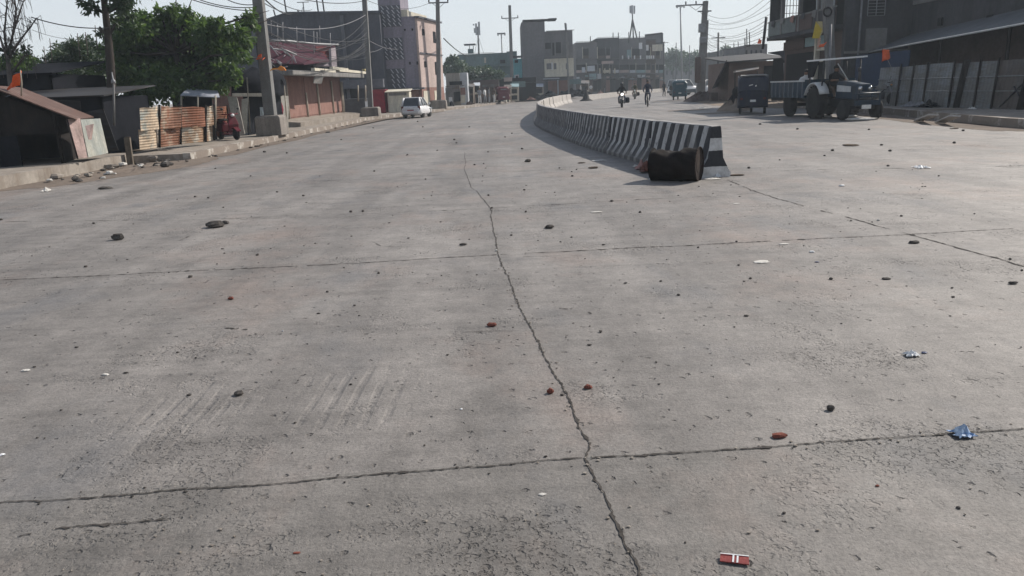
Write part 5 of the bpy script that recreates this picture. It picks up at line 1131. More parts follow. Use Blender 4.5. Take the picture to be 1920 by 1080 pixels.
q = MB(); q.box(-0.22, 0.22, -0.1, 0.3, 0.95, 1.05); q.obox((0, 0.3, 1.25), (0.44, 0.07, 0.4)); q.build('seat', M_SEAT, t, bevel=0.03)
q = MB(); q.tube([(0.2, -1.5, 1.35), (0.2, -1.5, 1.72)], 0.035); q.lathe([(0.06, 0), (0.07, 0.12), (0.04, 0.16)], (0.2, -1.5, 1.72), 'z', 8); q.build('exhaust_stack', M_DARKSTEEL, t)
q = MB(); q.tube([(0.05, -1.0, 1.42), (-0.25, -0.7, 2.05)], 0.02); q.build('canopy_strut', M_TRBW, t)
# trailer
lx, ly = 13.0, 33.15; t = thing('farm_trailer', 'blue slatted farm trailer hitched behind the tractor', 'trailer', (lx, ly, 0), R_(3))
q = MB(); q.box(-1.0, 1.0, -1.75, 1.65, 0.78, 0.9); q.build('trailer_bed', M_TRLBLUE, t, bevel=0.02)
for s in (-1, 1):
    q = MB(); q.box(s * 1.0 - 0.02, s * 1.0 + 0.02, -1.74, 1.65, 0.9, 1.42); sd = q.build('side_board', M_TRLBLUE, t)
    for k in range(8):
        q = MB(); y = -1.6 + k * 0.44; q.box(s * 1.025 - 0.015, s * 1.025 + 0.025, y, y + 0.06, 0.8, 1.44); q.build('side_rib', mat('rib_grey', (0.14, 0.17, 0.2), (0.1, 0.12, 0.14)), sd)
    q = MB(); q.box(s * 1.03 - 0.03, s * 1.03 + 0.03, -1.76, 1.67, 1.42, 1.48); q.build('top_rail', M_TRBW, sd)
    for y in (1.5,):
        q = MB(); q.lathe([(0.25, -0.11), (0.44, -0.12), (0.48, -0.07), (0.48, 0.07), (0.44, 0.12), (0.25, 0.11)], (s * 0.86, y - 1.6, 0.48), 'x', 20); wo_ = q.build('wheel', M_TYRE, t)
        q = MB(); q.lathe([(0.26, -0.09), (0.1, -0.05), (0.1, 0.05), (0.26, 0.09)], (s * 0.86, y - 1.6, 0.48), 'x', 16); q.build('rim', M_STEEL, wo_)
q = MB(); q.box(-1.02, 1.02, -1.82, -1.76, 0.88, 1.5); q.build('front_board', M_TRLBLUE, t)
q = MB(); q.box(-1.02, 1.02, 1.66, 1.70, 0.88, 1.46); q.build('tail_board', M_TRLBLUE, t)
q = MB(); q.box(-0.7, 0.7, -0.2, 0.0, 0.42, 0.56); q.box(-0.5, -0.4, -1.6, 1.5, 0.6, 0.78); q.box(0.4, 0.5, -1.6, 1.5, 0.6, 0.78); q.build('axle_frame', M_BUMPER, t)
q = MB(); q.tube([(0, -1.8, 0.72), (0, -2.4, 0.6)], 0.06); q.build('drawbar', M_BUMPER, t)

# ================================================================== PEOPLE
def person_mesh(J, cols, seed=0):
    """one skinned body from joints; faces take skin or cloth from the nearest bone"""
    names = list(J); idx = {k: i for i, k in enumerate(names)}
    bones = [('pelvis', 'waist', 'shirt'), ('waist', 'chest', 'shirt'), ('chest', 'neck', 'shirt'), ('neck', 'head', 'skin'), ('head', 'crown', 'skin'),
             ('chest', 'shl', 'shirt'), ('shl', 'ell', 'shirt'), ('ell', 'wrl', cols.get('fore', 'skin')), ('wrl', 'hal', 'skin'), ('chest', 'shr', 'shirt'), ('shr', 'elr', 'shirt'), ('elr', 'wrr', cols.get('fore', 'skin')), ('wrr', 'har', 'skin'),
             ('pelvis', 'hil', 'trousers'), ('hil', 'knl', 'trousers'), ('knl', 'anl', cols.get('shin', 'trousers')), ('anl', 'tol', 'shoe'), ('pelvis', 'hir', 'trousers'), ('hir', 'knr', 'trousers'), ('knr', 'anr', cols.get('shin', 'trousers')), ('anr', 'tor', 'shoe')]
    rad = dict(pelvis=0.145, waist=0.135, chest=0.155, neck=0.058, head=0.098, crown=0.085, shl=0.075, shr=0.075, ell=0.05, elr=0.05, wrl=0.034, wrr=0.034, hal=0.036, har=0.036, hil=0.095, hir=0.095, knl=0.066, knr=0.066, anl=0.046, anr=0.046, tol=0.04, tor=0.04)
    me = bpy.data.meshes.new('sk'); me.from_pydata([J[k] for k in names], [(idx[a], idx[b_]) for a, b_, _ in bones], []); me.update()
    o = bpy.data.objects.new('sk', me); COL.objects.link(o)
    sk = o.modifiers.new('skin', 'SKIN'); sk.use_smooth_shade = True
    for k in names:
        v = me.skin_vertices[0].data[idx[k]]; v.radius = (rad[k], rad[k] * (0.78 if k in ('pelvis', 'waist', 'chest') else 1)); v.use_root = (k == 'pelvis')
    ss = o.modifiers.new('sub', 'SUBSURF'); ss.levels = 1; ss.render_levels = 1
    dg = bpy.context.evaluated_depsgraph_get(); out = bpy.data.meshes.new_from_object(o.evaluated_get(dg))
    bpy.data.objects.remove(o); bpy.data.meshes.remove(me)
    out.materials.clear(); order = ['shirt', 'trousers', 'skin', 'shoe']
    for k in order: out.materials.append(cols[k])
    P = {k: Vector(J[k]) for k in J}
    for p in out.polygons:
        c = p.center; best, bd = 'shirt', 9
        for a, b_, kind in bones:
            A_, B_ = P[a], P[b_]; d = B_ - A_; u = max(0, min(1, (c - A_).dot(d) / max(d.length_squared, 1e-6))); dd = (c - (A_ + d * u)).length - rad[a] * 0.6
            if dd < bd: bd, best = dd, kind
        p.material_index = order.index(best); p.use_smooth = True
    return out
M_SKIN = mat('brown_skin', (0.20, 0.115, 0.075), (0.17, 0.095, 0.062), 0.6, 6, bmp=0)
M_HAIR = mat('black_hair', (0.012, 0.011, 0.011), (0.02, 0.018, 0.017), 0.6, 12)
M_SHOE = mat('dark_shoe', (0.02, 0.018, 0.017), (0.03, 0.027, 0.025), 0.6, 8)
def cloth(name, c): return mat('cloth_' + name, c, tuple(x * 0.75 for x in c), 0.9, 5)
def person(label, loc, rz, J, shirt, trousers, hair=True, extra=None, group=None, scale=1.0, helmet=None):
    t = thing('person', label, 'person', loc, rz, group); t.scale = (scale,) * 3
    cols = dict(shirt=shirt, trousers=trousers, skin=M_SKIN, shoe=M_SHOE); cols.update(extra or {})
    o = bpy.data.objects.new('body', person_mesh(J, cols)); COL.objects.link(o); o.parent = t
    h = Vector(J['head']); n_ = Vector(J['neck']); f = Vector((0, -1, 0))
    up = (Vector(J['crown']) - h).normalized()
    if helmet is not None:
        q = MB(); q.ball(tuple(h + up * 0.05), (0.135, 0.15, 0.15), 12, 8); q.build('helmet', helmet, t)
    else:
        q = MB(); q.ball(tuple(h + up * 0.075 + Vector((0, 0.03, 0))), (0.102, 0.105, 0.085), 12, 7, 0.015); q.build('hair', M_HAIR, t)
    q = MB(); q.tube([h + f * 0.085 + up * 0.02, h + f * 0.122 - up * 0.02], [0.01, 0.017], 6); q.build('nose', M_SKIN, t)
    for w_, s in (('wrl', 'hal'), ('wrr', 'har')):
        a, b_ = Vector(J[w_]), Vector(J[s]); d = (b_ - a).normalized(); side = d.cross(Vector((0.3, 1, 0.1))).normalized(); q = MB()
        for k in range(4):
            st = b_ + side * (k - 1.5) * 0.017; ln = (0.062, 0.074, 0.068, 0.052)[k]
            q.tube([st, st + d * ln * 0.5 + Vector((0, -0.006, 0)), st + d * ln + Vector((0, -0.02, -0.01))], [0.009, 0.0085, 0.007], 5)
        q.tube([b_ - d * 0.03 + side * 0.03, b_ + side * 0.05 + d * 0.02], [0.010, 0.008], 5); q.build('fingers', M_SKIN, t)
    return t
def J_stand(arm=0.12, step=0.1, lean=0.0, larm=None, rarm=None):
    """facing -y"""
    J = dict(pelvis=(0, 0, 0.93), waist=(0, -lean * 0.3, 1.1), chest=(0, -lean * 0.7, 1.34), neck=(0, -lean - 0.01, 1.50), head=(0, -lean - 0.03, 1.62), crown=(0, -lean - 0.03, 1.70),
             shl=(0.19, -lean * 0.8, 1.41), ell=(0.24, 0.03, 1.13), wrl=(0.25, -arm, 0.90), hal=(0.25, -arm - 0.03, 0.82), shr=(-0.19, -lean * 0.8, 1.41), elr=(-0.24, 0.05, 1.13), wrr=(-0.25, 0.02, 0.89), har=(-0.25, 0, 0.81),
             hil=(0.095, 0, 0.86), knl=(0.11, -step * 0.6 - 0.02, 0.48), anl=(0.11, -step * 0.5, 0.08), tol=(0.12, -step * 0.5 - 0.15, 0.04), hir=(-0.095, 0, 0.86), knr=(-0.1, step * 0.3, 0.48), anr=(-0.1, step, 0.08), tor=(-0.11, step - 0.15, 0.04))
    if larm: J.update(ell=larm[0], wrl=larm[1], hal=larm[2])
    if rarm: J.update(elr=rarm[0], wrr=rarm[1], har=rarm[2])
    return J
def J_ride(seat=0.82, hand=(0.3, -0.55, 1.02), foot=(0.2, -0.12, 0.33), lean=0.1, knee=(0.24, -0.33, 0.66)):
    """astride, facing -y"""
    c = seat + 0.1
    J = dict(pelvis=(0, 0.05, c), waist=(0, 0.03, c + 0.17), chest=(0, -lean, c + 0.40), neck=(0, -lean - 0.04, c + 0.56), head=(0, -lean - 0.07, c + 0.68), crown=(0, -lean - 0.07, c + 0.76))
    for s, k in ((1, 'l'), (-1, 'r')):
        J['sh' + k] = (s * 0.19, -lean, c + 0.46); J['el' + k] = (s * 0.31, (-lean + hand[1]) * 0.5 + 0.03, (c + 0.46 + hand[2]) * 0.5 - 0.08); J['wr' + k] = (s * hand[0], hand[1] + 0.05, hand[2] + 0.02); J['ha' + k] = (s * hand[0], hand[1] - 0.02, hand[2] + 0.01)
        J['hi' + k] = (s * 0.10, 0.0, c - 0.04); J['kn' + k] = (s * knee[0], knee[1], knee[2]); J['an' + k] = (s * foot[0], foot[1], foot[2]); J['to' + k] = (s * foot[0], foot[1] - 0.15, foot[2] - 0.04)
    return J
CK = cloth('black', (0.018, 0.018, 0.022)); CN = cloth('navy', (0.035, 0.045, 0.075)); CW = cloth('white', (0.60, 0.60, 0.60)); CG = cloth('grey', (0.24, 0.245, 0.26)); CB = cloth('brown', (0.12, 0.085, 0.065)); CD = cloth('denim', (0.06, 0.075, 0.11)); CO = cloth('olive', (0.08, 0.085, 0.05)); CR_ = cloth('red', (0.25, 0.04, 0.045))

# motorcycles, nose towards -y (towards the camera)
M_BIKE = mat('bike_black', (0.015, 0.015, 0.018), (0.03, 0.03, 0.034), 0.35, 3, bmp=0)
def motorcycle(name, label, loc, rz, m=M_BIKE, lit=False, group=None):
    t = thing(name, label, 'motorcycle', loc, rz, group)
    for y in (-0.64, 0.62):
        q = MB(); wheel(q, (0, y, 0.3), 0.3, 0.1, 20); w_ = q.build('wheel', M_TYRE, t)
        q = MB(); rim(q, (0, y, 0.3), 0.3, 0.1); q.build('rim', M_STEEL, w_)
    q = MB(); q.loft([[(-0.1, -0.32, 0.72), (0.1, -0.32, 0.72), (0.08, -0.32, 0.88), (-0.08, -0.32, 0.88)], [(-0.16, -0.1, 0.7), (0.16, -0.1, 0.7), (0.12, -0.1, 0.94), (-0.12, -0.1, 0.94)], [(-0.1, 0.15, 0.7), (0.1, 0.15, 0.7), (0.08, 0.15, 0.84), (-0.08, 0.15, 0.84)]]); q.build('fuel_tank', m, t, bevel=0.03)
    q = MB(); q.loft([[(-0.11, 0.08, 0.76), (0.11, 0.08, 0.76), (0.1, 0.08, 0.83), (-0.1, 0.08, 0.83)], [(-0.13, 0.45, 0.76), (0.13, 0.45, 0.76), (0.12, 0.45, 0.82), (-0.12, 0.45, 0.82)], [(-0.09, 0.85, 0.82), (0.09, 0.85, 0.82), (0.08, 0.85, 0.88), (-0.08, 0.85, 0.88)]]); q.build('saddle', M_SEAT, t, bevel=0.02)
    q = MB(); q.box(-0.14, 0.14, -0.25, 0.2, 0.28, 0.62); q.tube([(-0.16, 0.1, 0.32), (-0.2, 0.8, 0.36)], 0.045); q.tube([(0, -0.4, 0.85), (0, 0.1, 0.4), (0, 0.62, 0.3)], 0.03); q.build('engine', M_DARKSTEEL, t, bevel=0.02)
    for s in (-1, 1):
        q = MB(); q.tube([(s * 0.08, -0.38, 0.92), (s * 0.08, -0.64, 0.3)], 0.022); q.build('fork', M_STEEL, t)
        q = MB(); q.tube([(s * 0.24, -0.42, 1.04), (s * 0.3, -0.46, 1.2)], 0.008); q.ball((s * 0.33, -0.46, 1.22), (0.06, 0.015, 0.04)); q.build('mirror', M_SEAT, t)
        q = MB(); q.obox((s * 0.16, -0.5, 0.9), (0.08, 0.06, 0.05)); q.build('indicator', mat('amber_lens', (0.5, 0.2, 0.03), (0.4, 0.15, 0.03), 0.4), t)
    q = MB(); q.tube([(-0.36, -0.34, 1.0), (-0.18, -0.42, 1.0), (0.18, -0.42, 1.0), (0.36, -0.34, 1.0)], 0.018); q.build('handlebar', M_DARKSTEEL, t)
    q = MB(); secs = []
    for k in range(7):
        a = R_(30 + k * 20); secs.append([(sx * 0.07, -0.64 + math.cos(a) * rr, 0.3 + math.sin(a) * rr) for sx, rr in ((-1, 0.34), (1, 0.34), (1, 0.36), (-1, 0.36))])
    q.loft(secs, True); q.build('front_mudguard', m, t)
    q = MB(); q.ball((0, -0.5, 0.93), (0.11, 0.1, 0.12), 12, 8); q.build('headlamp_shell', m, t)
    hl = mat('headlamp_glass', (0.8, 0.8, 0.78), (0.7, 0.7, 0.68), 0.2, 6, bmp=0)
    if lit:
        hl, n, b = new_mat('headlamp_lit'); b.inputs['Emission Color'].default_value = (1, 0.97, 0.9, 1); b.inputs['Emission Strength'].default_value = 3
    q = MB(); q.lathe([(0.095, 0.0), (0.085, -0.03), (0.03, -0.045)], (0, -0.57, 0.93), 'y', 14); q.build('headlight', hl, t)
    return t
GM = 'motorcycles'
m1 = Vector((8.6, 57.0, 0)); rzm = R_(-6)
motorcycle('motorcycle', 'black motorcycle with its headlight lit riding towards the camera', m1, rzm, lit=True)
q = MB(); q.obox((m1.x + 0.45, m1.y + 0.5, 0.5), (0.32, 0.5, 0.4), 0.1); tag(q.build('pannier_bag', M_BLACKTARP, None, True, bevel=0.08), 'dark bag slung on the side of the nearer motorcycle', 'bag')
person('motorcyclist in black jacket and helmet riding the motorcycle with the lit headlight', m1, rzm, J_ride(), CK, CN, helmet=M_BIKE, extra=dict(fore='shirt'))
m2_ = Vector((14.6, 87.0, 0))
motorcycle('motorcycle', 'farther dark motorcycle between the lit motorcycle and the cyclist', m2_, R_(-14), CO)
person('rider in olive and dark clothes on the farther motorcycle', m2_, R_(-14), J_ride(), CO, CB)
q = MB(); q.obox((m2_.x + 0.42, m2_.y + 0.4, 0.55), (0.3, 0.45, 0.4)); tag(q.build('pannier_bag', M_BLACKTARP, None, True, bevel=0.08), 'black bag slung on the side of the farther motorcycle', 'bag')
# bicycle with its rider
c1 = Vector((10.2, 55.4, 0)); t = thing('bicycle', 'upright bicycle ridden towards the camera right of the motorcycles', 'bicycle', c1, R_(-8))
for y in (-0.54, 0.54):
    q = MB(); N_ = 24
    for k in range(N_):
        a0, a1 = 2 * math.pi * k / N_, 2 * math.pi * (k + 1) / N_; q.tube([(0, y + math.cos(a0) * 0.33, 0.35 + math.sin(a0) * 0.33), (0, y + math.cos(a1) * 0.33, 0.35 + math.sin(a1) * 0.33)], 0.02, 5)
    w_ = q.build('wheel', M_TYRE, t)
    q = MB()
    for k in range(9): a = math.pi * k / 9; q.tube([(0, y + math.cos(a) * 0.32, 0.35 + math.sin(a) * 0.32), (0, y - math.cos(a) * 0.32, 0.35 - math.sin(a) * 0.32)], 0.004, 4)
    q.build('spokes', M_STEEL, w_)
q = MB()
for a, b_ in (((0, 0.1, 0.3), (0, 0.22, 0.85)), ((0, 0.1, 0.3), (0, -0.36, 0.72)), ((0, -0.36, 0.85), (0, 0.2, 0.82)), ((0, 0.54, 0.35), (0, 0.1, 0.3)), ((0, 0.54, 0.35), (0, 0.2, 0.8)), ((0, -0.54, 0.35), (0, -0.36, 0.9))): q.tube([a, b_], 0.018)
q.build('frame', M_DARKSTEEL, t)
q = MB(); q.tube([(-0.27, -0.2, 1.0), (-0.2, -0.36, 1.0), (0.2, -0.36, 1.0), (0.27, -0.2, 1.0)], 0.014); q.tube([(0, -0.36, 0.88), (0, -0.36, 1.0)], 0.014); q.build('handlebar', M_STEEL, t)
q = MB(); q.ball((0, 0.25, 0.90), (0.1, 0.14, 0.04)); q.build('saddle', M_SEAT, t)
for s in (-1, 1):
    q = MB(); q.tube([(s * 0.06, 0.1, 0.3), (s * 0.08, 0.1 + s * 0.03, 0.3 - s * 0.16)], 0.012); q.obox((s * 0.13, 0.1 + s * 0.03, 0.3 - s * 0.16), (0.1, 0.07, 0.025)); q.build('pedal', M_DARKSTEEL, t)
J = J_ride(0.92, (0.26, -0.24, 1.03), (0.13, 0.05, 0.5), 0.04, (0.17, -0.2, 0.85)); J.update(anr=(-0.13, 0.05, 0.2), tor=(-0.13, -0.1, 0.16), knr=(-0.16, -0.08, 0.60))
for k in list(J): J[k] = (J[k][0], J[k][1] + 0.15, J[k][2])
for k in ('wrl', 'wrr', 'hal', 'har', 'anl', 'anr', 'tol', 'tor'): J[k] = (J[k][0], J[k][1] - 0.12, J[k][2])
person('cyclist in dark navy clothes riding towards the camera', c1, R_(-8), J, CN, CN, extra=dict(fore='shirt'))
# walkers and people at the shops
p = W(815, 200, 72.3); person('person in dark clothes walking with one arm out beyond the white car', (p.x, 72.3, 0.185), R_(150), J_stand(0.1, 0.22, 0.02, larm=((0.36, 0.02, 1.16), (0.46, 0.1, 0.98), (0.49, 0.12, 0.91))), CK, CK)
p = W(828, 200, 75.0); person('person in black standing behind the walker beside the third pole', (p.x, 75.2, 0.185), R_(200), J_stand(), CK, CG)
seat_J = lambda: J_ride(0.42, (0.16, -0.3, 0.72), (0.12, -0.48, 0.1), 0.05, (0.13, -0.42, 0.5))
for k, (px, Y, sh, tr, lab, st) in enumerate(((899, 86, CG, CW, 'person in grey with a pale sleeve, leftmost of the group by the far left shops', 1), (909, 87, CW, CG, 'person in white second from the left in the far left shop group', 1), (917, 88.5, CG, CG, 'person in grey third from the left in the far left shop group', 1), (926, 90, CB, CW, 'person in brown beside the maroon autorickshaw', 1), (974, 104, CW, CB, 'person in white just right of the tall pole with crossarm', 1), (986, 108, CB, CK, 'person in brown by the dark heaps before the tall grey building', 1), (1003, 112, CK, CB, 'person in black in the dark doorway of the tall grey building', 1), (1089, 118, CW, CW, 'person in white standing by the parked dark carts, right of the thin pole', 1))):
    p = W(px, 180, Y); person(lab, (p.x, Y, 0.16), R_(20 + 40 * (k % 5)), J_stand(), sh, tr)
for k, (px, Y, sh, tr) in enumerate(((1108, 138, CW, CB), (1118, 142, CR_, CB), (1133, 146, CK, CG), (1142, 148, CW, CK), (1175, 160, CG, CK), (1198, 165, CW, CN), (1152, 150, CB, CB), (1209, 170, CK, CW))):
    p = W(px, 170, Y); person('tiny distant shopper in front of the far shop row', (p.x, Y, 0.16), R_(60 * k), J_stand(), sh, tr, group='distant shoppers')
p = W(1245, 176, 96); person('person in dark clothes standing at the left end of the white four-wheel-drive', (p.x, 96, 0), R_(30), J_stand(), CK, CK)
p = W(1511, 150, 33.2); person('person in white shirt sitting in the blue trailer', (p.x, 33.2, 0.9), R_(-20), J_ride(0.08, (0.16, -0.28, 0.36), (0.14, -0.55, 0.08), 0.08, (0.15, -0.32, 0.36)), CW, CB)
person('tractor driver in dark clothes sitting under the canopy', (tx, ty, 0.0), R_(3), J_ride(1.06, (0.17, -0.6, 1.42), (0.22, -0.55, 0.82), 0.05, (0.24, -0.42, 1.16)), CK, CB)

# ================================================================== RIGHT SIDE
M_SIGN = mat('sign_pale', (0.5, 0.52, 0.55), (0.35, 0.38, 0.42), 0.7, 1.5)
M_SIGN2 = mat('sign_teal', (0.25, 0.36, 0.38), (0.2, 0.28, 0.3), 0.7, 1.5)
M_SLATE = mat('slate_render', (0.068, 0.069, 0.075), (0.048, 0.048, 0.052), 0.9, 0.6, dirt=(0.025, 0.026, 0.03))
M_GREYR = mat('grey_render', (0.19, 0.187, 0.183), (0.14, 0.137, 0.134), 0.9, 0.8, dirt=(0.13, 0.125, 0.12))
M_BROWNR = mat('brown_render', (0.105, 0.076, 0.068), (0.072, 0.053, 0.048), 0.9, 0.8)
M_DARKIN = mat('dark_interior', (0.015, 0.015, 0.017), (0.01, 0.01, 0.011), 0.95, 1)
M_BLUEDK = mat('dark_blue_tarp', (0.02, 0.04, 0.09), (0.015, 0.03, 0.06), 0.7, 1.2)
XA0, XA1 = 17.3, 21.0
t = thing('veranda_building', 'two-storey building with open corner veranda and barred window behind the trailer', 'building', (19, 45, 0.2))
q = MB(); q.box(XA0 + 0.6, XA0 + 0.75, 40.3, 50, 0.2, 3.9); q.box(XA0 + 0.76, XA1, 49.85, 50, 0.2, 3.9); q.build('ground_wall', M_BROWNR, t, True)
q = MB(); q.box(XA0, 24, 39.99, 40.29, 0.2, 6.8); q.build('side_wall', M_SLATE, t, True)
q = MB(); q.box(XA0 - 0.5, XA1, 40.3, 50.3, 3.9, 4.12); q.build('floor_slab', M_SLATE, t, True, bevel=0.02)
q = MB(); q.box(XA0 - 0.5, XA1, 40.3, 50.3, 6.6, 6.8); q.build('roof_slab', M_SLATE, t, True, bevel=0.02)
q = MB(); q.box(XA0 + 2.6, XA0 + 2.75, 40.3, 50.2, 4.13, 6.59); q.build('back_wall', M_BROWNR, t, True)
q = MB()
for a in ((XA0 - 0.42, XA0 + 0.16, 5.0, 6.59), (XA0 + 1.45, XA0 + 2.59, 4.13, 6.59)): q.box(a[0], a[1], 50.0, 50.15, a[2], a[3])
q.box(XA0 - 0.42, XA0 + 1.45, 50.0, 50.15, 4.13, 5.0 - 0.005); q.box(XA0 + 0.165, XA0 + 1.445, 50.0, 50.15, 6.4, 6.595); q.build('end_wall', M_SLATE, t, True)
q = MB()
for k in range(7): x = XA0 + 0.2 + k * 0.2; q.tube([(x, 50.05, 5.0), (x, 50.05, 6.4)], 0.02, 5)
for z in (5.5, 5.95): q.tube([(XA0 + 0.16, 50.05, z), (XA0 + 1.45, 50.05, z)], 0.02, 5)
q.build('window_grille', M_DARKSTEEL, t, True)
for (y0, y1, m_) in ((45.6, 50.2, mat('grey_green_panel', (0.16, 0.185, 0.185), (0.12, 0.14, 0.14), 0.8, 1)), (43.2, 45.5, M_BROWNR), (40.4, 43.1, M_SLATE)):
    q = MB(); q.box(XA0 - 0.46, XA0 - 0.38, y0, y1, 4.15, 4.95); q.build('balcony_panel', m_, t, True)
q = MB(); q.box(XA0 - 0.5, XA0 - 0.34, 40.3, 50.2, 4.95, 5.03); q.build('balcony_rail', M_GREYR, t, True)
for y in (47.9, 45.1, 42.4):
    q = MB(); q.box(XA0 - 0.5, XA0 - 0.3, y - 0.1, y + 0.1, 4.12, 6.6); q.build('veranda_column', M_GREYR, t, True)
q = MB(); q.box(XA0 - 0.36, XA0 - 0.3, 40.7, 43.0, 5.05, 6.2); q.build('veranda_screen', mat('pale_screen', (0.30, 0.33, 0.33), (0.24, 0.26, 0.265), 0.8, 1), t, True)
for y in (44.6, 42.9):
    q = MB(); q.box(XA0 + 0.35, XA0 + 0.59, y - 0.12, y + 0.12, 0.2, 3.89); q.build('ground_column', M_CREAM, t, True)
q = MB(); q.box(XA0 + 0.4, XA0 + 0.59, 43.02, 44.48, 3.0, 3.16); q.box(XA0 + 0.4, XA0 + 0.59, 43.02, 44.48, 2.4, 2.52); q.build('door_lintel', M_CREAM, t, True)
q = MB(); q.box(XA0 + 0.54, XA0 + 0.595, 43.05, 44.45, 0.25, 2.38); q.build('door', M_DARKIN, t, True)
q = MB(); q.box(XA0 + 0.5, XA0 + 0.595, 45.2, 49.4, 0.25, 3.0); q.build('shop_opening', M_DARKIN, t, True)
a, b_ = W(1622, 95, 39.9), W(1664, 52, 39.9)
q = MB(); q.box(a.x, b_.x, 39.90, 39.987, a.z, b_.z); q.build('pale_panel', M_GREYR, t, True)
a, b_ = W(1626, 30, 39.9), W(1661, -6, 39.9)
q = MB(); q.box(a.x, b_.x, 39.93, 39.987, a.z, b_.z); wn = q.build('window', M_DARKIN, t, True)
q = MB()
for k in range(7): z = a.z + (b_.z - a.z) * k / 6; q.box(a.x, b_.x, 39.88, 39.9, z - 0.012, z + 0.012)
for x in (a.x, (a.x + b_.x) / 2, b_.x): q.box(x - 0.02, x + 0.02, 39.875, 39.899, a.z, b_.z)
q.build('window_bars', M_STEEL, wn, True)
for (y0, y1, z0, z1, m_) in ((48.1, 49.6, 4.2, 6.5, M_DARKIN), (45.4, 47.2, 4.2, 6.5, M_DARKIN), (43.3, 44.6, 4.2, 6.5, M_PINKSH)):
    q = MB(); q.box(XA0 + 2.54, XA0 + 2.597, y0, y1, z0, z1); q.build('veranda_door', m_, t, True)
for (y0, y1, z0, z1, m_) in ((46.5, 49.8, 3.25, 3.75, M_BROWNR), (43.0, 46.3, 3.3, 3.8, M_SIGN2)):
    q = MB(); q.box(XA0 + 0.42, XA0 + 0.55, y0, y1, z0, z1); q.build('shop_board', m_, t, True)
for k in range(6):
    q = MB(); y = 40.9 + k * 1.6; q.slab([(XA0 - 0.56, y, 4.72 - 0.1 * (k % 2)), (XA0 - 0.56, y + 0.5, 4.75), (XA0 - 0.5, y + 0.5, 5.05), (XA0 - 0.5, y, 5.05)], 0.02); q.build('drying_cloth', (CLOTHS_ := (M_PINKSH, M_GREYR, M_SLATE))[k % 3], t, True)
for z in (5.4, 6.05, 2.72):
    q = MB(); q.box(XA0 + 0.02, XA1, 39.9, 39.985, z - 0.06, z + 0.06); q.build('string_course', M_GREYR, t, True)
q = MB(); q.tube([(XA0 + 0.7, 39.9, 0.2), (XA0 + 0.7, 39.9, 6.75)], 0.05, 6); q.build('drain_pipe', M_CABLEPALE, t, True)
t = thing('slate_building', 'long dark slate building with a tin lean-to roof behind the right tin fence', 'building', (21, 30, 0.2))
q = MB(); q.wall((20.6, 14), (20.6, 39.9), 3.3, 5.7, -0.3); q.build('upper_wall', M_SLATE, t, True)
q = MB(); q.wall((20.4, 14), (20.4, 39.7), 0.2, 3.25, -0.2); q.build('back_wall', M_BROWNR, t, True)
q = MB(); q.slab([(18.35, 14, 3.62), (20.59, 14, 4.7), (20.59, 39.9, 3.45), (18.55, 39.9, 2.72)], 0.05); q.build('lean_to_roof', mat('lean_to_tin', (0.12, 0.127, 0.135), (0.085, 0.09, 0.098), 0.6, 1.2), t, True)
q = MB(); q.box(20.4, 21.1, 14, 39.85, 5.71, 5.85); q.build('roof_edge', M_GREYR, t, True)
for z in (4.95,):
    q = MB(); q.box(20.5, 20.595, 14, 39.8, z - 0.1, z + 0.1); q.build('string_course', M_GREYR, t, True)
q = MB(); q.tube([(18.34, 14, 3.6), (18.54, 39.9, 2.70)], 0.04, 6); q.build('eave_bar', M_TRBW, t, True)
for y in (38.5, 33.5, 29, 25, 20):
    q = MB(); q.tube([(18.6, y, 0.2), (18.6, y, 2.75 + (39.9 - y) * 0.0335)], 0.06, 6); q.build('roof_post', M_DARKWOOD, t, True)
for px, py in ((1818, 38), (1730, 42)):
    p = W(px, py, 20.55 / ((px - 960) / 1420 + 0.01)); q = MB(); q.box(20.5, 20.58, p.y - 0.18, p.y + 0.18, p.z - 0.18, p.z + 0.18); q.build('wall_hole', M_DARKIN, t, True)
q = MB(); q.slab([(17.6, 39.2, 0.2), (18.4, 35.6, 0.2), (18.4, 35.6, 2.6), (17.6, 39.2, 2.55)], 0.04); tag(q.build('blue_tarp_wall', M_BLUEDK, None, True), 'dark blue tarpaulin wall behind the tractor canopy', 'tarpaulin')
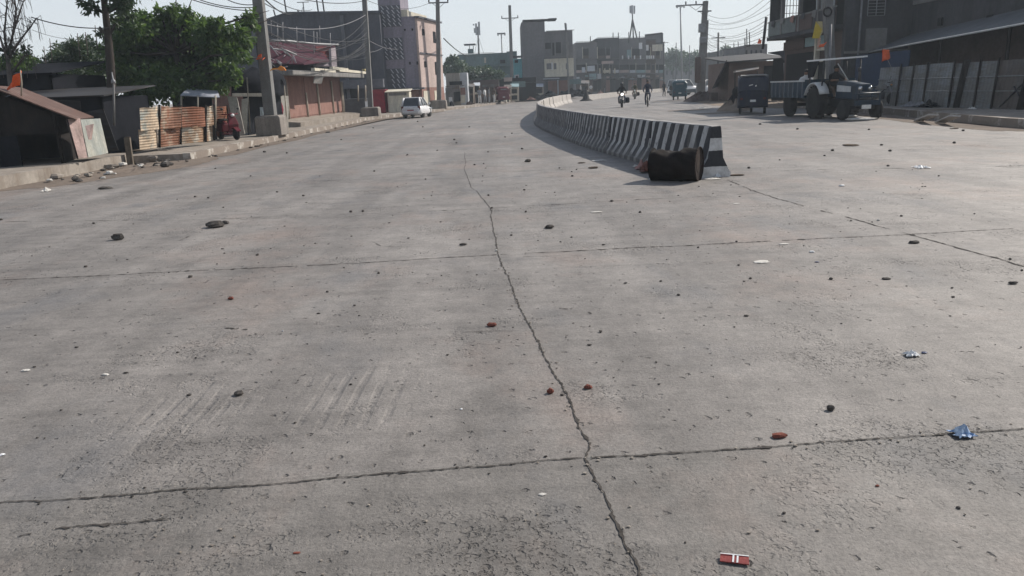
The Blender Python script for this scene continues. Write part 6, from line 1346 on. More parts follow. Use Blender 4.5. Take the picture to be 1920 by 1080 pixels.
# tin fence
M_TINF = sheet_mat('fence_tin', (0.215, 0.232, 0.243), (0.14, 0.137, 0.132), 0.3, 6, True)
M_TINF2 = sheet_mat('fence_tin_brownish', (0.12, 0.11, 0.107), (0.09, 0.075, 0.066), 0.5, 6, True)
t = thing('tin_fence', 'long grey tin sheet fence with leaning posts along the right footpath', 'fence', (17, 30, 0.2))
def fpnt(px):
    # fence line from (16.75, 35.5) to (17.7, 25) and on
    Y = 35.0
    for _ in range(12):
        x = 16.75 + (35.5 - Y) * 0.0905; r_ = ray(px, 160); Y = x / (r_.x / r_.y)
    return Vector((16.75 + (35.5 - Y) * 0.0905, Y, 0))
cuts = [1645, 1685, 1709, 1735, 1784, 1803, 1832, 1866, 1925, 2000]
rf = random.Random(3)
for i in range(len(cuts) - 1):
    a, b_ = fpnt(cuts[i]), fpnt(cuts[i + 1]); j = rf.uniform(-0.02, 0.02); h0 = 1.86 + rf.uniform(-0.04, 0.05)
    lean = 0.10
    q = MB(); q.slab([a + Vector((j, 0, 0.22)), b_ + Vector((j, 0.03, 0.22)), b_ + Vector((j + lean, 0.03, h0)), a + Vector((j + lean, 0, h0 + rf.uniform(-0.03, 0.03)))], 0.015); q.build('fence_sheet', M_TINF2 if i in (7,) else M_TINF, t, True)
    wide = 0.035 if i not in (4, 7) else 0.13
    dx = Vector((-0.06, 0, 0)); q = MB(); q.tube([b_ + dx + Vector((0, 0.1 if wide > 0.1 else 0, 0.2)), b_ + dx + Vector((lean, -0.12 if wide > 0.1 else 0, 1.98))], wide, 6); q.build('fence_post', M_DARKWOOD, t, True)
for z in (0.85, 1.35):
    q = MB(); a, b_ = fpnt(1645), fpnt(1925); q.tube([a + Vector((0.03, 0, z)), b_ + Vector((0.03, 0, z))], 0.018, 5); q.build('fence_rail', M_STEEL, t, True)
for (pa, za, pb, zb) in ((1880, 0.3, 1945, 1.6), (1903, 1.0, 1925, 0.4)):
    a, b_ = fpnt(pa), fpnt(pb); q = MB(); q.tube([a + Vector((-0.03, 0, za)), b_ + Vector((-0.02, 0, zb))], 0.025, 5); q.build('diagonal_brace', M_DARKSTEEL, t, True)
flag('orange_pennant', 'orange forked pennant on a bent pole above the right tin fence', tuple(W(1655, 92, 34.2)), tuple(W(1690, 170, 34.6)),
     [W(1654, 92, 34.2), W(1652, 117, 34.2), W(1672, 108, 34.0), W(1668, 94, 34.0)], M_ORANGE, M_STEEL)
# motorcycle, sacks, planks by the fence
motorcycle('motorcycle', 'grey motorcycle parked against the tin fence behind the tractor nose', (16.5, 34.3, 0.235), R_(60), M_GREYR)
for k, (px, lab) in enumerate(((1728, 'pale grey sack lying at the foot of the tin fence, left one'), (1745, 'pale grey sack by the tin fence, next to the dark heap'))):
    p = fpnt(px) + Vector((-0.4, 0, 0.24)); rag('cloth_sack', (p.x, p.y, p.z), (0.5, 0.75), CG if k else M_CABLEPALE, lab, 'sack', 60 + k, 0.26)
p = fpnt(1764) + Vector((-0.4, 0, 0.24)); rag('rag_heap', (p.x, p.y, p.z), (0.6, 0.9), M_BLACKTARP, 'dark heap of rags at the foot of the tin fence', 'heap', 66, 0.3)
p = G(1823, 205, 0.24); rag('white_rag', (p.x, p.y, p.z), (0.2, 0.3), M_PALE, 'small white rag on the right footpath below the leaning post', 'rag', 67, 0.1)
for k, (pa, pb, pc, pd) in enumerate((((1713, 227), (1731, 227), (1760, 217), (1741, 216)), ((1752, 230), (1772, 231), (1801, 219), (1780, 218)))):
    q = MB(); q.slab([G(*pa, 0.012), G(*pb, 0.012), G(*pc, 0.275), G(*pd, 0.275)], 0.05); tag(q.build('ramp_slab', M_BARE, None, True), ('left' if k == 0 else 'right') + ' pale concrete ramp slab leaning on the right kerb', 'ramp slab')
p = G(1765, 206, 0.24); rag('mud_patch', (p.x, p.y, p.z), (1.3, 0.9), M_DIRT, 'dark muddy patch on the right footpath above the ramp slabs', 'mud', 68, 0.05)
for k, (px, py, w_) in enumerate(((1543, 221, 0.35), (1590, 221, 0.4), (1615, 226, 0.55))):
    p = G(px, py); q = MB(); q.ball((p.x, p.y, 0.05), (w_, 0.25, 0.06), 9, 5, 0.15); tag(q.build('sand_patch', M_PALE, None, True), ('pale sand spill under the tractor rear wheel', 'pale sand spill between the tractor wheels', 'long pale sand spill before the tractor nose')[k], 'sand')
# utility pole with cable coil and cloths
pb_ = Vector((W(1560, 200, 37.5).x, 37.5, 0.24)); t = lattice_pole('utility_pole', 'dark concrete pole with a cable coil in front of the veranda building', pb_, W(1549, -60, 37.5), 0.17, 0.2)
pc = W(1552, 22, 37.2); q = MB()
for k in range(20):
    a0, a1 = 2 * math.pi * k / 20, 2 * math.pi * (k + 1) / 20; q.tube([pc + Vector((math.cos(a0) * 0.19, 0, math.sin(a0) * 0.19)), pc + Vector((math.cos(a1) * 0.19, 0, math.sin(a1) * 0.19))], 0.045, 6)
tag(q.build('cable_coil', M_WIRE, None, True), 'black cable coil hung on the dark pole of the veranda building', 'cable coil')
q = MB(); q.tube([W(1558, 45, 37.2), W(1554, 175, 37.2)], 0.055); tag(q.build('drain_pipe', M_CABLEPALE, None, True), 'pale vertical pipe standing beside the dark pole with the cable coil', 'pipe')
def hung(name, pts, m, lab, Y, cat='cloth'):
    q = MB(); q.slab([W(x, y, Y + 0.03 * i) for i, (x, y) in enumerate(pts)], 0.02); o = q.build(name, m, None, True); return tag(o, lab, cat)
hung('hanging_cloth', [(1523, 72), (1536, 72), (1541, 55), (1530, 40)], M_YELLOW, 'yellow cloth hanging left of the dark pole with the cable coil', 37.2)
hung('hanging_cloth', [(1537, 70), (1543, 60), (1542, 40), (1533, 40)], mat('faded_yellow_cloth', (0.45, 0.38, 0.2), (0.35, 0.3, 0.16)), 'faded yellow cloth against the dark pole, right of the yellow one', 37.25)
hung('hanging_cloth', [(1532, 92), (1538, 91), (1539, 70), (1534, 70)], mat('pinkish_cloth', (0.5, 0.33, 0.25), (0.4, 0.26, 0.2)), 'pinkish cloth tail below the yellow cloths', 37.2)
hung('hanging_cloth', [(1536, 88), (1544, 88), (1551, 78), (1545, 82), (1537, 83)], M_ORANGE, 'orange-red cloth knotted on the dark pole below the yellow cloths', 37.15)
hung('roof_pennant', [(1420, 82), (1427, 82), (1428, 76), (1423, 72)], M_ORANGE, 'small red pennant on the far grey roof left of the veranda building', 80, 'flag')
q = MB(); q.tube([W(1430, 92, 51), W(1437, 32, 51)], 0.09); tag(q.build('short_pole', M_DARKSTEEL, None, True), 'dark slanting pole at the left corner of the veranda building', 'pole')

# shacks left of the veranda building
M_BRK = brick_mat('shack_brick', (0.16, 0.10, 0.08), (0.12, 0.08, 0.065), (0.13, 0.11, 0.1))
t = thing('brown_shack', 'brown brick shack with sloping dark roof behind the navy autorickshaw', 'shack', tuple(W(1400, 185, 60)))
x0, x1 = W(1366, 150, 60).x, W(1475, 150, 60).x; zt = W(1400, 108, 60).z
q = MB(); q.box(x0, x1, 60, 66, 0.1, zt - 0.3); q.build('wall', M_BRK, t, True)
q = MB(); q.slab([(x0 - 0.3, 59.4, zt - 0.25), (x1, 59.4, zt - 0.1), (x1, 66.5, zt + 0.5), (x0 - 0.3, 66.5, zt + 0.3)], 0.1); q.slab([W(1335, 166, 59.6), W(1362, 112, 59.6), W(1366, 112, 66), W(1350, 160, 66)], 0.06); q.build('roof', M_TINDARK, t, True)
q = MB(); q.slab([W(1375, 136, 57.5), W(1423, 129, 57.5), W(1423, 124, 59.9), W(1377, 131, 59.9)], 0.05); q.build('awning', M_TINROOF, t, True)
for px in (1378, 1420):
    q = MB(); q.tube([W(px, 186, 57.8), W(px, 132, 57.8)], 0.05); q.build('awning_post', M_DARKWOOD, t, True)
q = MB(); a = W(1430, 190, 59.95); b_ = W(1470, 122, 59.95); q.box(a.x, b_.x, 59.9, 59.99, 0.15, b_.z); q.build('dark_opening', M_DARKIN, t, True)
t = thing('dark_awning_hut', 'dark hut with drooping awning between the brown shack and the veranda building', 'hut', tuple(W(1470, 190, 54)))
q = MB(); q.slab([W(1440, 100, 53), W(1500, 92, 52), W(1496, 108, 51), W(1478, 122, 51.2), W(1462, 104, 52.4)], 0.06); q.build('awning', M_SLATE, t, True)
q = MB(); q.wall(W(1446, 190, 55)[:2], W(1498, 190, 53.5)[:2], 0.1, 2.9, 0.1); q.build('hut_wall', M_DARKIN, t, True)
q = MB(); q.tube([W(1472, 160, 52.8), W(1470, 118, 52.8)], 0.05); q.build('pale_post', M_CABLEPALE, t, True)
o = blob_sheet('earth_mound', [(W(1338, 205, 42).x, 41.5), (W(1372, 210, 41).x, 40.6), (W(1400, 205, 42).x, 41.0), (W(1404, 200, 45).x, 45), (W(1372, 195, 47).x, 46.5)], 0.01, M_DIRT, 0.62, 12); tag(o, 'low mound of grey-brown earth left of the navy autorickshaw', 'earth mound')
p = W(1376, 192, 42.5); rag('tarp_heap', (p.x, p.y, 0.15), (0.9, 1.3), M_BLACKTARP, 'black tarpaulin heap on the earth mound behind the navy autorickshaw', 'heap', 71, 0.75)
p = W(1383, 166, 43); q = MB(); q.lathe([(0.12, -0.07), (0.26, -0.08), (0.30, -0.04), (0.30, 0.04), (0.26, 0.08), (0.12, 0.07)], (p.x, p.y, 0.95), 'y', 18); tag(q.build('old_tyre', M_TYRE, None, True), 'old tyre standing on the black heap left of the navy autorickshaw', 'tyre')
p = W(1338, 186, 62); q = MB(); q.box(p.x - 0.28, p.x + 0.28, 61.7, 62.3, 0.02, 0.72); tag(q.build('concrete_block', M_BROWNR, None, True, bevel=0.04), 'dark square block on the dirt shoulder right of the twin pole', 'block')
for k, px in enumerate((1345, 1362, 1355)):
    p = W(px, 160, 66 + k); a = Vector((p.x, p.y, 0.1)); q = MB(); q.tube([a + Vector((-0.9, 0, 0)), a + Vector((0, 0.2, 2.0)), a + Vector((0.9, 0, 0))], 0.09, 5); q.slab([a + Vector((-1, 0, 0)), a + Vector((1, 0, 0)), a + Vector((0.2, 0.5, 2.0)), a + Vector((-0.2, 0.5, 2.0))], 0.05); tag(q.build('brown_tent', M_BROWNR, None, True), ('brown cloth lean-to right of the twin pole, %s' % ('nearest', 'farther right', 'in the middle')[k]), 'lean-to')
p = G(1318, 203); rag('white_sheet', (p.x, p.y), (0.9, 0.9), M_PALE, 'white scrap sheet on the dirt shoulder below the twin pole', 'scrap', 72, 0.08)
for k, (px, py, w_) in enumerate(((1290, 207, 1.2), (1360, 212, 1.5), (1250, 190, 1.5))):
    p = G(px, py); o = blob_sheet('brown_patch', [(p.x - w_, p.y - 0.5), (p.x + w_, p.y - 0.6), (p.x + w_ * 0.8, p.y + 0.9), (p.x - w_ * 0.9, p.y + 0.7)], 0.010, M_CRACK if k == 5 else M_DUST, 0.0, 20 + k); struct(o)  # flat patches, browner and darker than the concrete

# poles right of the road
pr = Vector((17.35, 69.5, 0.05)); t = lattice_pole('utility_pole', 'tall crossarm pole of the twin pole on the right side of the road', pr, W(1323, 2, 69.5), 0.26, 0.2)
crossarm(t, W(1305, 9, 69.4), 1.9, 0.04, 3); crossarm(t, W(1321, 21, 69.4), 1.2, 0.04, 0)
for k, (px, y0, y1) in enumerate(((1316, 45, 60), (1318, 70, 80))):
    q = MB(); p = W(px, (y0 + y1) / 2, 69.1); q.obox(tuple(p), (0.55, 0.35, (y1 - y0) * 69 / 1420)); q.build('junction_box', M_STEEL, t, True, bevel=0.03)
q = MB(); q.obox((17.1, 69.0, 2.6), (0.5, 0.35, 2.2)); q.build('cable_bundle', M_BROWNR, t, True, bevel=0.1)
t = lattice_pole('utility_pole', 'shorter slim pole standing close behind the crossarm pole', Vector((18.0, 70.6, 0.05)), W(1325.5, 38, 70.6), 0.15, 0.13)
p = G(1316, 190); o = blob_sheet('pole_mound', [(p.x - 1.2, p.y - 1), (p.x + 1.3, p.y - 1), (p.x + 1.5, p.y + 1.6), (p.x - 1.2, p.y + 1.6)], 0.01, M_BROWNR, 0.7, 15); tag(o, 'heap of brown earth round the foot of the twin pole', 'earth mound')
for px, yb, yt, Y, r, lab in ((1347, 150, 61, 95, 0.14, 'dark wooden pole with short arms right of the twin pole'), (1245, 160, 78, 150, 0.15, 'distant pole with crossarm at the end of the far shop row'), (1397, 150, 72, 110, 0.12, 'distant short pole above the grey roofs'), (1376, 140, 80, 130, 0.08, 'very thin distant pole among the grey roofs'), (1268, 150, 80, 190, 0.12, 'faint thin pole before the hazy trees, left one'), (1293, 150, 85, 190, 0.12, 'faint thin pole before the hazy trees, right one'), (1060, 30, 20, 118, 0.02, '')):
    if not lab: continue
    a = W(px - 0.5, yb, Y); t = thing('utility_pole', lab, 'utility pole', (a.x, Y, 0)); q = MB(); q.tube([(a.x, Y, 0), W(px, yt, Y)], [r, r * 0.8]); q.build('pole_shaft', M_DARKSTEEL, t, True)
    if px in (1347, 1245): q = MB(); q.obox(W(px, yt + 10 if px == 1347 else yt + 2, Y), (1.7, 0.1, 0.1), 0.1); q.build('crossarm', M_DARKSTEEL, t, True)

# ================================================================== FAR ROW ALONG THE BEND
M_GREENW = mat('grey_green_plaster', (0.16, 0.23, 0.235), (0.12, 0.175, 0.18), 0.9, 0.4, dirt=(0.09, 0.12, 0.12))
M_TURQ = mat('turquoise_plaster', (0.14, 0.42, 0.46), (0.12, 0.34, 0.38), 0.85, 0.5)
def blockb(t, px0, px1, yt, Y, dep, m, name='wall', zb=0.1):
    a, b_ = W(px0, 150, Y).x, W(px1, 150, Y).x; zt_ = W((px0 + px1) / 2, yt, Y).z; q = MB(); q.box(a, b_, Y, Y + dep, zb, zt_); return q.build(name, m, t, True)
def panel(t, px0, px1, y0, y1, Y, m, name, th=0.1, parent=None):
    a, b_ = W(px0, y1, Y), W(px1, y0, Y); q = MB(); q.box(a.x, b_.x, Y - th, Y - 0.004, a.z, b_.z); return q.build(name, m, parent or t, True)
t = thing('cream_stall', 'low cream-fronted stall beyond the third pole, left end of the far row', 'stall', tuple(W(855, 192, 84)))
blockb(t, 836, 862, 137, 84, 3, mat('grimy_cream', (0.33, 0.31, 0.27), (0.25, 0.235, 0.205), 0.9, 1.0, dirt=(0.16, 0.15, 0.135))); blockb(t, 862, 876, 136, 84.5, 3, M_SIGN, 'side_wall'); panel(t, 836.5, 862, 163, 192, 83.9, M_SLABC, 'lower_front'); panel(t, 843, 866, 152, 160, 83.9, M_DARKIN, 'dark_opening'); panel(t, 836, 870, 160, 163, 83.3, M_TINROOF, 'awning', 0.6)
panel(t, 842, 848, 182, 191, 83.2, M_WHITE, 'white_box'); panel(t, 864, 872, 164, 178, 83.5, M_PINKSH, 'post_panel'); panel(t, 864, 872, 178.5, 193, 83.5, M_CREAM, 'post_panel'); panel(t, 849, 862, 160, 167, 82.9, M_TINROOF, 'awning_flap', 0.8); panel(t, 852, 863, 172, 190, 83.4, M_DARKIN, 'doorway')
t = thing('row_stall', 'dark timber stall with people before it, left of the maroon autorickshaw', 'stall', tuple(W(910, 190, 95)))
blockb(t, 874, 935, 150, 95, 4, M_BROWNR); panel(t, 905, 935, 158, 163, 94.4, M_TINROOF, 'awning', 1.6); panel(t, 880, 890, 165, 190, 94.9, M_CREAM, 'leaning_panel'); panel(t, 925, 933, 168, 190, 94.9, M_CREAM, 'pale_panel')
t = thing('row_stall', 'dark open stall between the maroon autorickshaw and the tall grey building', 'stall', tuple(W(975, 186, 103)))
blockb(t, 936, 1005, 146, 103, 4, M_DARKIN); panel(t, 945, 960, 145, 153, 102.9, M_PINKW, 'pink_board'); panel(t, 960, 985, 152, 164, 102.8, M_GREENW, 'green_board'); panel(t, 980, 1030, 153, 155, 101.8, M_SIGN, 'awning_edge', 1.0)
t = thing('green_building', 'long weathered grey-green building with uneven roofline behind the far left stalls', 'building', tuple(W(915, 170, 118)))
blockb(t, 860, 926, 101, 118, 8, M_GREENW); blockb(t, 926, 952, 99, 118.01, 8, M_GREENW, 'wall_section'); blockb(t, 952, 971, 96, 118.02, 8, M_GREENW, 'wall_section')
panel(t, 860, 927, 98.5, 101, 118.3, M_SLATE, 'parapet', 0.6); panel(t, 938, 947, 112, 119, 118, M_DARKIN, 'window'); panel(t, 908, 911, 108, 118, 118, M_CREAM, 'pale_strip'); panel(t, 918, 960, 120, 124, 117.6, M_GREENW, 'ledge', 0.8)
t = thing('turquoise_building', 'bright turquoise building side between the grey-green and the tall grey building', 'building', tuple(W(976, 170, 116)))
blockb(t, 963, 986, 110, 116, 7, M_TURQ); panel(t, 965, 971, 112, 118, 116, M_DARKIN, 'window'); panel(t, 965, 973, 140, 150, 116, M_WHITE, 'window_frame'); panel(t, 967, 971, 142, 148, 115.88, M_DARKIN, 'window_pane'); panel(t, 962, 987, 104, 109, 116.1, M_SLATE, 'parapet', 0.3)
t = thing('water_tank', 'roofed tank stand on the grey-green building roof', 'water tank', tuple(W(882, 100, 120)))
panel(t, 878, 888, 92, 101, 120, M_GREENW, 'tank_body', 1.0); panel(t, 871, 892, 83, 86, 120.4, M_SLATE, 'tank_roof', 2.0); panel(t, 880, 881, 86, 92, 120, M_CABLEPALE, 'tank_post'); panel(t, 887, 888, 86, 92, 120, M_CABLEPALE, 'tank_post')
M_ANT = mat('antenna_grey', (0.42, 0.43, 0.45), (0.34, 0.35, 0.37), 0.6, 2, bmp=0)
t = thing('cell_mast', 'guyed cell mast with panel antennas above the grey-green building', 'cell mast', tuple(W(897, 100, 130)))
q = MB(); q.tube([W(898, 104, 130), W(896, 50, 130)], 0.16); q.build('mast', M_STEEL, t, True)
for px, y0, y1 in ((888, 45, 48), (893, 44, 66), (898.5, 41, 66), (890, 53, 62)):
    a, b_ = W(px - 1.2, y1, 129.7), W(px + 1.2, y0, 129.7); q = MB(); q.box(a.x, b_.x, 129.4, 129.7, a.z, b_.z); q.build('antenna_panel', M_ANT, t, True)
q = MB()
for px in (890, 907): q.tube([W(897, 68, 130), W(px, 100, 130)], 0.03, 4)
q.build('guy_wires', M_STEEL, t, True)
def mast(px, yt, Y, lab):
    t = thing('light_mast', lab, 'light mast', (W(px, 160, Y).x, Y, 0)); a = W(px, yt, Y)
    q = MB(); q.tube([(W(px + 4, 160, Y).x, Y, 0), a], [0.28, 0.14]); q.build('mast', M_STEEL, t, True)
    q = MB(); q.obox(a, (2.0 * Y / 190, 0.8, 0.3)); q.build('lamp_frame', M_DARKSTEEL, t, True)
    for s in (-1, 0, 1):
        q = MB(); q.obox(a + Vector((s * 0.8 * Y / 190, -0.3, -0.25)), (0.4 * Y / 190, 0.3, 0.35), 0, 0.4); q.build('floodlight', M_ANT, t, True)
mast(940, 63, 190, 'thin floodlight mast behind the grey-green building'); mast(1275.5, 11, 170, 'tall floodlight mast left of the twin pole')
# tall grey building
M_GREYB = mat('grey_brickwork', (0.16, 0.155, 0.16), (0.125, 0.122, 0.13), 0.9, 0.4, dirt=(0.09, 0.09, 0.095))
Yb = 112
t = thing('tall_grey_building', 'tall grey unfinished building with roof slab overhang and cream middle storey', 'building', tuple(W(1030, 180, Yb)))
blockb(t, 981, 1024, 41, Yb, 9, M_GREYB, 'tower'); blockb(t, 1024.1, 1075, 58, Yb + 0.6, 8, M_GREYB, 'main_wall')
panel(t, 979, 1026, 39, 42, Yb + 3, M_SLATE, 'roof_slab', 3.2); panel(t, 1026.1, 1041, 37.5, 40.5, Yb + 3, M_SLATE, 'roof_overhang', 3.2); panel(t, 1023.5, 1076, 56.5, 59, Yb + 1.2, M_SLATE, 'roof_edge', 1.0)
for (p0, p1, y0, y1) in ((1022, 1033, 80, 92), (1036, 1039, 80, 104), (1042, 1052, 79, 100)): panel(t, p0, p1, y0, y1, Yb + 0.6, M_DARKIN, 'window')
for px in (1041, 1053, 1066): panel(t, px - 0.7, px + 0.7, 78, 104, Yb + 0.5, M_GREYR, 'pilaster')
blk = panel(t, 1021, 1074, 109, 145, Yb + 0.2, M_CREAM, 'cream_storey', 1.2)
panel(t, 1020, 1075, 104.5, 107.5, Yb - 0.6, M_GREYR, 'balcony_slab', 1.0)
for (p0, p1) in ((1025, 1034), (1038.5, 1043), (1061, 1065)): panel(t, p0, p1, 118.5, 130, Yb - 1.01, M_GREYB, 'window', 0.08)
panel(t, 1034.2, 1036, 117, 131, Yb - 1.01, M_WHITE, 'window_frame', 0.1)
panel(t, 1018, 1048, 146, 149, Yb - 1.2, M_SIGN, 'shop_awning', 1.4); panel(t, 1028, 1066, 150, 180, Yb + 0.2, M_PINKSH, 'shop_shutter'); panel(t, 1045.5, 1047, 150, 182, Yb - 0.1, M_SIGN, 'shop_post')
panel(t, 1068, 1088, 148, 158, Yb - 1.4, M_GREENW, 'side_awning', 1.0)
q = MB(); q.tube([W(1061, 58, Yb + 2), W(1059.5, 43, Yb + 2)], 0.12); q.build('column_rebar', M_DARKSTEEL, t, True)
for k, (px, py, Y, w_, h) in enumerate(((1008, 184, 104, 2.6, 0.7), (1030, 181, 106, 2.4, 1.0), (1066, 176, 110, 2.2, 1.5), (1085, 172, 113, 2.2, 1.6))):
    p = W(px, py, Y); o_ = rag('covered_cart', (p.x, p.y, 0.16), (w_ * 1.5, 2.0), M_BLACKTARP, ('low black heap of scrap timber before the tall grey building', 'black covered heap in front of the shutter of the tall grey building', 'black covered cart right of the tall grey building shutter', 'black covered cart at the right corner of the tall grey building')[k], 'cart' if k > 1 else 'heap', 90 + k, h)
# shop row
rows = [(1080, 1120, 79, 140, M_GREYB, 'slate-blue two-storey shop right of the tall grey building'), (1119, 1161, 71, 146, M_SLATE, 'shop with red-edged balcony and white posts in the far row'), (1160.5, 1211, 71, 150, M_GREYB, 'long brown-fronted shop below the tripod cell mast'), (1210.5, 1229, 76, 153, M_BROWNR, 'narrow pinkish shop with white gallery rails in the far row'), (1228.5, 1244, 82, 156, M_GREYR, 'end building of the far row with tall open roof frame')]
rr_ = random.Random(9)
for i, (p0, p1, yt, Y, m_, lab) in enumerate(rows):
    t = thing('shop_building', lab, 'building', tuple(W((p0 + p1) / 2, 172, Y)), 0, 'far shop row')
    blockb(t, p0, p1, yt, Y, 9, m_); panel(t, p0, p1, yt - 2, yt, Y + 0.4, M_SLATE, 'parapet', 0.8)
    acc = (M_SIGN, M_PINKW, M_CREAM, M_SIGN2, M_BROWNR, M_GREENW)
    for fl, (ya, yb_) in enumerate(((84, 110), (114, 137))):
        n_ = max(2, int((p1 - p0) / rr_.uniform(9, 14))); ed = [p0 + (p1 - p0) * (k + (rr_.uniform(-0.25, 0.25) if 0 < k < n_ else 0)) / n_ for k in range(n_ + 1)]
        panel(t, p0 + 0.4, p1 - 0.4, yb_, yb_ + 1.6, Y - 0.2, M_PINKW if (i == 1 and fl) else M_GREYR, 'gallery_slab', rr_.uniform(0.9, 1.6))
        for k in range(n_):
            r_ = rr_.random(); c0, c1 = ed[k] + 0.8, ed[k + 1] - 0.8
            if fl == 0 and r_ < 0.45: continue
            if r_ < 0.6: panel(t, c0, c1, ya + 7, yb_ - 1, Y, M_DARKIN, 'gallery_opening'); panel(t, c0, c1, yb_ - 6, yb_ - 0.2, Y - 0.95, rr_.choice(acc), 'balcony_front', 0.06)
            elif r_ < 0.8: m_w = (c0 + c1) / 2; panel(t, m_w - 2, m_w + 2, ya + 8, ya + 17, Y, M_DARKIN, 'window'); panel(t, m_w - 2.4, m_w + 2.4, ya + 6.6, ya + 7.6, Y - 0.05, M_GREYR, 'window_hood', 0.4)
            else: panel(t, c0, c1, ya + 9, yb_ - 2, Y - 0.02, rr_.choice(acc), 'cloth_screen', 0.06)
        for k in range(n_ + 1): panel(t, ed[k] - 0.35, ed[k] + 0.35, ya + 4, yb_, Y - 0.8, rr_.choice((M_GREYR, M_CREAM)), 'gallery_post')
    n_ = max(2, int((p1 - p0) / 8))
    for k in range(n_):
        c0 = p0 + (p1 - p0) * k / n_; c1 = p0 + (p1 - p0) * (k + 1) / n_; hh = rr_.uniform(146, 151)
        panel(t, c0 + 0.4, c1 - 0.4, hh, 172, Y - 0.03, rr_.choice((M_DARKIN, M_BROWNR, M_DARKIN, M_PINKSH)), 'shop_front')
        panel(t, c0, c1, hh - 2.4, hh - 1, Y - 0.3, rr_.choice((M_TINROOF, M_SIGN, M_BROWNR, M_TINROOF)), 'awning', rr_.uniform(1.2, 2.4))
        if rr_.random() < 0.6: panel(t, c0 + 1, c1 - 1.5, hh - 6.5, hh - 2.8, Y - 0.6, rr_.choice(acc), 'shop_board', 0.08)
    if i in (1, 2, 3):
        for k in range(4): px = p0 + (p1 - p0) * (k + 0.6) / 4.5; panel(t, px - 1.2, px + 1.2, 128 if i == 1 else 104, 138 if i == 1 else 111, Y - 1.42, M_WHITE if i != 1 else M_CREAM, 'balustrade')
for k, (p0, p1, y0, y1, Y, m_, lab) in enumerate(((1091, 1097, 126, 136, 138.8, M_SIGN, 'small pale hanging sign, leftmost in the far shop row'), (1101, 1115, 123, 134, 138.9, M_SIGN, 'pale blue signboard on the slate-blue shop'), (1105, 1118, 138, 149, 138.7, M_SIGN2, 'teal signboard on the slate-blue shop, below the pale one'), (1120, 1127, 138, 148, 144, M_SIGN, 'pale narrow sign beside the teal signboard'), (1128, 1150, 114, 120, 144.3, M_PINKW, 'pinkish sign strip over the balcony with white posts'), (1198, 1204, 80, 92, 148, M_WHITE, 'white tarp patch high on the far shop row'), (1211, 1216, 84, 95, 151, M_WHITE, 'white dish-like sheet right of the high tarp patch'), (1223, 1242, 83, 96, 151.5, M_CREAM, 'cream billboard on the end building of the far row'))):
    a, b_ = W(p0, y1, Y), W(p1, y0, Y); q = MB(); q.box(a.x, b_.x, Y - 0.15, Y, a.z, b_.z); tag(q.build('signboard', m_, None, True), lab, 'signboard')
t = thing('roof_frame', 'tall grey open frame standing on the end building of the far row', 'roof frame', tuple(W(1228, 82, 158)))
q = MB(); q.slab([W(1209, 85, 158), W(1242, 82, 158), W(1242, 62.5, 158), W(1209, 67, 158)], 0.2); q.build('frame_panel', M_GREYB, t, True)
q = MB(); q.tube([W(1209, 66, 157.8), W(1242, 62, 157.8)], 0.16); q.tube([W(1242, 62, 157.8), W(1242, 84, 157.8)], 0.16); q.build('frame_bar', M_SLATE, t, True)
t = thing('cell_mast', 'tripod cell mast with clustered antennas on the far shop row roof', 'cell mast', tuple(W(1187, 70, 155)))
q = MB()
for px in (1181, 1187.5, 1194): q.tube([W(px, 71, 155), W(1186, 36, 155)], 0.14, 5)
q.tube([W(1186, 36, 155), W(1185.5, 12, 155)], 0.12, 5); q.build('tripod', M_DARKSTEEL, t, True)
for px, y0, y1 in ((1181.5, 11, 25), (1185, 10, 27), (1189, 11, 26)):
    a, b_ = W(px - 1.4, y1, 154.7), W(px + 1.4, y0, 154.7); q = MB(); q.box(a.x, b_.x, 154.3, 154.7, a.z, b_.z); q.build('antenna_panel', M_ANT, t, True)
for px, yt in ((1107, 68), (1149.5, 61), (1159.5, 61), (1179, 60), (1199, 59)):
    a = W(px, 80, 150); q = MB(); q.tube([(a.x, 150, a.z), W(px, yt, 150)], 0.09, 5); tag(q.build('roof_rebar', M_DARKSTEEL, None, True), 'thin dark rod standing on the roofs of the far shop row', 'rod', 'rods on the far shop row')
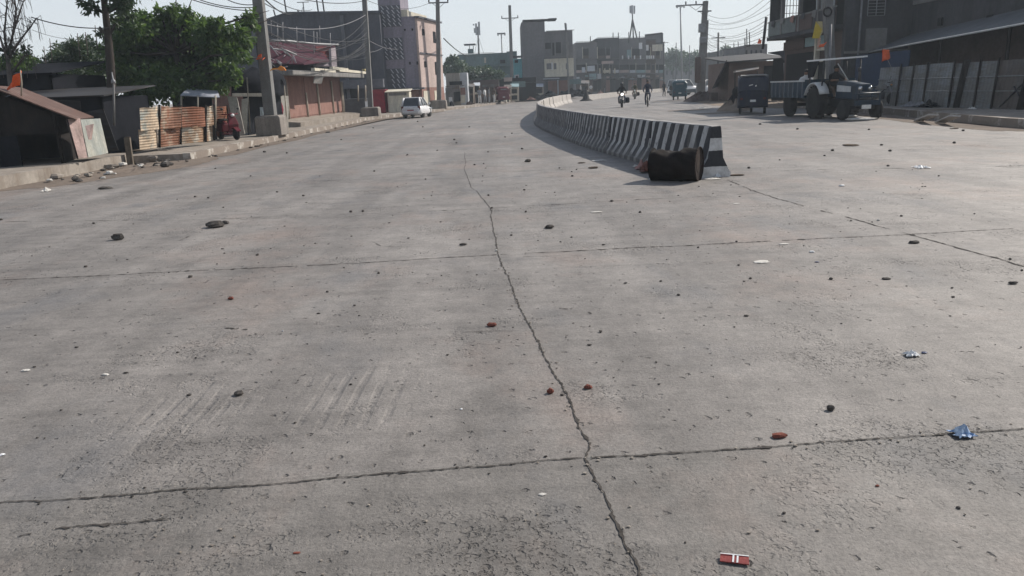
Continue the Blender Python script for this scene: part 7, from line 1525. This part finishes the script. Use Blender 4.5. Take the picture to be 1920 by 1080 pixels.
for k, (p0, p1, yt, yb_, Y, mw, mr, lab) in enumerate((
    (874, 888, 158, 192, 88, M_BROWNR, M_TINROOF, 'small brown stall with slanting tin awning right of the cream stall'),
    (889, 899, 156, 190, 92, M_DARKIN, M_SIGN, 'tiny dark stall with a pale awning behind the standing group'),
    (946, 958, 160, 188, 98, M_PINKSH, M_TINROOF, 'reddish stall right of the maroon autorickshaw'),
    (958, 972, 158, 187, 101, M_CREAM, M_SIGN2, 'cream stall with teal awning by the tall crossarm pole'),
    (986, 1002, 160, 184, 106, M_GREENW, M_TINROOF, 'grey-green stall with arched opening left of the tall grey building'),
    (1004, 1018, 158, 182, 109, M_BROWNR, M_SIGN, 'brown stall at the left corner of the tall grey building'),
    (1088, 1104, 152, 176, 128, M_BROWNR, M_TINROOF, 'brown stall between the tall grey building and the far shop row'))):
    t = thing('market_stall', lab, 'stall', tuple(W((p0 + p1) / 2, yb_, Y)), 0, 'far roadside stalls')
    blockb(t, p0, p1, yt, Y, 2.2, mw); panel(t, p0 + 1.2, p1 - 3, yt + 9, yb_, Y - 0.01, M_DARKIN, 'counter_opening', 0.06); panel(t, p0 + 0.5, p1 - 1, yt + 17, yt + 21, Y - 0.3, rr_.choice((M_CREAM, M_BROWNR, M_SIGN)), 'counter', 0.5)
    a, b_ = W(p0 - 1, yt + 4, Y - 1.6), W(p1 + 1, yt + 4.5, Y - 1.6); c_, d_ = W(p1 + 1, yt - 1.5, Y + 0.3), W(p0 - 1, yt - 1, Y + 0.3); q = MB(); q.slab([a, b_, c_, d_], 0.06); q.build('awning', mr, t, True)
    for px in (p0, p1):
        q = MB(); q.tube([W(px, yb_ + 1, Y - 1.5), W(px, yt + 4, Y - 1.5)], 0.05, 5); q.build('awning_post', M_BATTEN, t, True)
for k, (px, py, Y, w_, h) in enumerate(((846, 193, 80, 0.5, 0.6), (880, 193, 84, 0.7, 0.5), (951, 190, 95, 0.8, 0.6), (995, 186, 101, 1.1, 0.5), (1018, 183, 104, 0.9, 0.6), (1050, 179, 108, 0.8, 0.7), (1097, 174, 122, 1.0, 0.7), (1126, 170, 138, 1.1, 0.7), (1160, 168, 146, 1.0, 0.8))):
    p = W(px, py, Y); rag('goods_heap', (p.x, p.y, 0.16), (w_, 0.8), (M_BLACKTARP, M_BROWNR, M_CREAM, M_PINKSH)[k % 4], 'small heap of goods on the far footpath, before the roadside stalls', 'heap', 120 + k, h, 'heaps of goods before the far stalls')
# hazy buildings at the end of the road
for k, (p0, p1, yt, Y, m_, lab) in enumerate(((1330, 1362, 112, 150, M_GREENW, 'hazy low building right of the twin pole'), (1352, 1425, 93, 130, M_GREYR, 'long pale grey roofline behind the brown shack'), (1395, 1436, 84, 105, M_GREYB, 'grey building just left of the veranda building'), (1246, 1312, 122, 230, M_GREYB, 'faint hazy buildings below the distant trees'))):
    t = thing('hazy_building', lab, 'building', tuple(W((p0 + p1) / 2, 165, Y)))
    blockb(t, p0, p1, yt, Y, 10, m_); panel(t, p0 - 0.5, p1 + 0.5, yt - 1.5, yt + 1, Y, M_SLATE, 'roof_edge', 0.4)
    for j in range(int((p1 - p0) / 9)): panel(t, p0 + 3 + j * 9, p0 + 6 + j * 9, yt + 10, yt + 18, Y, M_DARKIN, 'window')
for k, (px, y0, y1, Y) in enumerate(((1400, 54, 88, 104), (1405, 60, 88, 104), (1384, 78, 96, 129), (1376, 81, 96, 129), (1360, 82, 96, 129))):
    q = MB(); q.tube([W(px + 0.5, y1, Y), W(px, y0, Y)], 0.07, 5); tag(q.build('roof_rod', M_DARKSTEEL, None, True), 'thin rod on the grey roofs left of the veranda building', 'rod', 'rods on the grey roofs')

# ================================================================== TREES
def leaf_mat(name, c1, c2, tr=0.35):
    m, n, b = new_mat(name); v = mapped(n)
    wn = nd(n, 'ShaderNodeTexNoise'); wn.inputs['Scale'].default_value = 4.5; wn.inputs['Detail'].default_value = 2; n.links.new(v, wn.inputs['Vector'])
    f = ramp(n, wn.outputs['Fac'], [(0.35, 0.0), (0.65, 1.0)])
    col = mix(n, f, c1, c2); n.links.new(col, b.inputs['Base Color']); b.inputs['Roughness'].default_value = 0.55
    tl = nd(n, 'ShaderNodeBsdfTranslucent'); n.links.new(mix(n, 0.5, col, (0.10, 0.16, 0.02)), tl.inputs[0])
    mx = nd(n, 'ShaderNodeMixShader'); mx.inputs[0].default_value = tr
    n.links.new(b.outputs[0], mx.inputs[1]); n.links.new(tl.outputs[0], mx.inputs[2]); n.links.new(mx.outputs[0], n.nodes['Material Output'].inputs[0])
    return m
M_LEAF = leaf_mat('broad_leaf', (0.028, 0.075, 0.022), (0.09, 0.155, 0.04), 0.48)
M_LEAFD = leaf_mat('dark_leaf', (0.018, 0.042, 0.02), (0.03, 0.06, 0.026), 0.2)
M_LEAFH = leaf_mat('dusty_leaf', (0.045, 0.085, 0.055), (0.06, 0.10, 0.06), 0.2)
M_BARK = mat('bark', (0.06, 0.05, 0.043), (0.035, 0.03, 0.027), 0.95, 5, bmp=0.8)
M_DRYBARK = mat('dry_bark', (0.13, 0.115, 0.105), (0.08, 0.07, 0.065), 0.95, 5)
def leaves(name, m, parent, clumps, n, ln, wd, seed, droop=0.4):
    """many single leaves spread through the clumps' volume, outer leaves denser"""
    g_ = np.random.default_rng(seed); C = np.array([c for c, r in clumps]); Rr = np.array([r for c, r in clumps]); w_ = Rr ** 2.2; k = g_.choice(len(clumps), n, p=w_ / w_.sum())
    d = g_.normal(size=(n, 3)); d /= np.linalg.norm(d, axis=1)[:, None]; rad = Rr[k] * g_.random(n) ** 0.45 * g_.uniform(0.65, 1.3, n)
    p = C[k] + d * rad[:, None] * np.array([1, 1, 0.8])
    a = d * 0.5 + g_.normal(size=(n, 3)) * 0.6; a[:, 2] -= droop; a /= np.linalg.norm(a, axis=1)[:, None]
    b_ = np.cross(a, g_.normal(size=(n, 3))); b_ /= np.linalg.norm(b_, axis=1)[:, None]
    nn = np.cross(a, b_); s = g_.uniform(0.6, 1.35, n)[:, None]
    L_, Wd = a * ln * s, b_ * wd * s
    v = np.stack([p, p + L_ * 0.45 + Wd * 0.5 + nn * 0.12 * ln * s, p + L_, p + L_ * 0.45 - Wd * 0.5 + nn * 0.12 * ln * s], 1).reshape(-1, 3)
    inv = XF[parent.name].inverted(); v = v @ np.array(inv.to_3x3()).T + np.array(inv.translation)
    me = bpy.data.meshes.new(name); me.vertices.add(4 * n); me.vertices.foreach_set('co', v.ravel())
    me.loops.add(6 * n); i = np.arange(n)[:, None] * 4; me.loops.foreach_set('vertex_index', (i + np.array([0, 1, 2, 0, 2, 3])).ravel())
    me.polygons.add(2 * n); me.polygons.foreach_set('loop_start', np.arange(2 * n) * 3); me.polygons.foreach_set('loop_total', np.full(2 * n, 3)); me.update(); me.validate()
    me.materials.append(m); o = bpy.data.objects.new(name, me); COL.objects.link(o); o.parent = parent; return o
def tree(name, label, base, trunk, clumps, n, ln, wd, m, r0, seed, limbs=True, cat='tree'):
    t = thing(name, label, cat, tuple(base)); q = MB(); k = len(trunk)
    q.tube(trunk, [r0 * (1 - 0.55 * i / (k - 1)) for i in range(k)], 9)
    rg = random.Random(seed)
    if limbs:
        for c, r in clumps:
            c = Vector(c); s0 = min((Vector(p) for p in trunk[1:]), key=lambda p: (p - c).length + max(0, p.z - c.z) * 3); mid = s0.lerp(c, 0.5) + Vector((rg.uniform(-0.2, 0.2), rg.uniform(-0.2, 0.2), rg.uniform(-0.1, 0.3)))
            q.tube([s0, mid, c, c + (c - mid) * 0.5], [r0 * 0.35, r0 * 0.24, r0 * 0.14, r0 * 0.05], 5)
    q.build('trunk', M_BARK, t, True); leaves('crown', m, t, clumps, n, ln, wd, seed); return t
def C_(px, py, Y, rpx): p = W(px, py, Y); return ((p.x, p.y, p.z), rpx * Y / FPX)
rt = random.Random(21)
YB = 29.5; cl = []
for px, py, r in ((250, 55, 34), (290, 62, 44), (340, 55, 36), (318, 28, 17), (385, 65, 34), (300, 110, 50), (360, 110, 50), (245, 105, 40), (410, 95, 36), (425, 130, 26), (300, 155, 44), (360, 155, 44), (400, 150, 34), (330, 168, 20), (385, 160, 18), (255, 150, 40), (262, 180, 26), (445, 62, 20), (462, 40, 17), (470, 30, 12), (455, 75, 20), (225, 70, 26), (440, 100, 18), (355, 35, 16), (235, 40, 20), (425, 60, 18), (375, 42, 16), (268, 32, 13), (405, 42, 14), (447, 85, 15), (215, 95, 22), (475, 48, 11), (300, 22, 10), (330, 12, 8), (352, 20, 9), (462, 110, 10), (432, 150, 14), (220, 130, 22), (205, 160, 18)):
    cl.append(C_(px, py, YB + rt.uniform(-1.1, 1.6), r * 0.92))
base = W(352, 245, YB); base.z = 0.2
tree('leafy_tree', 'big broad-leaved green tree with dense crown behind the rusty corrugated fence', base, [base, W(350, 215, YB), W(340, 180, YB), W(335, 140, YB), W(330, 100, YB)], cl, 23000, 0.20, 0.10, M_LEAF, 0.2, 2)
YT2 = 25.5; base = W(212, 280, YT2); base.z = 0.25
tr_ = [base, W(211, 200, YT2), W(207, 120, YT2), W(203, 70, YT2), W(198, 25, YT2), W(192, -30, YT2), W(188, -80, YT2)]
cl = [C_(px, py, YT2 + rt.uniform(-0.5, 0.8), r) for px, py, r in ((170, 12, 14), (160, 5, 9), (225, 12, 16), (232, -2, 16), (215, 45, 12), (190, 62, 7), (240, 25, 14), (190, -60, 60), (150, -50, 40), (235, -50, 50))]
tree('tall_tree', 'tall thin-trunked tree rising out of the frame behind the backdrop shed', base, tr_, cl, 5200, 0.19, 0.085, M_LEAFD, 0.16, 3)
# dark bushes behind the low shack
cl = [C_(px, py, 31 + rt.uniform(-1, 1.5), r) for px, py, r in ((105, 110, 18), (120, 95, 18), (140, 88, 18), (160, 85, 18), (178, 95, 18), (130, 115, 26), (160, 118, 28), (185, 125, 22), (105, 135, 22), (80, 135, 16), (75, 118, 10), (145, 150, 30), (180, 160, 26))]
base = W(150, 240, 31); base.z = 0.2
tree('dark_bushy_tree', 'dark bushy tree with spiky outline behind the low shack', base, [base, W(150, 190, 31), W(148, 140, 31), W(145, 110, 31)], cl, 9000, 0.17, 0.06, M_LEAFD, 0.13, 5)
cl = [C_(px, py, 27 + rt.uniform(-1, 1), r) for px, py, r in ((12, 125, 22), (35, 118, 20), (8, 160, 24), (30, 150, 20), (-15, 140, 30), (5, 190, 18), (45, 130, 12), (55, 112, 10))]
base = W(5, 250, 27); base.z = 0.2
tree('green_shrub', 'green shrub at the left edge behind the orange flag', base, [base, W(8, 200, 27), W(15, 150, 27)], cl, 4200, 0.17, 0.075, M_LEAF, 0.1, 6, cat='shrub')
# bare tree at the left edge
YN = 24.0; base = W(22, 220, YN); base.z = 0.2
t = thing('bare_tree', 'leafless tree with thin hanging twigs at the left edge', 'tree', tuple(base)); q = MB(); rg = random.Random(17)
q.tube([base, W(20, 160, YN), W(14, 110, YN)], [0.09, 0.075, 0.06], 7); q.build('trunk', M_DRYBARK, t, True)
q = MB()
for path in (((14, 110), (8, 60), (13, 10), (16, -40)), ((14, 110), (25, 60), (38, 20), (50, -15)), ((14, 110), (38, 75), (58, 50), (66, 36)), ((14, 110), (0, 70), (-15, 20)), ((20, 140), (45, 105), (62, 100)), ((25, 60), (30, 20), (24, -30))):
    pts_ = [W(x, y, YN + rg.uniform(-0.4, 0.4)) for x, y in path]; q.tube(pts_, [0.045 - 0.035 * i / (len(pts_) - 1) for i in range(len(pts_))], 5)
    for a, b_ in zip(pts_[:-1], pts_[1:]):
        for k in range(9):
            s0 = a.lerp(b_, rg.random()); e = Vector((rg.uniform(-0.25, 0.3), rg.uniform(-0.3, 0.3), rg.uniform(-0.1, 0.35))); tip = s0 + e; q.tube([s0, tip, tip + Vector((rg.uniform(-0.05, 0.08), 0, -rg.uniform(0.15, 0.7)))], [0.012, 0.009, 0.005], 4)
q.build('branches', M_DRYBARK, t, True)
leaves('withered_leaves', M_LEAFD, t, [C_(10, 100, YN, 14), C_(50, 92, YN, 8), C_(8, 90, YN, 10)], 160, 0.16, 0.06, 8)
# hazy trees farther away
for k, (pts_, Y, n_, lab) in enumerate((
    (((842, 118, 8), (850, 112, 10), (862, 125, 12), (848, 135, 12), (835, 128, 8), (872, 130, 10), (888, 138, 14), (905, 135, 14), (920, 138, 12), (860, 140, 14), (935, 140, 10)), 100, 5200, 'dusty green tree clump over the cream stall beyond the third pole'),
    (((1250, 108, 10), (1262, 100, 11), (1275, 105, 12), (1290, 108, 12), (1303, 104, 9), (1260, 118, 14), (1285, 120, 15), (1305, 118, 12)), 210, 3600, 'faint hazy tree at the end of the road left of the twin pole'))):
    base = W(pts_[0][0] + 12, 165, Y); base.z = 0.1
    tree('hazy_tree', lab, base, [base, W(pts_[0][0] + 12, 150, Y), W(pts_[0][0] + 12, 125, Y)], [C_(px, py, Y + rt.uniform(-2, 2), r) for px, py, r in pts_], n_, 0.0035 * Y, 0.0018 * Y, M_LEAFH, 0.2, 30 + k)
for k, (px, py, Y, lab) in enumerate(((1330, 102, 200, 'faint low tree just right of the twin pole'), (1338, 100, 215, ''), (1365, 92, 190, 'faint round treetop above the pale grey roofline'))):
    if not lab: continue
    base = W(px, 160, Y); base.z = 0; tree('hazy_tree', lab, base, [base, W(px, 130, Y), W(px, py + 4, Y)], [C_(px + rt.uniform(-7, 7), py + rt.uniform(0, 14), Y + rt.uniform(-2, 2), 7) for _ in range(6)], 900, 0.7, 0.4, M_LEAFH, 0.3, 50 + k)
for k, (px, yt, Y) in enumerate(((82, 87, 29), (93, 72, 29), (160, 60, 28.5), (178, 47, 28), (145, 62, 29))):
    q = MB(); q.tube([W(px + 5, yt + 45, Y), W(px, yt, Y)], [0.022, 0.012], 5); tag(q.build('bamboo_stick', M_DRYBARK, None, True), 'thin upright stick poking out of the dark bushy tree', 'stick', 'sticks in the bushy tree')

# ================================================================== CABLES
def wire(a, b_, sag, r, label, group, m=None):
    a, b_ = Vector(a), Vector(b_); q = MB(); N_ = 14
    q.tube([a.lerp(b_, i / N_) - Vector((0, 0, 4 * sag * (i / N_) * (1 - i / N_))) for i in range(N_ + 1)], r, 5)
    return tag(q.build('power_cable', m or M_WIRE, None, True), label, 'cable', group)
rw = random.Random(41)
for k in range(13):
    a = W(491 + k % 4, rw.uniform(22, 80), 31.5); b_ = W(684 + rw.uniform(0, 6), (28, 35, 52, 60, 66, 72, 76, 78, 80, 84, 92, 98, 108)[k], 54.4)
    wire(a, b_, rw.uniform(0.35, 1.3), 0.011 if k else 0.022, 'thin sagging cable between the nearest concrete pole and the slender pole', 'cables between the two near poles', M_CABLEPALE if k == 0 else M_CABLEGREY if k % 2 else M_WIRE)
for k in range(5):
    a = W(560 + 12 * k, 120 - 8 * k, 47 + k); b_ = W(689, 78 + 5 * k, 54.4); wire(a, b_, 0.5, 0.012, 'thin service cable rising from the shutter shop roof to the slender pole', 'service cables to the slender pole', M_CABLEGREY)
for k, (x0, y0, Y0, x1, y1) in enumerate(((370, -2, 30, 487, 12), (340, -8, 30, 487, 20), (420, -4, 33, 488, 6))):
    wire(W(x0, y0, Y0), W(x1, y1, 31.5), 0.15, 0.018, 'dark cable reaching the nearest concrete pole from the upper left', 'cables left of the nearest pole')
for k, (x1, y1) in enumerate(((548, 25), (562, 20), (585, 18), (680, 2))):
    wire(W(492, (-6, 4, -12, -20)[k], 31.5), W(x1, y1, 66 if k < 3 else 54.4), 0.3, 0.03 if k == 0 else 0.02, 'dark cable from the nearest concrete pole down to the dark slate roof', 'cables over the dark slate roof')
wire(W(58, 32, 24.3), W(205, 52, 25.3), 0.12, 0.016, 'slack cable crossing the sky between the bare tree and the tall trunk', None)
wire(W(60, 56, 24.3), W(160, 72, 30), 0.12, 0.007, 'hair-thin lower cable right of the bare tree', None)
wire(W(692, 76, 54.4), W(748, 92, 67.9), 0.2, 0.02, 'cable from the slender pole to the lattice screens, upper one', None, M_CABLEPALE); wire(W(693, 98, 54.4), W(722, 86, 67.9), 0.1, 0.015, 'cable from the slender pole to the lattice screens, lower one', None, M_CABLEPALE)
wire(W(832, 72, 70.3), W(880, 106, 118), 0.3, 0.05, 'dark cable sloping from the third pole to the grey-green building', None)
for k in range(7):
    wire(W(1320 + k % 2 * 3, 24 + k * 9, 69.3), W(1447, -14 + k * 13, 51), rw.uniform(0.4, 1.0), 0.012, 'thin cable strung from the twin pole to the veranda building', 'cables from the twin pole to the veranda building')
for k in range(4):
    wire(W(1322, 60 + k * 7, 69.5), W(1347, 70 + k * 3, 94.8), 0.8, 0.016, 'thin cable between the twin pole and the wooden pole behind', 'cables behind the twin pole')
for k in range(3):
    wire(W(1347, 66 + k * 5, 95), W(1434, 40 + 14 * k, 52), 0.5, 0.015, 'thin cable between the wooden pole and the short slanting pole', 'cables to the short slanting pole')
wire(W(680, -3, 54.4), W(808, 4, 70.3), 0.6, 0.016, 'cable from the slender pole to the crossarm of the third pole', None)

# ================================================================== AIR
hz = MB(); hz.box(-260, 420, -40, 420, -1.2, 26); ho = hz.build('haze', [])
m = bpy.data.materials.new('pale_air'); m.use_nodes = True; n = m.node_tree; n.nodes.clear()
pv = nd(n, 'ShaderNodeVolumePrincipled'); pv.inputs['Color'].default_value = (0.76, 0.86, 0.95, 1); pv.inputs['Density'].default_value = 0.00095; pv.inputs['Anisotropy'].default_value = 0.15
om = nd(n, 'ShaderNodeOutputMaterial'); n.links.new(pv.outputs[0], om.inputs['Volume'])
ho.data.materials.clear(); ho.data.materials.append(m); ho['kind'] = 'stuff'
